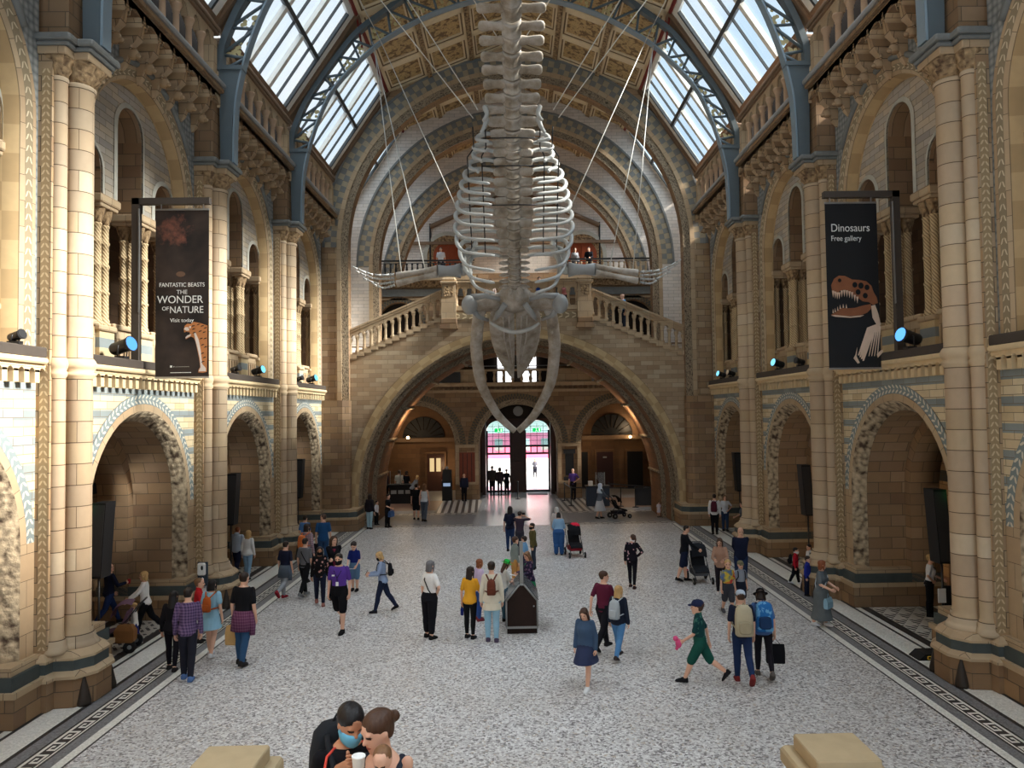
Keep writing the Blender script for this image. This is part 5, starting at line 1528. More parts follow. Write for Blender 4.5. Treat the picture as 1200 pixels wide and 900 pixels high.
    def body(s, mb):
        h = s.h
        s.torso(mb, -.06, .31, -.004)
        for nm in 'LR':
            s.leg(mb, nm, 2, 0.0); s.arm(mb, nm, 0, 2, -.002, r0=.023, r1=.021)
            A = s.J['ank' + nm]; mb.cap(A + Vector((0, -.012 * h, -.018 * h)), .014 * h, A + Vector((0, .03 * h, -.024 * h)), .011 * h, 8)
            Wp = s.J['wri' + nm]; d = s.J['hdir' + nm]; sx = -1 if nm == 'L' else 1
            # palm
            nrm = Vector((sx, .15, 0)) - d * d.dot(Vector((sx, .15, 0))); nrm.normalize(); b = d.cross(nrm)
            pr = [ellring(Wp + d * t * h, w * h, k * h, b, nrm, 10) for t, w, k in ((-.01, .015, .013), (.012, .021, .012), (.03, .024, .012), (.048, .023, .01), (.052, .018, .008))]
            mb.loft(pr)
        mb.cap(s.neck - s.up * .02 * h, .036 * h * (.9 if s.kind == 'f' else 1), s.hp_(0, -.05, .3), .034 * h * (.85 if s.kind == 'f' else 1), 12)
        s.headshape(mb)
        mb.cap(s.hp_(0, .36, .5), .03 * s.hh, s.hp_(0, .43, .36), .05 * s.hh, 8)
        for sx in (-1, 1):
            mb.ell(s.hp_(sx * .335, -.03, .46), (.03 * s.hh, .07 * s.hh, .1 * s.hh), 8, 6, rot=s.hR); mb.ell(s.hp_(sx * .05, .39, .35), .035 * s.hh, 6, 5)
            mb.ell(s.hp_(sx * .13, .34, .585), (.09 * s.hh, .05 * s.hh, .03 * s.hh), 8, 5, rot=s.hR)
        mb.ell(s.hp_(0, .345, .215), (.1 * s.hh, .05 * s.hh, .035 * s.hh), 8, 5, rot=s.hR)
    def fingers(s, mb, nm, curl=25):
        h = s.h; Wp = s.J['wri' + nm]; d = s.J['hdir' + nm]; sx = -1 if nm == 'L' else 1
        nrm = Vector((sx, .15, 0)) - d * d.dot(Vector((sx, .15, 0))); nrm.normalize(); b = d.cross(nrm)   # b: toward thumb or little finger
        if b.y + b.z < 0: b = -b
        for k, (o, ln) in enumerate(((.0165, .04), (.0055, .045), (-.0055, .042), (-.0165, .033))):
            p = Wp + d * .046 * h + b * o * h
            path = [p - d * .012 * h, p]
            a = 0; dd = d.copy()
            for q in range(3):
                a += math.radians(curl); dd = d * cos(a) - nrm * sin(a) 
                path.append(path[-1] + dd * ln * h * (.42, .33, .25)[q])
            mb.tube(path, [.0056 * h, .0055 * h, .0052 * h, .0047 * h, .003 * h], 6)
        p = Wp + d * .014 * h + b * .018 * h
        mb.tube([p - b * .01 * h, p + b * .008 * h + d * .01 * h - nrm * .006 * h, p + b * .014 * h + d * .03 * h - nrm * .012 * h, p + b * .01 * h + d * .046 * h - nrm * .016 * h], [.0075 * h, .0068 * h, .0058 * h, .0035 * h], 6)

def later(name, mb, mats, parent, vox, painter=None, extra=None):
    o = bpy.data.objects.new(name, mb.mesh(name, recalc=True)); COL.objects.link(o)
    if parent is not None: o.parent = parent
    m = o.modifiers.new('r', 'REMESH'); m.mode = 'VOXEL'; m.voxel_size = vox; m.use_smooth_shade = True
    s = o.modifiers.new('s', 'SMOOTH'); s.factor = .5; s.iterations = 2
    PENDING.append((o, mats, painter, extra)); return o
def flush_pending():
    dg = bpy.context.evaluated_depsgraph_get(); dg.update()
    new = []
    for o, mats, painter, extra in PENDING:
        new.append(bpy.data.meshes.new_from_object(o.evaluated_get(dg)))
    for (o, mats, painter, extra), me in zip(PENDING, new):
        o.modifiers.clear(); old = o.data; me.name = old.name; o.data = me
        me.materials.clear()
        for m in mats: me.materials.append(m)
        n = len(me.polygons)
        idx = np.zeros(n, dtype=np.int32)
        if painter is not None:
            c = np.zeros(n * 3); me.polygons.foreach_get('center', c); idx = painter(c.reshape(-1, 3)).astype(np.int32)
        me.polygons.foreach_set('material_index', idx)
        me.polygons.foreach_set('use_smooth', np.ones(n, dtype=bool))
        if extra is not None:       # fingers keep their own fine surface
            bm = bmesh.new(); bm.from_mesh(me); e = extra.mesh('x'); bm.from_mesh(e); bm.to_mesh(me); bm.free(); bpy.data.meshes.remove(e)
        me.update(); bpy.data.meshes.remove(old)
    PENDING.clear()

def person(label, loc, heading, h, kind='m', top=('tee', (60, 60, 70)), bot=('trousers', (40, 42, 50)), hair=('short', 'dark'), skin='l', shoes=(40, 38, 38), ex=(), group=None, near=False, z=0.0, **pose):
    F = Fig(h, kind, **pose)
    mb = MB(); F.body(mb); fm = MB(); F.fingers(fm, 'L'); F.fingers(fm, 'R')
    vb = .009 if near else .012
    hR = np.array(F.hR.transposed()); c0 = np.array(F.head0); hh = F.hh
    def paint(c):
        q = ((c - c0) @ np.array(F.hR)) / hh
        out = np.zeros(len(c))
        for sx in (-1, 1):
            d = ((q[:, 0] - sx * .135) / .075) ** 2 + ((q[:, 2] - .51) / .042) ** 2
            out[(d < 1) & (q[:, 1] > .2)] = 1
        d = (q[:, 0] / .11) ** 2 + ((q[:, 2] - .21) / .035) ** 2
        out[(d < 1) & (q[:, 1] > .2)] = 2
        return out
    o = later('person', mb, [SKIN[skin], EYE, LIP], None, vb, paint, fm)
    o.location = (loc[0], loc[1], z); o.rotation_euler = (0, 0, -math.radians(heading))
    o['label'] = label; o['category'] = 'person'
    if group: o['group'] = group
    vc = .012 if near else .016
    style, col = top[0], top[1]; m = col if not isinstance(col, tuple) else cloth(*((col,) if isinstance(col[0], int) else col))
    def mat_of(c): return cloth(*((c,) if isinstance(c[0], int) else c))
    mb = MB(); hm = F.h
    if style in ('tee', 'polo'):
        F.torso(mb, -.05, .298, .012, .0); [F.arm(mb, n, .0, .78, .005, r0=.027, cuff=.005) for n in 'LR']
    elif style == 'tank': F.torso(mb, -.04, .262, .01)
    elif style == 'sleeveless':
        F.torso(mb, -.03, .285, .012); [F.arm(mb, n, 0, .22, .008) for n in 'LR']
    elif style in ('long', 'hoodie', 'jacket', 'cardigan'):
        a = {'long': -.05, 'hoodie': -.06, 'jacket': -.06, 'cardigan': -.13}[style]; of = {'long': .014, 'hoodie': .022, 'jacket': .02, 'cardigan': .02}[style]
        F.torso(mb, max(a, -.06), .3, of, .004)
        if a < -.06:
            c = F.sp(-.05); d = F.sp(a); mb.loft([ellring(c, .098 * hm * F.fat + of, .072 * hm + of, F.rt, F.fw), ellring(d + Vector((0, 0, 0)), .108 * hm * F.fat + of, .082 * hm + of, F.rt, F.fw)])
        [F.arm(mb, n, 0, 1.95, of * .6, cuff=.003) for n in 'LR']
        if style == 'hoodie': mb.ell(F.neck + F.fw * -.035 * hm, (.06 * hm, .045 * hm, .04 * hm), 10, 7)
    elif style == 'dress':
        F.torso(mb, -.06, .295, .012); [F.arm(mb, n, 0, .6, .012, cuff=.006) for n in 'LR']
        ln = top[2] if len(top) > 2 else .2
        c0_, c1_ = F.sp(.07), F.P + Vector((0, 0, -ln * hm)); ly = abs(F.J['kneeL'].y - F.J['kneeR'].y) * .45
        mb.loft([ellring(c0_, .078 * hm, .056 * hm, F.rt, F.fw, 18), ellring(F.sp(-.02), .108 * hm, .082 * hm, F.rt, F.fw, 18), ellring((F.P + c1_) / 2, .115 * hm, .095 * hm + ly * .5, F.rt, Vector((0, 1, 0)), 18), ellring(c1_, .13 * hm, .115 * hm + ly, F.rt, Vector((0, 1, 0)), 18)])
    later({'tee': 'shirt', 'polo': 'polo_shirt', 'tank': 'tank_top', 'sleeveless': 'top', 'long': 'jumper', 'hoodie': 'hoodie', 'jacket': 'jacket', 'cardigan': 'cardigan', 'dress': 'dress'}[style], mb, [m], o, vc)
    if bot:
        mb = MB(); st = bot[0]; m = mat_of(bot[1]); ln = bot[2] if len(bot) > 2 else None
        if st == 'skirt':
            ln = ln or .25; c1_ = F.P + Vector((0, 0, -ln * hm)); ly = abs(F.J['kneeL'].y - F.J['kneeR'].y) * .5
            mb.loft([ellring(F.sp(.075), .08 * hm * F.fat, .058 * hm * F.fat, F.rt, F.fw, 18), ellring(F.sp(-.02), .11 * hm * F.fat, .085 * hm * F.fat, F.rt, F.fw, 18), ellring((F.P + c1_) / 2, .125 * hm, .1 * hm + ly * .6, F.rt, Vector((0, 1, 0)), 18), ellring(c1_, .15 * hm, .13 * hm + ly, F.rt, Vector((0, 1, 0)), 18)])
        else:
            f1, of, k, wd = {'trousers': (1.93, .012, 1.0, .006), 'jeans': (1.95, .009, 1.0, .003), 'leggings': (1.9, .005, .97, 0), 'shorts': (.98, .018, 1.0, .012), 'crop': (1.75, .014, 1.05, .01), 'wide': (1.95, .02, 1.1, .02)}[st]
            F.torso(mb, -.065, .065, of); [F.leg(mb, n, f1, of, k, wd) for n in 'LR']
        later({'skirt': 'skirt', 'shorts': 'shorts', 'leggings': 'leggings', 'jeans': 'jeans'}.get(st, 'trousers'), mb, [m], o, vc)
    for nm in 'LR':         # shoes follow the shank: a lifted heel tips the toe down
        mb = MB(); A = F.J['ank' + nm]; lift = A.z - .04 * hm; a = min(.9, lift / (.1 * hm)) if lift > .012 * hm else 0
        R = Matrix.Rotation(-a, 3, 'X'); f = R @ Vector((0, 1, 0)); u = R @ Vector((0, 0, 1)); O = A - u * .04 * hm
        if a: O = A - u * .035 * hm
        k = .9 if kind == 'f' else 1.0
        secs = [(-.038, .015, .03, .0), (-.032, .024, .056, 0), (.0, .027, .058, 0), (.03, .028, .05, 0), (.06, .029, .036, 0), (.085, .027, .028, 0), (.105, .018, .02, 0), (.112, .008, .012, 0)]
        rings = []
        for y, w, t, _ in secs:
            c = O + f * y * hm * k
            rings.append([c + Vector((x * w * hm, 0, 0)) + u * z_ * t * hm for x, z_ in ((-1, .0), (1, .0), (1.05, .35), (.9, .75), (.5, 1), (-.5, 1), (-.9, .75), (-1.05, .35))])
        mb.loft(rings, True, 0, True)
        mb.build('shoe', mat_of(shoes), o, (0, 0, 0))
    if hair and hair[0] != 'none':
        mb = MB(); st = hair[0]; q = F.hp_; hh = F.hh
        full = st not in ('crop',)
        g = .03 if full else .012
        ax = F.hR @ Vector((1, 0, 0)); ay = F.hR @ Vector((0, 1, 0)); az = F.hR @ Vector((0, 0, 1))
        mb.ell(q(0, -.08, .665), ((.335 + g) * hh, (.42 + g) * hh, (.335 + g) * hh), 16, 10, rot=F.hR)
        mb.loft([ellring(q(0, -.2, z), r * hh, r2 * hh, ax, ay) for z, r, r2 in ((.72, .33, .3), (.5, .325, .27), (.34, .3, .22), (.24, .24, .14))])
        if st in ('long', 'wavy', 'bob', 'pony'):
            e = {'long': -.75, 'wavy': -.62, 'bob': -.05, 'pony': .35}[st]; w = 1.2 if st == 'wavy' else 1.0
            if st != 'pony':
                mb.loft([ellring(q(0, -.16, .75), .36 * hh, .3 * hh, ax, ay), ellring(q(0, -.2, .45), .37 * hh * w, .27 * hh, ax, ay), ellring(q(0, -.25, .1), .38 * hh * w, .22 * hh * w, ax, ay), ellring(q(0, -.3, e * .6), .4 * hh * w, .18 * hh * w, ax, ay), ellring(q(0, -.3, e), .3 * hh * w, .12 * hh, ax, ay)])
                for sx in (-1, 1): mb.tube([q(sx * .2, .2, .9), q(sx * .33, .12, .62), q(sx * .35, .06, .3), q(sx * .34, .02, max(e, -.45))], [.07 * hh, .09 * hh, .09 * hh * w, .05 * hh], 8)
            else: mb.tube([q(0, -.46, .72), q(0, -.62, .6), q(0, -.62, .25), q(0, -.55, -.25)], [.08 * hh, .11 * hh, .11 * hh, .04 * hh], 8)
        if st == 'bun': mb.ell(q(0, -.54, .6), (.17 * hh, .15 * hh, .16 * hh), 10, 7)
        later('hair', mb, [hairmat(hair[1])], o, vc * .8)
    for e in ex:
        k, c = (e, None) if isinstance(e, str) else e
        mb = MB(); q = F.hp_; hh = F.hh; ax = F.hR @ Vector((1, 0, 0)); ay = F.hR @ Vector((0, 1, 0))
        if k == 'mask':
            mb.loft([ellring(q(0, .03, z), r * hh, r2 * hh, ax, ay, 16) for z, r, r2 in ((-.03, .2, .33), (.05, .26, .39), (.2, .3, .425), (.34, .31, .43), (.4, .29, .39))])
            for sx in (-1, 1): mb.tube([q(sx * .3, .12, .36), q(sx * .35, -.05, .5)], .012 * hh, 5)
            mb.build('face_mask', mat_of(c or (28, 28, 32)), o, (0, 0, 0))
        elif k in ('cap', 'beanie', 'hat'):
            mb.loft([ellring(q(0, y, z), r * hh, r2 * hh, ax, ay, 18) for z, r, r2, y in ((.6, .375, .45, -.05), (.7, .38, .455, -.06), (.86, .345, .41, -.07), (.97, .25, .3, -.07), (1.02, .1, .12, -.07))])
            if k == 'cap': mb.loft([[q(x * .3, .34 + d * (1 - x * x * .7), .66 - d * .12 + t) for x in (-1, -.6, -.2, .2, .6, 1)] + [q(x * .3, .34 + d * (1 - x * x * .7), .64 - d * .12 + t - .02) for x in (1, .6, .2, -.2, -.6, -1)] for d, t in ((0, 0), (.15, .01), (.3, 0))], True, 0, False)
            if k == 'hat': mb.loft([ellring(q(0, -.05, z), r * hh, (r + .08) * hh, ax, ay, 18) for z, r in ((.58, .4), (.56, .62), (.53, .62), (.55, .4))])
            mb.build({'cap': 'cap', 'beanie': 'hat', 'hat': 'sun_hat'}[k], mat_of(c), o, (0, 0, 0))
        elif k == 'hijab':
            mb.ell(q(0, -.07, .58), (.4 * hh, .46 * hh, .47 * hh), 16, 10, rot=F.hR); mb.loft([ellring(q(0, -.08, .4), .4 * hh, .42 * hh, ax, ay), ellring(q(0, -.08, 0), .42 * hh, .42 * hh, ax, ay), ellring(F.neck + Vector((0, 0, -.03 * hm)), .1 * hm, .075 * hm, F.rt, F.fw), ellring(F.neck + Vector((0, 0, -.13 * hm)), .11 * hm, .09 * hm, F.rt, F.fw)])
            mb.build('headscarf', mat_of(c), o, (0, 0, 0))
        elif k == 'waist':      # garment tied round the waist, sleeves knotted in front
            mb.loft([ellring(F.sp(.05), .1 * hm * F.fat, .075 * hm, F.rt, F.fw, 18), ellring(F.sp(-.03), .118 * hm * F.fat, .095 * hm, F.rt, F.fw, 18), ellring(F.sp(-.16), .125 * hm * F.fat, .11 * hm, F.rt, F.fw, 18)])
            mb.tube([F.sp(.03, .07), F.sp(-.02, .1), F.sp(-.13, .11)], .022 * hm, 8); mb.tube([F.sp(.03, -.02) + F.rt * .1 * hm, F.sp(-.1, -.02) + F.rt * .13 * hm, F.sp(-.2, -.03) + F.rt * .13 * hm], .03 * hm, 8)
            mb.build('tied_shirt', mat_of(c), o, (0, 0, 0))
        elif k == 'under':      # shirt front showing between open jacket edges
            S = F.SEC[F.kind]; mb.loft([ellring(F.sp(u, y), .045 * hm, (ry + .016) * hm + .006, F.rt, F.fw, 12) for u, y, ry in ((-.03, 0, .062), (.09, .004, .052), (.2, .006, .064), (.265, 0, .046))])
            mb.build('shirt_front', mat_of(c), o, (0, 0, 0))
        elif k == 'lanyard':
            for sx in (-1, 1): mb.tube([F.sp(.3, .0) + F.rt * sx * .04 * hm, F.sp(.25, .06) + F.rt * sx * .045 * hm, F.sp(.17, .085), F.sp(.12, .082)], .004 * hm, 5)
            mb.build('lanyard', mat_of((30, 30, 40)), o, (0, 0, 0)); mb = MB(); p = F.sp(.1, .088); mb.box(p.x - .03, p.x + .03, p.y - .004, p.y + .004, p.z - .05, p.z + .04); mb.build('badge', M['white'], o, (0, 0, 0))
        elif k == 'sash':       # strap worn across the body
            mb.tube([F.sp(.29, 0) + F.rt * -.05 * hm, F.sp(.22, -.078) + F.rt * -.02 * hm, F.sp(.1, -.07) + F.rt * .05 * hm, F.sp(.0, -.02) + F.rt * .108 * hm, F.sp(.08, .075) + F.rt * .06 * hm, F.sp(.22, .085) + F.rt * -.02 * hm, F.sp(.29, 0) + F.rt * -.05 * hm], .008 * hm, 6)
            mb.build('cross_strap', mat_of(c or (24, 24, 26)), o, (0, 0, 0))
        elif k == 'badge':
            p = F.sp(.2, .08) + F.rt * .05 * hm; mb.box(p.x - .03, p.x + .03, p.y - .012, p.y + .012, p.z - .015, p.z + .015); mb.build('name_badge', M['white'], o, (0, 0, 0))
    o['_h'] = h
    return o, F

def on_person(o, F, base, name, label, cat, group=None):
    """a thing carried by a person: its root at the person's local point base"""
    R = Matrix.Rotation(o.rotation_euler.z, 3, 'Z')
    t = thing(name, label, cat, tuple(Vector(o.location) + R @ Vector(base)), group, o.rotation_euler.z)
    return t
def backpack(o, F, label, rgb, size=1.0, rgb2=None, name='backpack', round_=False, straps=True):
    h = F.h; c = F.sp(.16, -.115 - .02 * size); w, d, z = .075 * h * size, .045 * h * size, .13 * h * size
    t = on_person(o, F, c - Vector((0, 0, z)), name, label, 'backpack', 'backpacks')
    org = tuple(c - Vector((0, 0, z)))
    m = cloth(*((rgb,) if isinstance(rgb[0], int) else rgb)); m2 = cloth(*(((rgb2,) if isinstance(rgb2[0], int) else rgb2) if rgb2 else ((rgb,) if isinstance(rgb[0], int) else rgb)))
    mb = MB(); k = 2.2 if round_ else 4
    def rr(zz, f, dd=1):
        return [c + F.rt * (w * f * math.copysign(abs(cos(q)) ** (2 / k), cos(q))) + F.fw * (d * dd * math.copysign(abs(sin(q)) ** (2 / k), sin(q))) + F.up * zz for q in [2 * PI * (j + .5) / 16 for j in range(16)]]
    mb.loft([rr(-z, .8, .8), rr(-z * .92, .98), rr(-z * .4, 1, 1.1), rr(z * .3, .98, 1.0), rr(z * .75, .85, .85), rr(z * .95, .55, .6), rr(z, .3, .3)])
    bb_ = mb.build('bag_body', m, t, org)
    mb = MB(); c2 = c - F.fw * d * 1.0 - F.up * z * .4
    mb.loft([[c2 + F.rt * (w * .72 * math.copysign(abs(cos(q)) ** .5, cos(q)) * f) - F.fw * dd + F.up * (z * .42 * math.copysign(abs(sin(q)) ** .5, sin(q)) * f) for q in [2 * PI * (j + .5) / 14 for j in range(14)]] for dd, f in ((-.01, 1), (d * .35, 1), (d * .6, .8))])
    fp_ = mb.build('front_pocket', m2, t, org); mb = MB(); mb.tube([c2 + F.rt * (w * .68 * cos(q)) - F.fw * d * .5 + F.up * (z * .4 * sin(q)) for q in [PI * j / 10 for j in range(11)]], .004 * h, 5); mb.build('zip', M['charcoal'], fp_, (0, 0, 0)) if False else None
    mb = MB(); mb.tube([c + F.up * z * .9 - F.rt * .02 * h, c + F.up * z * 1.12, c + F.up * z * .9 + F.rt * .02 * h], .006 * h, 6); mb.build('grab_loop', m2, t, org)
    if straps:
        for sx in (-1, 1):
            mb = MB(); mb.tube([c + F.rt * sx * w * .45 + F.up * z * .8 + F.fw * d * .5, F.sp(.3, -.03) + F.rt * sx * .065 * h, F.sp(.27, .06) + F.rt * sx * .072 * h, F.sp(.18, .085) + F.rt * sx * .075 * h, F.sp(.1, .03) + F.rt * sx * .1 * h, c + F.rt * sx * w * .7 - F.up * z * .7 + F.fw * d * .6], .011 * h, 6, flat=.6)
            mb.build('shoulder_strap', m2, t, org)
    return t
def handbag(o, F, nm, label, rgb, w=.16, hgt=.2, d=.06, drop=.12, name='bag', cat='bag', at=None):
    """carrier hung from a hand"""
    h = F.h; Wp = (F.J['wri' + nm] + F.J['hdir' + nm] * .06 * h) if at is None else Vector(at)
    base = Wp - Vector((0, 0, drop + hgt)); t = on_person(o, F, base, name, label, cat, 'bags in hand'); org = tuple(base)
    m = cloth(*((rgb,) if isinstance(rgb[0], int) else rgb)); mb = MB()
    mb.loft([[base + Vector((x * w * f / 2, y * d * f2 / 2, hgt * zz)) for x, y in ((-1, -1), (1, -1), (1, 1), (-1, 1))] for zz, f, f2 in ((0, .9, .9), (.05, 1, 1.1), (.6, 1.02, 1.1), (1, .96, .5))], True, 0, False)
    mb.build('bag_body', m, t, org)
    for sy in (-1, 1):
        mb = MB(); mb.tube([base + Vector((-w * .25, sy * d * .25, hgt)), Wp, base + Vector((w * .25, sy * d * .25, hgt))], .006, 5); mb.build('handle', m, t, org)
    return t
def slab(o, F, p, size, name, label, cat, mat, tilt=0.0):
    """small flat thing held in the hands"""
    base = Vector(p); t = on_person(o, F, base, name, label, cat); R = Matrix.Rotation(tilt, 4, 'X')
    mb = MB(); m2 = MB(); mb.box(-size[0] / 2, size[0] / 2, -size[1] / 2, size[1] / 2, 0, size[2], 0, .003); m2.add(mb, Matrix.Translation(base) @ R)
    m2.build('sheet' if size[2] < .02 else 'case', mat, t, tuple(base)); return t
def stroller(loc, heading, label, rgb, rgb2, canopy=True, name='stroller'):
    t = thing(name, label, 'stroller', (loc[0], loc[1], 0), 'pushchairs', -math.radians(heading)); O = (0, 0, 0)
    fm = M['blackm']; m = cloth(rgb); m2 = cloth(rgb2)
    for sx in (-1, 1):
        mb = MB(); mb.tube([(sx * .24, -.52, 1.02), (sx * .25, -.3, .72), (sx * .25, .05, .4), (sx * .2, .42, .12)], .014, 7); mb.build('side_tube', fm, t, O)
        mb = MB(); mb.tube([(sx * .25, -.05, .5), (sx * .27, -.34, .12)], .014, 7); mb.build('rear_leg', fm, t, O)
        for y, r in ((.42, .1), (-.34, .13)):
            mb = MB(); mb.tube([(sx * .27 - .025, y, r), (sx * .27 - .02, y, r), (sx * .27 + .02, y, r), (sx * .27 + .025, y, r)], [r * .8, r, r, r * .8], 18); wo_ = mb.build('wheel', M['black'], t, O); mb = MB(); mb.tube([(sx * .27 - .03, y, r), (sx * .27 + .03, y, r)], r * .35, 10); mb.build('hub', M['steel'], wo_, O)
    mb = MB(); mb.tube([(-.24, -.52, 1.02), (-.2, -.56, 1.05), (.2, -.56, 1.05), (.24, -.52, 1.02)], .018, 7); mb.build('push_handle', fm, t, O)
    mb = MB(); mb.loft([[(x, y, z) for x in (-.2, .2)] + [(x, y - .04, z - .03) for x in (.2, -.2)] for y, z in ((.36, .34), (.3, .4), (.12, .44), (-.06, .46), (-.16, .62), (-.26, .86))], True, 0, False); mb.build('seat', m, t, O)
    mb = MB(); mb.loft([[(x, y, z) for x, y, z in ((-.2, -.3, .2), (.2, -.3, .2), (.2, .2, .2), (-.2, .2, .2))], [(-.23, -.34, .34), (.23, -.34, .34), (.23, .24, .34), (-.23, .24, .34)]], True, 0, False); mb.build('basket', m2, t, O)
    if canopy:
        mb = MB(); rows = []
        for k in range(7):
            a = PI * .02 + PI * .62 * k / 6
            rows.append([(x * (.24 - .02 * abs(x)), -.24 + .34 * cos(PI - a) * -1 * .9, .72 + .36 * sin(a) - .05 * x * x) for x in (-1, -.6, -.2, .2, .6, 1)])
        mb.grid(rows, None, 0, True); mb.build('canopy', m, t, O)
    return t
PP = {}
def pp(k, label, x, y, hd, h, kind, top, bot, hair, **kw):
    PP[k] = person(label, (x, y), hd, h, kind, top, bot, hair, near=(y < 21), **kw)
pp('a1', 'man in navy jumper and jeans striding past the dark loudspeaker on the left', -10.05, 18.78, 40, 1.57, 'm', ('long',(30,36,60)), ('jeans',(40,58,104)), ('crop','grey'), L='fwd', R=(.12,.2,.66), legs=(24,6,-18,22), hy=50, hp=-15)
pp('a2', 'woman in white blouse and black trousers pushing the mauve pushchair', -8.60, 17.91, 250, 1.52, 'f', ('long',(240,238,236)), ('trousers',(24,24,28)), ('bob','blond'), L='push', R='push', legs=(18,8,-20,24), shoes=(190,130,110))
pp('a3', 'small child in white smock and blue trousers behind the mauve pushchair', -8.53, 17.13, 250, 0.95, 'c', ('long',(232,228,220)), ('trousers',(40,48,110)), ('short','blond'), legs=(10,6,-10,12), shoes=(210,206,204), hy=-10)
pp('a4', 'woman with long black hair all in black beside the plaid shirt', -6.98, 15.38, 352, 1.58, 'f', ('long',(26,24,28)), ('leggings',(24,22,28)), ('long','black'), legs=(8,5,-8,10), hp=10)
pp('a5', 'teenager in purple plaid shirt and dark jeans walking away on the left', -6.44, 14.82, 350, 1.77, 'm', ('long',((74,58,92),'plaid',(126,104,140))), ('trousers',(40,40,50)), ('short','dark'), legs=(8,6,-6,10), shoes=(90,120,170), hy=6, R='down', fat=.95, twist=0)
pp('a6', 'bald-headed child in red top by the hand sanitiser stand', -7.25, 17.24, 70, 1.45, 'c', ('tee',(196,40,46)), ('shorts',(200,200,204)), ('crop','lbrown'), R='fwd', L='down')
pp('a7', 'woman in pale blue dress with black hair and a round orange backpack', -6.55, 16.20, 5, 1.63, 'f', ('dress',(150,196,220),.16), None, ('bob','black'), legs=(10,4,-8,14), shoes=(210,212,216))
pp('a8', 'man in black t-shirt with a plaid shirt tied at his waist over jeans', -5.71, 15.61, 12, 1.88, 'm', ('tee',(26,26,30)), ('jeans',(52,84,118)), ('crop','dark'), ex=(('waist',((92,48,78),'plaid',(124,84,110))),), legs=(3,2,-10,8), fat=1.06)
pp('b1', 'person in pale grey hoodie and navy trousers beside the second left pier', -8.97, 24.38, 10, 1.55, 'm', ('hoodie',(176,188,204)), ('trousers',(36,42,66)), ('short','ginger'), legs=(14,6,-12,12))
pp('b2', 'blonde woman in white top and pale jeans beside the grey hoodie', -8.40, 23.72, 10, 1.53, 'f', ('long',(226,226,226)), ('jeans',(140,176,206)), ('long','blond'), legs=(8,4,-6,8))
pp('b3', 'boy in navy t-shirt with a grey hoodie round his waist', -6.57, 21.04, 20, 1.58, 'm', ('tee',(30,34,54)), ('trousers',(146,150,156)), ('short','dark'), ex=(('waist',(84,94,106)),), shoes=(150,40,50), legs=(4,2,-18,40))
pp('b4', 'man in grey t-shirt and black trousers with a strap across his back', -6.06, 21.38, 20, 1.64, 'm', ('tee',(106,106,110)), ('trousers',(26,26,28)), ('short','dark'), ex=('sash',), legs=(14,5,-14,20), shoes=(120,122,124))
pp('b5', 'person in checked shirt and pale jeans with an orange backpack', -6.49, 23.22, 20, 1.78, 'f', ('long',((120,100,120),'plaid',(180,160,160))), ('jeans',(160,192,212)), ('bob','dark'), legs=(6,3,-6,6))
pp('b6', 'person in mid blue top far behind the orange backpack', -7.53, 26.91, 15, 1.53, 'm', ('tee',(84,130,190)), ('trousers',(60,50,46)), ('short','dark'))
pp('b7', 'man in dark blue t-shirt and jeans seen from behind near the third left pier', -6.53, 25.50, 350, 1.76, 'm', ('tee',(34,76,122)), ('jeans',(44,72,108)), ('crop','brown'), legs=(6,3,-6,6), hy=-60)
pp('b8', 'woman with black hair in flowered black blouse and dark jeans facing us', -5.37, 20.49, 165, 1.57, 'f', ('long',((24,22,24),'floral',(190,140,130))), ('jeans',(30,34,52)), ('wavy','black'), ex=('mask',), skin='m', legs=(12,5,-12,16), shoes=(150,100,90))
pp('b9', 'woman with wavy brown hair in maroon top under a black cardigan', -5.13, 21.03, 160, 1.75, 'f', ('cardigan',(24,24,30)), ('trousers',(26,28,36)), ('wavy','brown'), ex=(('under',(110,36,56)),), L='cross', R='cross', hy=-20)
pp('b10', 'member of staff in purple polo, black shorts and black mask walking to us', -4.23, 18.04, 185, 1.85, 'm', ('polo',(92,60,150)), ('shorts',(22,22,26)), ('short','dark'), ex=('mask','lanyard','badge'), legs=(8,3,-14,40), shoes=(22,22,24))
pp('b11', 'boy in navy t-shirt and denim shorts looking down at his hands', -4.76, 21.99, 185, 1.44, 'c', ('tee',(30,42,110)), ('shorts',(90,120,150)), ('short','dark'), L='hold', R='hold', hp=25, shoes=(24,24,26))
pp('b12', 'fair-haired woman in pale blue shirt reading a phone while walking left', -3.48, 19.58, 265, 1.58, 'f', ('long',(150,168,200)), ('jeans',(34,42,66)), ('bob','blond'), ex=(('mask',(20,20,24)),), L='read', R='read', hp=22, legs=(16,4,-18,16), shoes=(26,26,30))
pp('c1', 'woman with grey hair in white t-shirt and black cropped trousers, hand on hip', -2.12, 17.23, 40, 1.75, 'f', ('tee',(236,234,232)), ('crop',(24,24,30)), ('bob','grey'), ex=('sash',), R='hip', L='down', shoes=(26,26,28), fat=1.16)
pp('c2', 'woman in yellow t-shirt and black leggings holding a blue bottle', -1.21, 17.17, 20, 1.61, 'f', ('tee',(226,164,48)), ('leggings',(24,26,28)), ('long','dark'), shoes=(30,30,32), R='hold', hy=10)
pp('c3', 'woman in lilac top and blue jeans behind the yellow t-shirt', -1.09, 18.62, 60, 1.50, 'f', ('long',(206,186,216)), ('jeans',(52,84,150)), ('bob','ginger'), hy=10, shoes=(120,50,60))
pp('c4', 'woman in cream cardigan and pale jeans with a small brown backpack', -0.71, 16.89, 0, 1.77, 'f', ('cardigan',(224,216,196)), ('jeans',(150,192,216)), ('short','dark'), legs=(2,1,-2,2), shoes=(80,70,90))
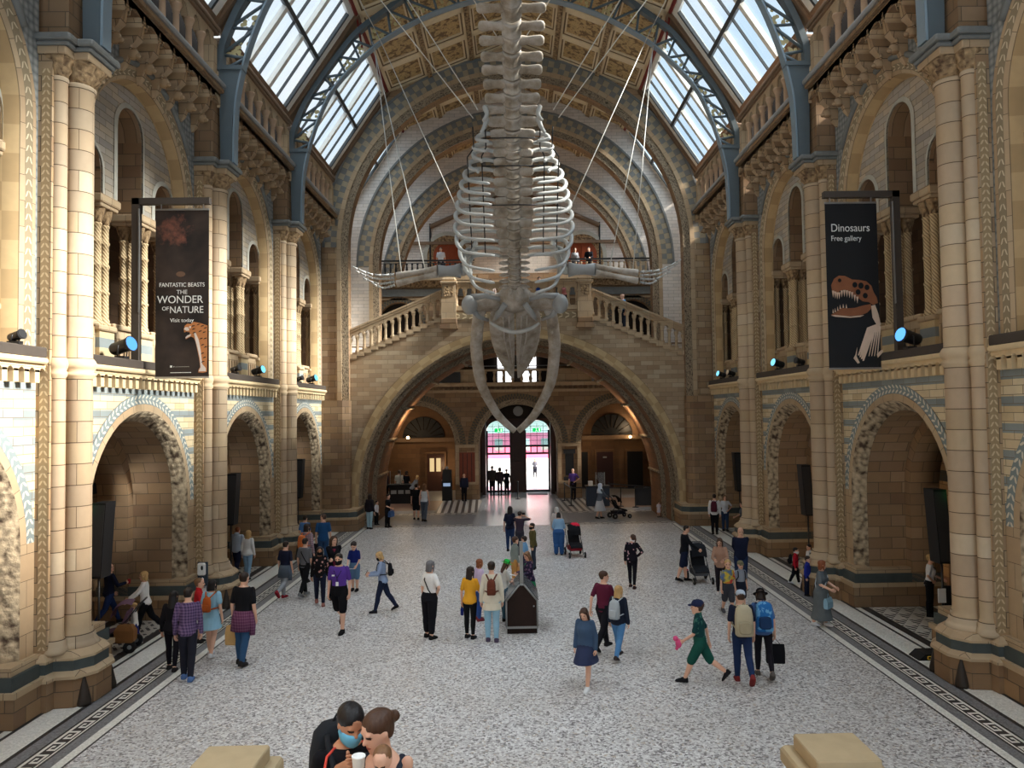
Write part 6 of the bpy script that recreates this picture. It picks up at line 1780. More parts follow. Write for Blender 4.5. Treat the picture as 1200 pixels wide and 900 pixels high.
pp('c5', 'person in bright green hat holding a leaflet by the collection box', -0.47, 18.58, 70, 1.49, 'f', ('tee',(206,206,200)), ('jeans',(56,88,104)), ('long','brown'), ex=(('hat',(44,190,80)),), L='read', R='read', hp=20)
pp('c6', 'woman with long brown hair, dark flowered jacket and green dress behind the collection box', 0.18, 19.40, 250, 1.53, 'f', ('jacket',((44,36,60),'floral',(110,84,110))), ('skirt',(40,120,80),.3), ('long','lbrown'), ex=(('under',(40,120,80)),), L='read', R='read', hp=18, hy=-20)
pp('c7', 'small boy in grey top and tan trousers facing the family group', -0.23, 22.49, 60, 1.40, 'c', ('long',(130,140,136)), ('trousers',(190,140,80)), ('short','brown'))
pp('c8', 'small child in pale blue top among the family group', 0.11, 23.39, 300, 1.26, 'c', ('tee',(120,168,210)), ('trousers',(44,48,70)), ('short','dark'))
pp('c9', 'bearded man in olive jacket over a white shirt', 0.39, 24.50, 265, 1.50, 'm', ('jacket',(92,84,50)), ('trousers',(52,60,74)), ('short','dark'), ex=(('under',(226,226,228)),'mask'), hy=-10)
pp('c10', 'man in plum t-shirt raising a camera to his eye', -0.05, 26.85, 25, 1.57, 'm', ('tee',(56,46,60)), ('trousers',(54,54,64)), ('short','dark'), L='photo', R='photo')
pp('c11', 'woman with long black hair and a navy backpack beside the photographer', -0.39, 27.70, 8, 1.65, 'f', ('tee',(34,38,60)), ('jeans',(40,60,100)), ('long','black'))
pp('c12', 'woman in pale denim shirt and blue jeans bending beside a red-hooded pushchair', 1.32, 26.89, 5, 1.50, 'f', ('long',(136,172,204)), ('wide',(52,92,146)), ('bob','black'), lean=14, L='hold', R='hold', hp=20, fat=1.22)
pp('c13', 'grey-haired person largely hidden in front of the pale denim shirt', 1.34, 28.40, 355, 1.50, 'f', ('long',(200,190,186)), ('trousers',(120,120,126)), ('bob','white'))
pp('c14', 'woman in black flowered top and leggings standing alone, looking up left', 3.09, 21.69, 20, 1.55, 'f', ('long',((26,24,32),'floral',(190,150,160))), ('leggings',(28,26,34)), ('pony','brown'), hy=-55, hp=-18, R='hip', ex=(('mask',(230,230,232)),), legs=(10,3,-8,8), shoes=(60,40,44))
pp('c15', 'man in maroon and navy t-shirt and black trousers walking right', 1.60, 16.15, 40, 1.70, 'm', ('tee',(94,34,56)), ('trousers',(28,28,34)), ('short','brown'), R='fwd', L='back', hy=45, legs=(20,6,-18,26), shoes=(30,30,32))
pp('c16', 'woman with fair hair, navy jacket, blue jeans and pale drawstring bag', 1.86, 15.58, 30, 1.52, 'f', ('jacket',(34,40,56)), ('jeans',(84,134,184)), ('long','blond'), legs=(20,5,-20,14), hy=5, shoes=(60,52,52))
pp('c17', 'woman in denim jacket and dark blue dress walking alone in the foreground', 1.13, 14.13, 205, 1.50, 'f', ('jacket',(66,88,116)), ('skirt',(48,56,84),.2), ('long','brown'), L='down', R='down', hp=22, legs=(16,4,-22,22), shoes=(220,222,224))
pp('d1', 'man in black zip jacket and navy shorts with a shopping bag', 4.65, 22.44, 95, 1.66, 'm', ('jacket',(26,28,34)), ('shorts',(30,36,60)), ('crop','dark'), ex=(('under',(150,154,160)),), L='down', R='push', hp=18, shoes=(30,26,26), legs=(4,2,-12,8))
pp('d2', 'woman in tan cardigan with long brown hair behind the two boys', 5.34, 20.72, 200, 1.57, 'f', ('long',(176,140,120)), ('leggings',(40,36,44)), ('long','brown'), R='read', L='read', hp=15, shoes=(226,222,220))
pp('d3', 'blond boy in rainbow tie-dye t-shirt and dark shorts', 4.99, 18.82, 175, 1.37, 'c', ('tee',((90,120,160),'dye',(200,60,60))), ('shorts',(60,62,70)), ('short','blond'), legs=(14,5,-12,16), hy=20, shoes=(80,80,86))
pp('d4', 'boy in olive cap and grey t-shirt next to the tie-dye shirt', 5.44, 19.28, 175, 1.23, 'c', ('tee',(150,156,168)), ('shorts',(40,44,60)), ('short','blond'), ex=(('cap',(126,122,96)),), legs=(10,4,-8,12))
pp('d5', 'bald man in navy jumper with hands behind his back near the third right pier', 6.08, 21.36, 185, 1.74, 'm', ('long',(28,34,56)), ('jeans',(40,52,84)), None, L='behind', R='behind', fat=1.1)
pp('d6', 'person in white shirt and black trousers with a maroon backpack by the far right pier', 7.78, 30.68, 20, 1.63, 'm', ('long',(232,230,230)), ('trousers',(26,26,30)), ('short','dark'))
pp('d7', 'woman in white shirt and jeans beside the far right pier', 8.42, 31.49, 185, 1.50, 'f', ('tee',(224,228,236)), ('jeans',(54,70,100)), ('bob','lbrown'), R='down', L='hip')
pp('d8', 'person in grey top half hidden by the third right pier', 8.50, 29.18, 270, 1.50, 'f', ('tee',(90,96,106)), ('jeans',(60,80,110)), ('bob','dark'), R='hold')
pp('e1', 'child in red jumper with a black backpack at the right arches', 7.74, 21.86, 120, 1.06, 'c', ('long',(196,36,54)), ('trousers',(26,26,30)), ('short','black'), ex=(('mask',(230,230,232)),), legs=(12,5,-12,14), shoes=(226,226,228))
pp('e2', 'child in white t-shirt behind the red jumper', 8.36, 22.25, 250, 1.06, 'c', ('tee',(232,232,234)), ('trousers',(40,44,60)), ('short','black'))
pp('e3', 'child in royal blue top beside the grey skirt', 7.57, 20.45, 130, 1.08, 'c', ('long',(40,52,150)), ('trousers',(30,34,56)), ('short','dark'))
pp('e4', 'woman in grey top and long grey skirt with a pale blue bag', 6.79, 17.65, 135, 1.54, 'f', ('tee',(98,106,112)), ('skirt',(104,110,112),.42), ('bob','ginger'), ex=(('sash',(190,200,206)),), L='hold', R='hold', legs=(6,3,-8,8), shoes=(232,232,234), fat=1.22, hy=-40)
pp('e5', 'child in navy cap, green patterned shirt and green shorts holding a pink toy', 3.28, 14.14, 290, 1.59, 'c', ('tee',((26,66,68),'patch',(60,110,100))), ('shorts',(30,84,74)), ('short','brown'), ex=(('cap',(36,44,76)),), L='hold', R='back', legs=(26,6,-26,30), shoes=(30,30,34))
pp('e6', 'person in pale cap and navy sleeves with a big beige backpack', 3.95, 13.97, 5, 1.70, 'm', ('tee',(36,40,60)), ('jeans',(36,52,88)), ('short','brown'), ex=(('cap',(176,190,206)),), legs=(6,3,-20,26), shoes=(130,50,50))
pp('e7', 'person in black sun hat and black leggings with a blue camouflage backpack', 4.41, 14.25, 8, 1.66, 'f', ('tee',(80,110,160)), ('leggings',(30,28,34)), ('bob','dark'), ex=(('hat',(22,22,26)),), legs=(10,4,-18,24), hp=25, lean=10, shoes=(90,84,80))
pp('e8', 'member of staff in white shirt and black trousers at the nearest right arch', 9.67, 18.26, 120, 1.50, 'f', ('tee',(236,236,240)), ('trousers',(22,22,26)), ('short','blond'), L='hold', R='hip', shoes=(24,24,26), ex=('lanyard',))
pp('f1', 'woman in black top and pale jeans near the far left pier', -6.55, 33.59, 20, 1.55, 'f', ('long',(32,28,34)), ('jeans',(160,190,204)), ('long','dark'))
pp('f2', 'child in white top and black trousers beside the pale jeans, far left', -6.48, 34.84, 120, 1.11, 'c', ('tee',(226,226,230)), ('trousers',(28,28,32)), ('short','dark'))
pp('f3', 'person in black with a blue shoulder bag, far left under the bridge', -5.84, 34.00, 110, 1.50, 'm', ('tee',(24,24,28)), ('trousers',(26,26,30)), ('short','dark'), R='hold')
pp('f4', 'person in black clothes arm in arm with the grey vest under the bridge', -4.86, 36.29, 350, 1.72, 'm', ('tee',(26,26,28)), ('shorts',(30,30,34)), ('short','dark'), legs=(8,4,-8,8))
pp('f5', 'woman with long hair in pale grey vest and grey jeans under the bridge', -4.43, 35.68, 10, 1.77, 'f', ('tank',(206,208,212)), ('jeans',(84,92,104)), ('long','lbrown'), legs=(6,3,-8,8))
pp('f6', 'guard in dark uniform in front of the red brown panel', -3.10, 43.65, 170, 1.59, 'm', ('long',(36,40,60)), ('trousers',(26,26,32)), ('crop','dark'))
pp('f7', 'tall visitor silhouetted in the left entrance door', -1.59, 46.55, 0, 1.80, 'm', ('jacket',(66,60,58)), ('trousers',(24,24,28)), ('short','dark'))
pp('f8', 'middle visitor of three silhouetted in the left entrance door', -1.13, 46.48, 0, 1.70, 'f', ('jacket',(58,48,54)), ('leggings',(30,28,34)), ('bob','dark'))
pp('f9', 'smallest of the three visitors silhouetted in the left entrance door', -0.72, 46.90, 350, 1.56, 'm', ('tee',(34,34,40)), ('trousers',(30,30,34)), ('short','dark'))
pp('f10', 'distant person out on the pavement seen through the right entrance door', 1.29, 58.03, 180, 1.50, 'f', ('tee',(90,90,100)), ('trousers',(40,40,50)), ('long','dark'))
pp('f11', 'member of staff in purple shirt beside the dark plaque', 3.10, 43.62, 200, 1.79, 'm', ('polo',(96,70,150)), ('trousers',(26,26,32)), ('crop','grey'), L='hip')
pp('f12', 'woman in white headscarf and grey top pushing a black pushchair at the far right', 3.67, 35.57, 70, 1.69, 'f', ('long',(96,104,116)), ('skirt',(196,196,200),.3), None, ex=(('hijab',(214,226,240)),), L='push', R='push', legs=(10,4,-10,12), shoes=(24,24,28))
pp('f13', 'toddler in white dress standing alone at the far right pier', 6.49, 35.81, 170, 0.75, 'c', ('dress',(226,218,226),.2), None, ('bob','dark'))
pp('f14', 'visitor in navy top at the left lobby barrier', -7.44, 43.02, 110, 1.85, 'm', ('long',(34,40,66)), ('trousers',(24,24,30)), ('crop','grey'))
pp('f15', 'visitor in cream shirt at the lobby desk on the left', -6.79, 43.75, 0, 1.83, 'm', ('tee',(206,200,186)), ('trousers',(44,44,50)), ('short','dark'))
pp('f16', 'fair-haired visitor in grey leaning over the lobby desk', -5.83, 42.03, 60, 1.72, 'f', ('long',(130,134,140)), ('trousers',(30,30,34)), ('bob','blond'), lean=30, R='hold', L='hold')
pp('f17', 'visitor in black top behind the lobby desk queue', -6.39, 43.69, 20, 1.78, 'f', ('tee',(26,26,30)), ('trousers',(30,30,34)), ('bob','dark'))
pp('f18', 'attendant in red top beside the black information kiosk', -4.40, 45.12, 60, 1.69, 'm', ('tee',(120,52,50)), ('trousers',(26,26,30)), ('short','dark'), R='hold')
# people above the hall floor
def up(k, label, x, y, z, hd, h, kind, top, bot, hair, **kw): PP[k] = person(label, (x, y), hd, h, kind, top, bot, hair, z=z, **kw)
up('g1', 'bald man in light blue t-shirt coming down the bridge stairs on the right', 4.95, 35.2, 8.63, 250, 1.8, 'm', ('tee', (92, 160, 214)), ('trousers', (50, 56, 70)), None)
up('g2', 'visitor in white shirt behind the upper landing rail on the left', -4.25, 43.3, 12.7, 180, 1.75, 'm', ('tee', (226, 228, 236)), ('trousers', (50, 54, 66)), ('short', 'dark'))
up('g3', 'visitor in black behind the upper landing rail on the right', 4.2, 43.4, 12.7, 200, 1.7, 'm', ('jacket', (26, 26, 32)), ('trousers', (30, 30, 34)), ('short', 'black'), R='hold', L='hold')
up('g4', 'visitor in grey behind the upper landing rail on the right', 3.4, 43.6, 12.7, 170, 1.7, 'f', ('long', (150, 150, 154)), ('trousers', (40, 40, 50)), ('bob', 'dark'))
up('g5', 'visitor in bright blue top on the bridge landing behind the whale ribs', 1.05, 35.3, 9.5, 180, 1.78, 'm', ('tee', (50, 90, 190)), ('trousers', (50, 54, 66)), ('short', 'dark'))
up('g6', 'visitor in pink top on the bridge landing right of the whale skull', 2.2, 35.2, 9.5, 180, 1.55, 'f', ('tee', (214, 140, 140)), ('trousers', (60, 60, 70)), ('bob', 'brown'))
up('g7', 'visitor in white top on the bridge landing left of the whale neck', -1.2, 35.3, 9.5, 180, 1.7, 'f', ('long', (232, 210, 200)), ('trousers', (60, 60, 70)), ('bob', 'brown'))
# the couple with a baby close to the camera, on the stair below it
up('h1', 'masked man in black with orange shoulder piping holding a paper cup in the foreground', -1.27, 5.06, 1.44, 150, 1.76, 'm', ('tee', (22, 22, 26)), ('trousers', (30, 30, 36)), ('short', 'black'), skin='m', ex=(('mask', (112, 186, 220)),), near=True, hp=18, hy=-4, L=(-.055, .2, .832), R='behind', lean=4)
up('h2', 'woman in black vest with brown hair in a bun carrying a baby in the foreground', -.99, 4.92, 1.385, 188, 1.82, 'f', ('tank', (24, 24, 28)), ('trousers', (30, 30, 36)), ('bun', 'brown'), near=True, hp=14, hy=42, L='cross', R='cross')
up('h3', 'baby in red top held against the black vest in the foreground', -.965, 4.62, 2.44, 185, .66, 'b', ('long', (200, 40, 66)), ('trousers', (60, 60, 80)), ('crop', 'lbrown'), near=True, legs=(50, 70, 50, 70), L='fwd', R='fwd', hp=14)
# ------------------------------------------------------------------ things the visitors carry
def P_(k): return PP[k]
backpack(*P_('a7'), 'small round orange brown backpack on the pale blue dress', (176, 88, 40), .72, name='backpack', round_=True)
backpack(*P_('b5'), 'orange backpack worn over the checked shirt', (200, 110, 60), .85)
backpack(*P_('b12'), 'small black backpack worn by the phone reader', (26, 26, 30), .75)
backpack(*P_('c4'), 'small brown leather backpack on the cream cardigan', (104, 56, 42), .72)
backpack(*P_('c16'), 'pale grey drawstring bag on the navy jacket', (176, 184, 190), .95)
backpack(*P_('c11'), 'navy backpack worn by the black-haired woman by the photographer', (28, 32, 52), .9)
backpack(*P_('d6'), 'maroon backpack on the white shirt by the far right pier', (84, 34, 48), 1.0)
backpack(*P_('e1'), 'black backpack on the red jumper', (26, 26, 30), .95)
backpack(*P_('e6'), 'big beige backpack with a front pocket on the man in the pale cap', (186, 176, 150), 1.25, (168, 158, 132))
backpack(*P_('e7'), 'blue camouflage backpack under the black sun hat', ((44, 110, 176), 'patch', (110, 170, 214)), 1.25, (36, 60, 96))
backpack(*P_('d4'), 'dark backpack on the boy in the olive cap', (40, 42, 50), .8)
o, F = P_('h1')
backpack(o, F, 'black backpack hanging from the masked man in the foreground', (34, 36, 40), 1.3)
handbag(*P_('a8'), 'L', 'tan paper carrier bag held by the man with the tied shirt', (196, 158, 104), .3, .38, .14, .06, 'paper_bag')
handbag(*P_('d1'), 'L', 'white carrier bag with red print held by the man with the black pushchair', ((232, 230, 232), 'patch', (190, 50, 90)), .32, .36, .14, .06, 'carrier_bag')
handbag(*P_('e7'), 'R', 'flat black tote bag beside the blue camouflage backpack', (22, 22, 26), .34, .36, .05, .1, 'tote_bag')
o, F = P_('e4'); handbag(o, F, 'R', 'pale blue shoulder bag against the grey skirt', (150, 186, 204), .3, .24, .1, .1, 'shoulder_bag', at=F.sp(-.02, .1))
o, F = P_('f3'); handbag(o, F, 'R', 'blue shoulder bag of the person in black, far left', (70, 96, 140), .34, .26, .12, .08, 'shoulder_bag', at=F.sp(.02, .12))
o, F = P_('b7'); handbag(o, F, 'L', 'black jacket carried by the man in the dark blue t-shirt', (26, 28, 34), .26, .5, .14, .0, 'folded_jacket', 'jacket')
o, F = P_('c7'); handbag(o, F, 'R', 'tan bag hanging beside the small boy in grey', (190, 140, 84), .24, .3, .1, .05, 'bag')
for k, nm, lab, sz, mt, dy in (('b12', 'phone', 'phone in the hands of the fair-haired walker', (.07, .012, .14), M['black'], .0), ('c5', 'leaflet', 'white leaflet held by the person in the green hat', (.2, .28, .006), M['white'], 0), ('c6', 'leaflet', 'white leaflet held by the woman with the dark flowered jacket', (.2, .28, .006), M['white'], 0),
                               ('c10', 'camera', 'small black camera held up by the man in the plum t-shirt', (.13, .06, .08), M['black'], 0), ('b11', 'leaflet', 'folded map in the hands of the boy in denim shorts', (.2, .14, .006), M['white'], 0)):
    o, F = P_(k); c = (F.J['wriL'] + F.J['wriR']) / 2 + (F.J['hdirL'] + F.J['hdirR']) * .04 * F.h
    slab(o, F, c, sz, nm, lab, nm, mt, .5 if nm == 'phone' else (.25 if nm == 'leaflet' else 0))
o, F = P_('c2'); Wp = F.J['wriL'] + F.J['hdirL'] * .07 * F.h
t = on_person(o, F, Wp - Vector((0, 0, .2)), 'water_bottle', 'dark blue bottle hanging from the hand of the woman in yellow', 'bottle')
mb = MB(); mb.lathe([(.03, 0), (.034, .01), (.034, .14), (.02, .17)], tuple(Wp - Vector((0, 0, .2))), 12); mb.build('flask', cloth((30, 44, 120)), t, tuple(Wp - Vector((0, 0, .2))))
mb = MB(); mb.lathe([(.021, .17), (.021, .2), (.008, .21)], tuple(Wp - Vector((0, 0, .2))), 10); mb.build('lid', M['black'], t, tuple(Wp - Vector((0, 0, .2))))
o, F = P_('e5'); Wp = F.J['wriL'] + F.J['hdirL'] * .07 * F.h
t = on_person(o, F, Wp, 'soft_toy', 'bright pink soft toy held by the child in green', 'toy'); mb = MB(); mb.ell(Wp, (.07, .06, .08)); mb.ell(Wp + Vector((-.03, .05, .1)), .05); [mb.ell(Wp + Vector(q), .03, 8, 6) for q in ((.08, 0, .04), (-.08, .02, .04), (.04, .03, -.08), (-.04, .03, -.08))]
mb.build('plush_body', cloth((226, 90, 140)), t, tuple(Wp))
o, F = P_('a1'); Wp = F.J['wriR'] + F.J['hdirR'] * .06 * F.h
t = on_person(o, F, Wp, 'drink_cup', 'small red cup in the hand of the striding man on the left', 'cup'); mb = MB(); mb.lathe([(.03, -.05), (.04, .06), (.035, .06)], tuple(Wp), 12); mb.build('beaker', cloth((196, 50, 60)), t, tuple(Wp))
o, F = P_('h1'); hp = F.J['wriL'] + F.J['hdirL'] * .07 * F.h
Wp = hp + Vector((-.01, .05, -.02))
t = on_person(o, F, Wp - Vector((0, 0, .05)), 'paper_cup', 'white ribbed paper cup held by the masked man in the foreground', 'cup'); org = tuple(Wp - Vector((0, 0, .05)))
mb = MB(); mb.lathe([(.028, -.06), (.03, -.058), (.038, .055), (.041, .06), (.04, .066), (.036, .064), (.028, -.05)], tuple(Wp), 20); mb.build('beaker', M['white'], t, org)
# orange piping on the shoulders
for sx in (-1, 1):
    mb = MB(); mb.tube([F.sp(.3, .01) + F.rt * sx * .05 * F.h, F.sp(.285, .03) + F.rt * sx * .085 * F.h, F.sp(.25, .05) + F.rt * sx * .1 * F.h, F.sp(.18, .075) + F.rt * sx * .085 * F.h], .009, 6); mb.build('orange_piping', cloth((222, 84, 70)), o, (0, 0, 0))
o, F = P_('h2')
for sx in (-1, 1):
    mb = MB(); mb.tube([F.sp(.2, -.07) + F.rt * sx * .06 * F.h, F.sp(.285, -.02) + F.rt * sx * .062 * F.h, F.sp(.26, .045) + F.rt * sx * .066 * F.h, F.sp(.16, .085) + F.rt * sx * .06 * F.h], .02, 8, flat=.5); mb.build('carrier_strap', cloth((44, 48, 60)), o, (0, 0, 0))
flush_pending()
stroller((-8.78, 16.75), 258, 'mauve pushchair with a brown bag beside the nearest left pier', (112, 84, 100), (64, 50, 60))
stroller((1.85, 26.6), 172, 'black pushchair with a red hood near the centre of the hall', (28, 28, 32), (150, 40, 50))
t = thing('red_blanket', 'red patterned blanket over the hood of the central pushchair', 'blanket', (1.87, 26.85, .95)); mb = MB(); mb.ell((1.87, 26.85, .98), (.2, .18, .14)); mb.build('cloth', cloth((226, 50, 76)), t)
stroller((5.15, 22.35), 178, 'black pushchair with a grey seat next to the zip jacket', (38, 40, 46), (96, 98, 104))
stroller((4.62, 35.75), 70, 'black pushchair pushed by the woman in the white headscarf', (26, 26, 30), (40, 40, 46))
t = thing('brown_bag', 'brown bag slung on the side of the mauve pushchair', 'bag', (-8.45, 16.5, .25)); mb = MB(); mb.loft([[(-8.45 + x * f, 16.5 + y * f, z) for x, y in ((-.2, -.08), (.2, -.08), (.2, .08), (-.2, .08))] for z, f in ((.25, .8), (.3, 1), (.5, 1.05), (.62, .7))], True, 0, False); mb.build('bag_body', cloth((138, 96, 58)), t)

# ------------------------------------------------------------------ fittings
def banner(s, label):
    x0, x1 = (6.86, 8.03); yb = 16.9
    t = thing('hanging_banner', label, 'banner', (s * 8.46, yb, 6.2), 'gallery banners')
    mb = MB(); mb.box(s * 8.38, s * 8.54, yb - .05, yb + .09, 6.1, 9.84); mb.build('post', M['ledge'], t)
    mb = MB(); mb.box(s * 8.37, s * 8.39, yb - .06, yb - .02, 7.3, 9.6); mb.build('lit_side_strip', M['steel'], t)  # pale strip added as the lit side of the dark post
    mb = MB(); mb.box(s * 6.84, s * 8.54, yb - .05, yb + .09, 9.7, 9.84); mb.build('arm', M['ledge'], t)
    mb = MB()
    mb.box(s * x0, s * x1, yb - .02, yb + .02, 9.56, 9.6); mb.box(s * x0, s * x1, yb - .02, yb + .02, 5.84, 5.88)
    for x in (x0 + .12, x1 - .12): mb.box(s * x - .012, s * x + .012, yb - .01, yb + .01, 9.58, 9.72)
    mb.build('rail', M['steel'], t)
    mb = MB(); mb.grid([[(s * (x0 + (x1 - x0) * i / 6), yb + .006 * sin(i), z) for i in range(7)] for z in (5.86, 7, 8.2, 9.58)], None, 0, True); c = mb.build('cloth', M['ban_l'] if s < 0 else M['black'], t)
    return c, yb - .03
def lettering(t, txt, x, y, z, size, name='lettering', align='CENTER', mat=None, sx=1.0):
    cu = bpy.data.curves.new('txt', 'FONT'); cu.body = txt; cu.size = size; cu.align_x = align; cu.extrude = .002
    ob = bpy.data.objects.new('txt', cu); COL.objects.link(ob)
    dg = bpy.context.evaluated_depsgraph_get(); me = bpy.data.meshes.new_from_object(ob.evaluated_get(dg))
    bpy.data.objects.remove(ob); bpy.data.curves.remove(cu)
    me.transform(Matrix.Translation((x, y, z)) @ Matrix.Rotation(PI / 2, 4, 'X') @ Matrix.Diagonal((sx, 1, 1, 1))); w = worldloc(t); me.transform(Matrix.Translation((-w[0], -w[1], -w[2])))
    o = bpy.data.objects.new(name, me); COL.objects.link(o); o.parent = t; me.materials.clear(); me.materials.append(mat or M['letter']); me.update()
    o['label'] = 'white lettering reading ' + txt.replace('\n', ' '); return o
def flat(t, name, polys, y, mat, k=1.0, lab=None):
    """flat cut-out shapes in the banner plane: lists of (x, z)"""
    mb = MB()
    for n, P in enumerate(polys): mb.loft([[(p[0], y - .002 * n * k, p[1]) for p in P], [(p[0], y - .002 * n * k + .003, p[1]) for p in P]], True, 0, False)
    o = mb.build(name, mat, t)
    if lab: o['label'] = lab
    return o
M['letter'] = plain('printed white', (232, 232, 228), .7, var=.02)
def banl():
    g = NT('dark printed banner cloth'); s = g.sep(g.geo()); n = g.noise(g.geo(), 1.3, 3.0)
    c = g.ramp(n.outputs['Fac'], [(.35, lin((30, 25, 24))), (.6, lin((62, 50, 44)))])
    # soft rusty patch at the head of the banner
    dx = g.math('POWER', g.math('DIVIDE', g.math('ADD', s[0], 7.62), .34), 2.0); dz = g.math('POWER', g.math('DIVIDE', g.math('SUBTRACT', s[2], 9.12), .36), 2.0)
    d = g.math('ADD', g.math('MULTIPLY', g.math('ADD', dx, dz), .45), g.math('MULTIPLY', g.noise(g.geo(), 3.2, 6.0, .75).outputs['Fac'], 2.6))
    f = g.math('MULTIPLY', g.math('SUBTRACT', 1.75, d, clamp=True), 1.2, clamp=True)
    c = g.mix(g.math('MULTIPLY', f, .9), c, lin((150, 92, 74)))
    return g.bsdf(c, .6)
M['ban_l'] = banl()
t, y = banner(-1, 'tall dark banner with a tiger hung from a bracket on the left gallery')
xc = -7.44
lettering(t, 'FANTASTIC BEASTS', xc, y, 7.86, .13, sx=.88); lettering(t, 'THE', xc, y, 7.7, .13, sx=1.0); lettering(t, 'WONDER', xc - .04, y, 7.5, .235, sx=.95); lettering(t, 'OF', xc - .36, y, 7.34, .12); lettering(t, 'NATURE', xc + .1, y, 7.28, .215, sx=.9); lettering(t, 'Visit today', xc, y, 7.08, .12)
flat(t, 'printed_ellipse', [[(xc - .03 + .1 * cos(q * PI / 8), 8.14 + .06 * sin(q * PI / 8)) for q in range(16)]], y, plain('dim brown print', (110, 84, 66), .7))
lettering(t, '\u25A0 \u25AA \u2014\u2014\u2014\u2014\u2014', xc - .05, y, 6.08, .06, 'small_print'); flat(t, 'small_print', [[(xc - .25, 5.96), (xc + .2, 5.96), (xc + .2, 5.975), (xc - .25, 5.975)]], y, M['letter'])
# tiger: head in profile facing left with open jaws, chest and foreleg at the right edge
def tg(P, sx=.0): return [(-7.42 + p[0] * .56, 5.92 + p[1] * 1.16) for p in P]
TG1 = tg([(.30, .96), (.42, 1.0), (.55, .99), (.72, .97), (.96, .93), (.96, .42), (.94, 0.05), (.78, .03), (.60, .04), (.62, .10), (.68, .14), (.64, .30), (.56, .48), (.50, .62), (.42, .70), (.32, .72), (.22, .70), (.12, .67), (.10, .71), (.20, .75), (.24, .79), (.16, .82), (.06, .80), (.04, .86), (.08, .93), (.18, .97)])
flat(t, 'tiger_picture', [TG1], y, plain('tiger orange', (196, 128, 76), .7))
flat(t, 'tiger_picture', [tg([(.44, .78), (.5, .8), (.62, .66), (.7, .46), (.76, .2), (.9, .12), (.9, .06), (.62, .06), (.7, .14), (.66, .32), (.58, .5), (.5, .64)]), tg([(.05, .86), (.1, .9), (.22, .9), (.26, .84), (.16, .83)]), tg([(.12, .685), (.3, .73), (.34, .76), (.24, .775), (.12, .71)]), tg([(.26, .92), (.32, .92), (.32, .88), (.26, .88)])], y - .005, plain('tiger white', (226, 214, 204), .7))
flat(t, 'tiger_picture', [tg([(.14 + .0, .795), (.27, .81), (.29, .765), (.2, .745)])] + [tg([(a, b), (a + .13, b + .02), (a + .14, b + .034), (a + .05, b + .03)]) for a, b in ((.55, .93), (.7, .9), (.82, .86), (.62, .8), (.78, .78), (.66, .66), (.82, .66), (.72, .54), (.84, .5), (.72, .38), (.8, .3), (.74, .22), (.36, .9), (.38, .84), (.4, .77))], y - .014, plain('tiger dark', (40, 28, 26), .7))
t, y = banner(1, 'tall black banner with a dinosaur skull hung from a bracket on the right gallery')
lettering(t, 'Dinosaurs', 6.97, y, 8.93, .25, align='LEFT', sx=.86); lettering(t, 'Free gallery', 6.97, y, 8.72, .17, align='LEFT', sx=.86)
def dn(P): return [(6.9 + p[0] * 1.13, 5.92 + p[1] * 2.05) for p in P]
BR = plain('fossil brown', (142, 88, 58), .7, var=.25); BL = plain('fossil pale', (214, 186, 162), .7, var=.15); BD = plain('printed black', (14, 14, 16), .7)
flat(t, 'skull_picture', [dn([(.04, .88), (.1, .95), (.2, .985), (.32, .98), (.46, .94), (.6, .935), (.74, .92), (.84, .87), (.88, .8), (.94, .74), (.96, .68), (.86, .66), (.78, .69), (.66, .7), (.56, .74), (.5, .76), (.44, .8), (.3, .83), (.22, .82), (.16, .79), (.06, .8)]),
                          dn([(.02, .56), (.1, .58), (.22, .63), (.34, .625), (.5, .63), (.66, .655), (.82, .67), (.82, .62), (.74, .575), (.6, .545), (.4, .54), (.2, .545), (.06, .55)])], y, BR, lab='brown skull and jaw of a toothed dinosaur printed on the banner')
flat(t, 'skull_picture', [dn([(.02, .55), (.1, .555), (.4, .535), (.68, .55), (.6, .53), (.4, .522), (.1, .535)]), dn([(.82, .65), (.9, .66), (.96, .56), (1.0, .45), (.94, .42), (.84, .52)])] +
     [dn([(a, b), (a + .045, b), (a + .02, b - .075)]) for a, b in ((.05, .82), (.09, .81), (.13, .8), (.17, .8), (.22, .82), (.27, .825), (.32, .82), (.37, .81), (.42, .8), (.47, .77), (.52, .75))] + [dn([(a, b), (a + .03, b), (a + .012, b + .045)]) for a, b in ((.04, .575), (.08, .585), (.13, .6), (.18, .62), (.24, .63), (.3, .625))] +
     [dn([(.6 - .03 * i + .32 * 0, .05 + .02 * i), (.63 - .03 * i, .05 + .02 * i), (.78 + .02 * (3 - i), .34 + .02 * i), (.98, .44), (.96, .46), (.74 - .01 * i, .38 + .01 * i)]) for i in range(4)] +
     [dn([(.72 + .055 * i, .1), (.735 + .055 * i, .1), (.86 + .035 * i, .36), (.98, .42), (.96, .43), (.83 + .035 * i, .36)]) for i in range(4)] + [dn([(.42, .08), (.46, .12), (.5, .2), (.48, .1), (.54, .03), (.5, .02)]), dn([(.88, .12), (.96, .16), (1.0, .17), (1.0, .14), (.9, .08)])], y - .004, BL)
for a, b, r in ((.2, .93, .035), (.5, .88, .05), (.62, .87, .055), (.74, .85, .05), (.56, .8, .05), (.7, .76, .05)): flat(t, 'skull_opening', [dn([(a + r * cos(q * PI / 5), b + r * .62 * sin(q * PI / 5)) for q in range(10)])], y - .03, BD)
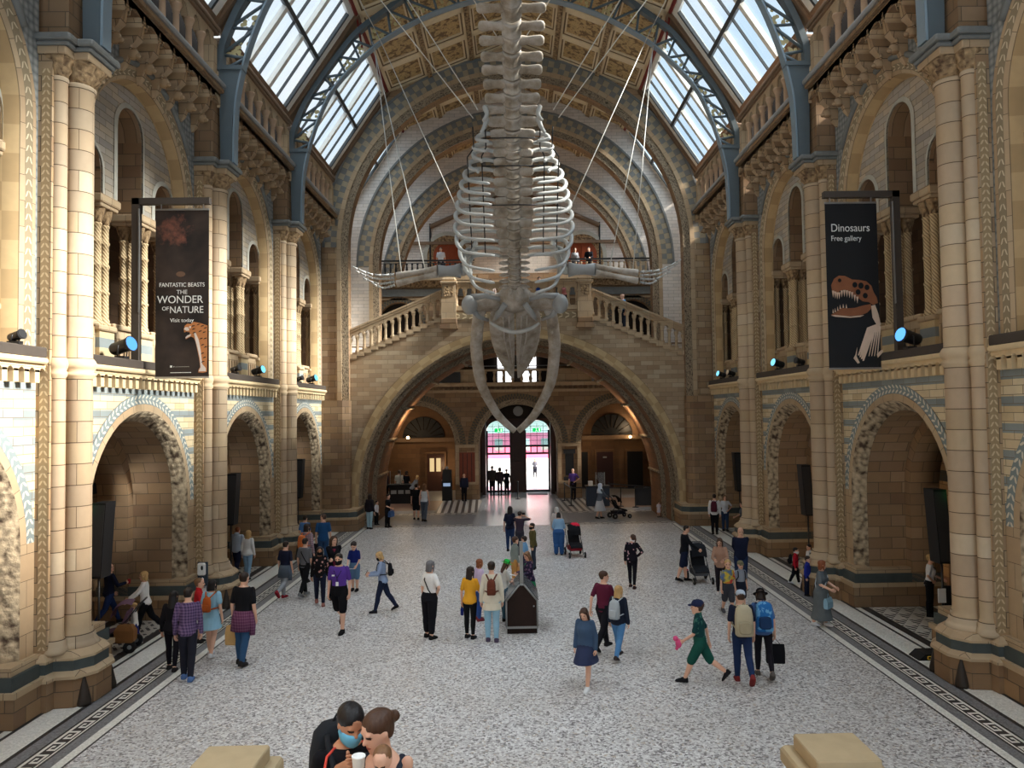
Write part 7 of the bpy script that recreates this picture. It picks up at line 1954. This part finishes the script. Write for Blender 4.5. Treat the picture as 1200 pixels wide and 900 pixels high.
def spot(s, yy, lens, label, k=1.0, aim=0.0):
    t = thing('stage_spotlight', label, 'spotlight', (s * 8.42, yy, 6.24), 'spotlights on the gallery ledges'); k *= .8; c = Vector((s * 8.36, yy, 6.24 + .22 * k))
    d = Vector((-s * .93, -.22 + aim, .25)).normalized(); r = .13 * k
    mb = MB(); mb.tube([c - d * .24 * k, c - d * .2 * k, c + d * .08 * k, c + d * .16 * k], [r * .7, r * .85, r * .9, r * 1.1], 14); can = mb.build('lamp_can', M['blackm'], t)
    mb = MB(); mb.tube([c + d * .155 * k, c + d * .175 * k], [r * 1.0, r * .9], 14); mb.build('lens', lens, can)
    mb = MB(); mb.box(s * 8.3, s * 8.5, yy - .09 * k, yy + .09 * k, 6.24, 6.29); mb.tube([(s * 8.4, yy - r * 1.2, 6.28), (s * 8.38, yy - r * 1.25, c.z), (s * 8.38, yy - r * 1.1, c.z)], .014, 5); mb.tube([(s * 8.4, yy + r * 1.2, 6.28), (s * 8.38, yy + r * 1.25, c.z)], .014, 5); mb.build('yoke', M['blackm'], t)
spot(-1, 16.2, M['led'], 'big black spotlight with a lit blue lens beside the tiger banner post', 1.5)
spot(-1, 12.75, M['blackm'], 'small unlit black spotlight on the ledge at the left edge', .8)
spot(-1, 22.7, M['blackm'], 'unlit black spotlight on the second left ledge next to the lit one', .9); spot(-1, 24.7, M['ledc'], 'spotlight with a pale blue lens on the ledge over the second left arch', 1.2)
spot(-1, 29.4, M['blackm'], 'unlit black spotlight on the farthest left ledge', .9); spot(-1, 31.2, M['ledc'], 'spotlight with a pale blue lens on the farthest left ledge', 1.3)
spot(1, 16.35, M['led'], 'big black spotlight with a lit blue lens beside the dinosaur banner post', 1.5); spot(1, 14.6, M['leadgrey'], 'small pale floodlight on the ledge by the nearest right pier', .7)
spot(1, 24.6, M['ledc'], 'spotlight with a pale blue lens on the ledge over the second right arch', 1.2); spot(1, 22.7, M['blackm'], 'unlit black spotlight on the second right ledge next to the lit one', .9)
spot(1, 31.4, M['ledc'], 'spotlight with a pale blue lens on the farthest right ledge', 1.1); spot(1, 30.0, M['cream'], 'cream floodlight on the farthest right ledge', 1.0)
for s in (-1, 1):
    for i, yy in enumerate((16.4, 23.9, 31.2)):
        t = thing('column_loudspeaker', 'tall dark column loudspeaker in the %s arch of the %s aisle' % (['nearest', 'second', 'farthest'][i], SIDE[s]), 'loudspeaker', (s * 8.95, yy, 1.65), 'column loudspeakers')
        mb = MB(); x = s * 8.86; tl = s * .1
        mb.loft([[(x + dx + tl * f, yy + dy, z) for dx, dy in ((-.14, -.2), (.14, -.2), (.14, .2), (-.14, .2))] for z, f in ((1.65, 1), (3.22, 0))], True, 0, False); cb = mb.build('cabinet', M['black'], t)
        mb = MB(); mb.loft([[(x + dx + tl * f, yy - .21, z) for dx in (-.12, .12)] + [(x + dx + tl * f, yy - .2, z) for dx in (.12, -.12)] for z, f in ((1.7, 1), (3.17, 0))], True, 0, False); mb.build('grille', M['charcoal'], cb)
        mb = MB(); mb.tube([(x + tl, yy, 0), (x + tl, yy, 1.7)], .025, 8); mb.box(x + tl - .15, x + tl + .15, yy - .15, yy + .15, 0, .03); mb.build('stand', M['blackm'], t)
    t = thing('exit_sign', 'green hanging exit sign in the nearest arch of the %s aisle' % SIDE[s], 'sign', (s * 9.12, 16.1, 3.0), 'hanging exit signs'); x = s * 9.12
    mb = MB(); mb.box(x - .09, x + .09, 16.06, 16.12, 3.0, 3.24); mb.build('lamp_box', M['exit'], t)
    mb = MB(); mb.ell((x - .02, 16.055, 3.19), (.022, .006, .022), 8, 6); mb.tube([(x - .02, 16.055, 3.16), (x, 16.055, 3.1), (x + .03, 16.055, 3.04)], .014, 5); mb.tube([(x, 16.055, 3.1), (x - .05, 16.055, 3.05)], .012, 5); mb.box(x + .035, x + .075, 16.05, 16.06, 3.04, 3.2); mb.build('pictogram', M['signw'], t)
    mb = MB(); mb.tube([(x, 16.09, 3.24), (x, 16.09, 5.0)], .008, 5); mb.build('hanging_wire', M['blackm'], t)
t = thing('hand_sanitiser_stand', 'dark stand with a white hand sanitiser dispenser in front of the second left pier', 'dispenser', (-8.0, 19.4, 0)); x, yy = -8.0, 19.4
mb = MB(); mb.box(x - .2, x + .2, yy - .16, yy + .16, 0, .04); mb.box(x - .12, x + .12, yy - .03, yy + .03, .04, 1.36); mb.build('post', cloth((58, 70, 84)), t)
mb = MB(); mb.box(x - .1, x + .1, yy - .13, yy - .03, 1.05, 1.35, 0, .03); dc = mb.build('dispenser_case', M['white'], t)
mb = MB(); mb.ell((x + .03, yy - .135, 1.24), (.03, .01, .06), 10, 7); mb.build('view_window', M['black'], dc)
mb = MB(); mb.box(x - .11, x + .11, yy - .16, yy - .03, .76, .78); mb.build('drip_tray', M['steel'], t); mb = MB(); mb.box(x - .1, x + .1, yy - .04, yy - .032, .62, .76); mb.build('notice', M['white'], t)
mb = MB(); mb.tube([(x - .02, yy - .036, .93), (x + .02, yy - .036, .97)], .03, 7); mb.build('hand_symbol', M['white'], t)
t = thing('collection_box', 'dark house-shaped collection box with a tall post, mid floor', 'collection box', (-.05, 18.0, 0))
def hs(y): return [(-.4, y, .16), (.3, y, .16), (.3, y, .74), (.0, y, 1.1), (-.1, y, 1.1), (-.4, y, .74)]
mb = MB(); mb.loft([hs(17.43), hs(18.6)], True, 0, False); mb.build('box_body', cloth((52, 40, 36)), t)
mb = MB(); mb.box(-.39, .29, 17.46, 18.56, 0, .12); mb.build('kick_plinth', cloth((44, 34, 32)), t)
mb = MB(); mb.box(-.41, .31, 17.42, 18.6, .12, .17); 
for a, b in (((-.4, .16), (-.4, .74)), ((-.4, .74), (-.1, 1.1)), ((-.1, 1.1), (.0, 1.1)), ((0, 1.1), (.3, .74)), ((.3, .74), (.3, .16))): mb.tube([(a[0], 17.42, a[1]), (b[0], 17.42, b[1])], .02, 6)
mb.build('metal_edging', M['timberd2'] if 'timberd2' in M else M['leadgrey'], t)
for a, b, c, d in ((-.43, .74, -.1, 1.13), (.33, .74, 0, 1.13)):
    mb = MB(); mb.loft([[(a, y, b), (c, y, d), (c, y, d - .015), (a, y, b - .015)] for y in (17.5, 18.6)], True, 0, False); mb.build('glazed_lid', M['boxglass'], t)
mb = MB(); mb.box(-.09, -.01, 17.5, 17.58, 1.05, 2.05); mb.build('post', M['leadgrey'], t)
mb = MB(); mb.tube([(.22, 17.42, .62), (.22, 17.41, .62)], .018, 8); mb.build('lock', M['steel'], t)
t = thing('floor_sign', 'small black and yellow sign on the floor beside the nearest right pier', 'sign', (8.02, 15.3, 0)); mb = MB(); mb.prism([(7.72, 0), (8.42, 0), (8.42, .12), (7.86, .12)], 15.1, 15.5, 1); mb.build('ramp_block', M['black'], t)
YL = plain('yellow print', (226, 190, 60), .6); mb = MB()
for a, b in (((7.9, .08), (8.1, .08)), ((7.9, .03), (8.1, .03)), ((7.9, .03), (7.9, .08)), ((8.1, .03), (8.1, .08)), ((7.96, .055), (8.04, .055))): mb.tube([(a[0], 15.095, a[1]), (b[0], 15.095, b[1])], .008, 5)
mb.build('yellow_mark', YL, t)
t = thing('staff_stand', 'slim black stand with a white sheet beside the staff member at the right arch', 'stand', (9.05, 16.4, 0)); mb = MB(); mb.box(8.98, 9.2, 16.38, 16.42, .05, 1.15); mb.box(8.9, 9.3, 16.2, 16.6, 0, .05); mb.build('upright', M['blackm'], t)
mb = MB(); mb.box(8.83, 9.0, 16.34, 16.36, .8, 1.1); mb.build('white_sheet', M['white'], t)
# stair newels in front of the camera
for s, lab in ((-1, 'left'), (1, 'right')):
    t = thing('stair_newel', 'square tan stone newel top at the bottom %s of the view' % lab, 'newel post', (s * 3.06, 7.83, 0), 'stair newels'); x = s * 3.06
    mb = MB(); mb.box(x - .26, x + .26, 7.57, 8.09, 0, 1.25); mb.build('shaft', M['tan'], t)
    mb = MB(); mb.box(x - .44, x + .44, 7.42, 8.24, 1.25, 1.42, 0, .03); mb.build('moulded_cap', M['tan'], t); mb = MB(); mb.box(x - .32, x + .32, 7.5, 8.15, 1.42, 1.57, 0, .015); mb.build('top_block', M['tan'], t)
mb = MB()
for k in range(16): mb.box(-2.6, 2.6, 1.5 + k * .36, 7.4, 0 if k == 0 else 3.2 - (15 - 0) * 0 - 3.2, 3.2 - k * .2) if False else None
for k in range(17): mb.box(-2.6, 2.6, 7.4 - (k + 1) * .36, 7.4 - k * .36, 0, min(3.2, (k + 1) * .19))
mb.box(-6, 6, -1.5, 1.3, 3.0, 3.2)
struct(mb.build('floor_stair', M['dressed'], org=(0, 4, 0)), 'stair flight below the camera')
# ------------------------------------------------------------------ entrance furniture
t = thing('information_kiosk', 'black information kiosk with a lit screen left of the entrance', 'kiosk', (-4.1, 44.0, 0)); x = -4.1
mb = MB(); mb.box(x - .28, x + .28, 43.9, 44.2, 0, 1.1); mb.loft([[(x - .26, y, z) for y, z in ((43.85, 1.1), (44.15, 1.1), (44.2, 1.75), (44.05, 1.75))], [(x + .26, y, z) for y, z in ((43.85, 1.1), (44.15, 1.1), (44.2, 1.75), (44.05, 1.75))]], True, 0, False); kc = mb.build('cabinet', M['black'], t)
mb = MB(); mb.box(x - .2, x + .2, 43.84, 43.88, .82, 1.0); mb.build('screen', M['kscreen'], kc); mb = MB(); mb.ell((x, 44.05, 1.85), (.1, .1, .1)); mb.build('lamp', M['leadgrey'], t)
t = thing('lobby_desk', 'black counter with leaflets in the left lobby', 'desk', (-6.3, 43.0, 0)); mb = MB(); mb.box(-7.2, -5.75, 42.8, 43.4, 0, 1.0); mb.box(-7.3, -5.65, 42.7, 43.5, 1.0, 1.06); mb.build('counter', M['black'], t)
for k in range(3):
    mb = MB(); mb.box(-7.1 + k * .4, -6.8 + k * .4, 42.74, 42.78, .55, .75); mb.build('leaflet_rack', M['leadgrey'], t)
t = thing('lobby_screen', 'clear protective screen standing on the left lobby counter', 'screen', (-6.9, 43.1, 1.06)); mb = MB(); mb.box(-7.2, -6.6, 43.05, 43.07, 1.06, 1.8); mb.build('pane', M['clear'], t); mb = MB(); mb.box(-7.2, -7.17, 43.03, 43.09, 1.06, 1.8); mb.box(-6.63, -6.6, 43.03, 43.09, 1.06, 1.8); mb.build('frame', M['steel'], t)
t = thing('ticket_desk', 'blue grey desk with white papers on the right of the entrance', 'desk', (4.05, 40.4, 0)); mb = MB(); mb.box(3.55, 4.75, 40.2, 40.9, 0, 1.02, 0, .03); mb.build('counter', cloth((62, 72, 88)), t); mb = MB(); mb.box(3.5, 4.8, 40.15, 40.95, 1.02, 1.06); mb.build('desk_top', M['charcoal'], t)
t = thing('desk_screen', 'clear sheet on the ticket desk', 'screen', (4.3, 40.5, 1.06)); mb = MB(); mb.box(4.05, 4.55, 40.5, 40.52, 1.06, 1.75); mb.build('pane', M['clear'], t); mb = MB(); mb.box(4.05, 4.08, 40.48, 40.54, 1.06, 1.75); mb.box(4.52, 4.55, 40.48, 40.54, 1.06, 1.75); mb.build('frame', M['leadgrey'], t)
t = thing('paper_stack', 'white papers piled on the ticket desk', 'papers', (3.75, 40.4, 1.06)); mb = MB(); mb.box(3.65, 3.88, 40.3, 40.55, 1.06, 1.3, 0, .01); mb.build('sheets', M['white'], t)
def stanchion(x, y, i, lab):
    t = thing('queue_post', lab, 'post', (x, y, 0), 'queue barrier posts'); mb = MB(); mb.lathe([(.17, 0), (.17, .02), (.05, .04), (.03, .06), (.03, .95), (.045, .96), (.045, 1.02), (.02, 1.03)], (x, y, 0), 14); mb.build('pole', M['blackm'], t); return t
SP = [(2.55, 43.0), (2.75, 40.6), (5.3, 40.0), (6.0, 39.6), (7.4, 39.6), (-.05, 44.1), (5.0, 42.5)]
SL = ['queue post nearest the entrance doors on the right', 'queue post in front of the dark plaque', 'queue post right of the ticket desk', 'queue post at the near corner of the dark barrier', 'queue post at the right end of the dark barrier', 'queue post standing between the two entrance doors', 'queue post behind the ticket desk']
for i, (a, b) in enumerate(SP): stanchion(a, b, i, SL[i])
for i, (p, q, lab) in enumerate(((0, 1, 'retractable queue belt near the entrance doors'), (1, 2, 'retractable queue belt before the ticket desk'), (2, 3, 'retractable queue belt joining the dark barrier'), (3, 4, 'retractable queue belt over the dark barrier'), (6, 4, 'retractable queue belt behind the dark barrier'))):
    a, b = SP[p], SP[q]; t = thing('queue_belt', lab, 'belt', (a[0], a[1], .95), 'queue belts'); mb = MB(); mb.loft([[(x_, y_, .93), (x_, y_ + .01, .93), (x_, y_ + .01, .99), (x_, y_, .99)] for x_, y_ in (a, b)], True, 0, False); mb.build('webbing', M['charcoal'], t)
t = thing('dark_barrier', 'black cloth barrier panel at the right lobby', 'barrier', (6.7, 39.75, 0)); mb = MB(); mb.box(6.05, 7.35, 39.72, 39.78, .06, .9); mb.build('panel', M['charcoal'], t); mb = MB(); mb.box(6.0, 7.4, 39.7, 39.8, .9, .94); mb.build('frame', M['blackm'], t)
for s, xs in ((1, ((5.6, 1.05, 'wood2'), (7.55, 1.0, 'black'), (4.15, .7, 'black'))), (-1, ((-5.3, 1.1, 'wood'),))):
    for x, w, mt in xs:
        wn += 1
        mb = MB(); mb.box(x - w / 2 - .12, x + w / 2 + .12, 49.5, 49.7, 0, 2.5); o = struct(mb.build('door_%d' % (wn), M['dimwarm'], org=(x, 49.6, 0)), 'dark lobby door'); mb = MB(); mb.box(x - w / 2, x + w / 2, 49.44, 49.5, 0, 2.35); mb.build('leaf', M[mt], o)
        if mt == 'wood':
            mb = MB(); [mb.box(x - .38 + k * .42, x - .1 + k * .42, 49.41, 49.44, 1.25, 2.1) for k in range(2)]; mb.build('glass_panel', M['lobglow'], o)
        if mt == 'wood2': mb = MB(); mb.box(x - .12, x + .12, 49.42, 49.44, 1.95, 2.05); mb.build('door_plate', M['leadgrey'], o)
for x, y, z, lab in ((-6.6, 44.3 + 1.8, 3.55, 'small warm wall lamp in the left lobby'), (7.25, 49.3, 3.3, 'warm wall lamp glowing in the right lobby')):
    t = thing('wall_lamp', lab, 'lamp', (x, y, z)); mb = MB(); mb.ell((x, y, z), .09); mb.build('globe', M['warm'], t); mb = MB(); mb.tube([(x, y + .05, z), (x, y + .3, z + .1)], .02, 6); mb.build('bracket', M['blackm'], t)
for i, (a, lab) in enumerate(((-1.15, 'dark doormat inside the left entrance door'), (1.15, 'dark doormat inside the right entrance door'))):
    t = thing('door_mat', lab, 'mat', (a, 46.6, 0), 'entrance mats'); mb = MB(); mb.box(a - .6, a + .6, 46.2, 47.2, 0, .015); mb.build('mat', M['black'], t)
# outside: red hoarding and parked bus beyond the doors
t = thing('street_hoarding', 'red and white hoarding across the street, seen through the doors', 'hoarding', (0, 66, 0)); mb = MB(); mb.box(-9, 9, 66, 66.2, 1.0, 3.2); mb.build('red_board', cloth((240, 120, 150)), t); mb = MB(); mb.box(-9, 9, 65.9, 66.2, 0, 1.0); mb.box(-9, 9, 65.95, 66.15, 3.2, 3.5); mb.build('white_band', M['white'], t)  # board red lightened to pink, outdoor glare put into the colour
for k, x in enumerate((-3.4, -1.6, .7, 2.4)): mb = MB(); mb.box(x - .35, x + .35, 65.96, 66.0, 1.7, 2.7); mb.build('poster', M['leadgrey'] if k % 2 else M['white'], t)
t = thing('street_building', 'pale building across the street beyond the doors', 'building', (0, 80, 0)); mb = MB(); mb.box(-20, 20, 80, 84, 0, 9); mb.build('facade', M['palew'], t); mb = MB()
for k in range(9): mb2 = MB(); mb2.box(-9 + k * 2.2, -7.8 + k * 2.2, 79.9, 80.0, 4.2, 6.2); mb2.build('window', M['charcoal'], t)
# ------------------------------------------------------------------ camera, daylight
def setup():
    f, ppx, cx, yaw, pitch, roll = 896.5, 617.46, -.139, .0157, .0363, .0143
    fw = Vector((sin(yaw) * cos(pitch), cos(yaw) * cos(pitch), sin(pitch)))
    rt = Vector((cos(yaw), -sin(yaw), 0)); up = rt.cross(fw)
    r2 = rt * cos(roll) - up * sin(roll); u2 = rt * sin(roll) + up * cos(roll)
    cd = bpy.data.cameras.new('camera'); cam = bpy.data.objects.new('camera', cd); COL.objects.link(cam)
    Mx = Matrix((r2, u2, -fw)).transposed().to_4x4(); Mx.translation = (cx, 0, 5.0)
    cam.matrix_world = Mx
    cd.sensor_width = 36; cd.lens = f * 36 / 1200; cd.shift_x = -(ppx - 600) / 1200; cd.clip_end = 400; cd.clip_start = .1
    scene.camera = cam
    w = bpy.data.worlds.new('sky'); scene.world = w; w.use_nodes = True; t = w.node_tree; t.nodes.clear()
    o = t.nodes.new('ShaderNodeOutputWorld'); bg = t.nodes.new('ShaderNodeBackground')
    tc = t.nodes.new('ShaderNodeTexCoord'); no = t.nodes.new('ShaderNodeTexNoise'); no.inputs['Scale'].default_value = 2.4; no.inputs['Detail'].default_value = 5
    rp = t.nodes.new('ShaderNodeValToRGB'); e = rp.color_ramp.elements
    e[0].position = .42; e[0].color = (.5, .74, .95, 1); e[1].position = .62; e[1].color = (1, 1, 1, 1)
    t.links.new(tc.outputs['Generated'], no.inputs['Vector']); t.links.new(no.outputs['Fac'], rp.inputs[0])
    t.links.new(rp.outputs[0], bg.inputs[0]); bg.inputs[1].default_value = WORLD; t.links.new(bg.outputs[0], o.inputs[0])
    def sun(name, az, el, st, col, ang):
        """az: compass direction the light comes from, 0 = +Y, 90 = +X"""
        L = bpy.data.lights.new(name, 'SUN'); L.energy = st; L.color = col; L.angle = math.radians(ang)
        ob = bpy.data.objects.new(name, L); COL.objects.link(ob)
        d = Vector((sin(math.radians(az)) * cos(math.radians(el)), cos(math.radians(az)) * cos(math.radians(el)), sin(math.radians(el))))
        ob.rotation_euler = d.to_track_quat('Z', 'Y').to_euler(); ob.location = d * 60 + Vector((0, 20, 0))
    sun('sun_afternoon', 98, 33, SUN, (1.0, .92, .81), 12)
    sun('bright_cloud_overhead', 90, 85, CLOUD, (.93, .97, 1.0), 75)
    def lamp(name, loc, en, col, r=.1):
        L = bpy.data.lights.new(name, 'POINT'); L.energy = en; L.color = col; L.shadow_soft_size = r
        ob = bpy.data.objects.new(name, L); COL.objects.link(ob); ob.location = loc
    for n, p, en in (('lobby_lamp', (-6.9, 47.5, 3.9), 60), ('lobby_lamp', (7.1, 49.2, 3.9), 40), ('lobby_lamp', (-4.8, 48.6, 1.6), 30), ('lobby_lamp', (4.6, 48, 3.0), 25),
                     ('door_lamp', (-2.5, 46.9, 4.2), 18), ('door_lamp', (2.5, 46.9, 4.2), 18), ('vault_lamp', (-5.2, 37.2, 4.6), 60), ('vault_lamp', (5.2, 37.2, 4.6), 60), ('aisle_lamp', (11.2, 22.5, 1.2), 25)):
        lamp(n, p, en, (1, .72, .42))
    scene.view_settings.view_transform = VIEW; scene.view_settings.look = LOOK
    scene.view_settings.exposure = EXPO; scene.view_settings.gamma = 1.0
    scene.cycles.use_denoising = True
    scene.cycles.max_bounces = 8; scene.cycles.diffuse_bounces = 5; scene.cycles.transparent_max_bounces = 16
    scene.cycles.caustics_reflective = False; scene.cycles.caustics_refractive = False; scene.cycles.sample_clamp_indirect = 6.0
WORLD, SUN, CLOUD, EXPO, VIEW, LOOK = .95, 17.0, 9.0, 0.25, 'Standard', 'None'
setup()
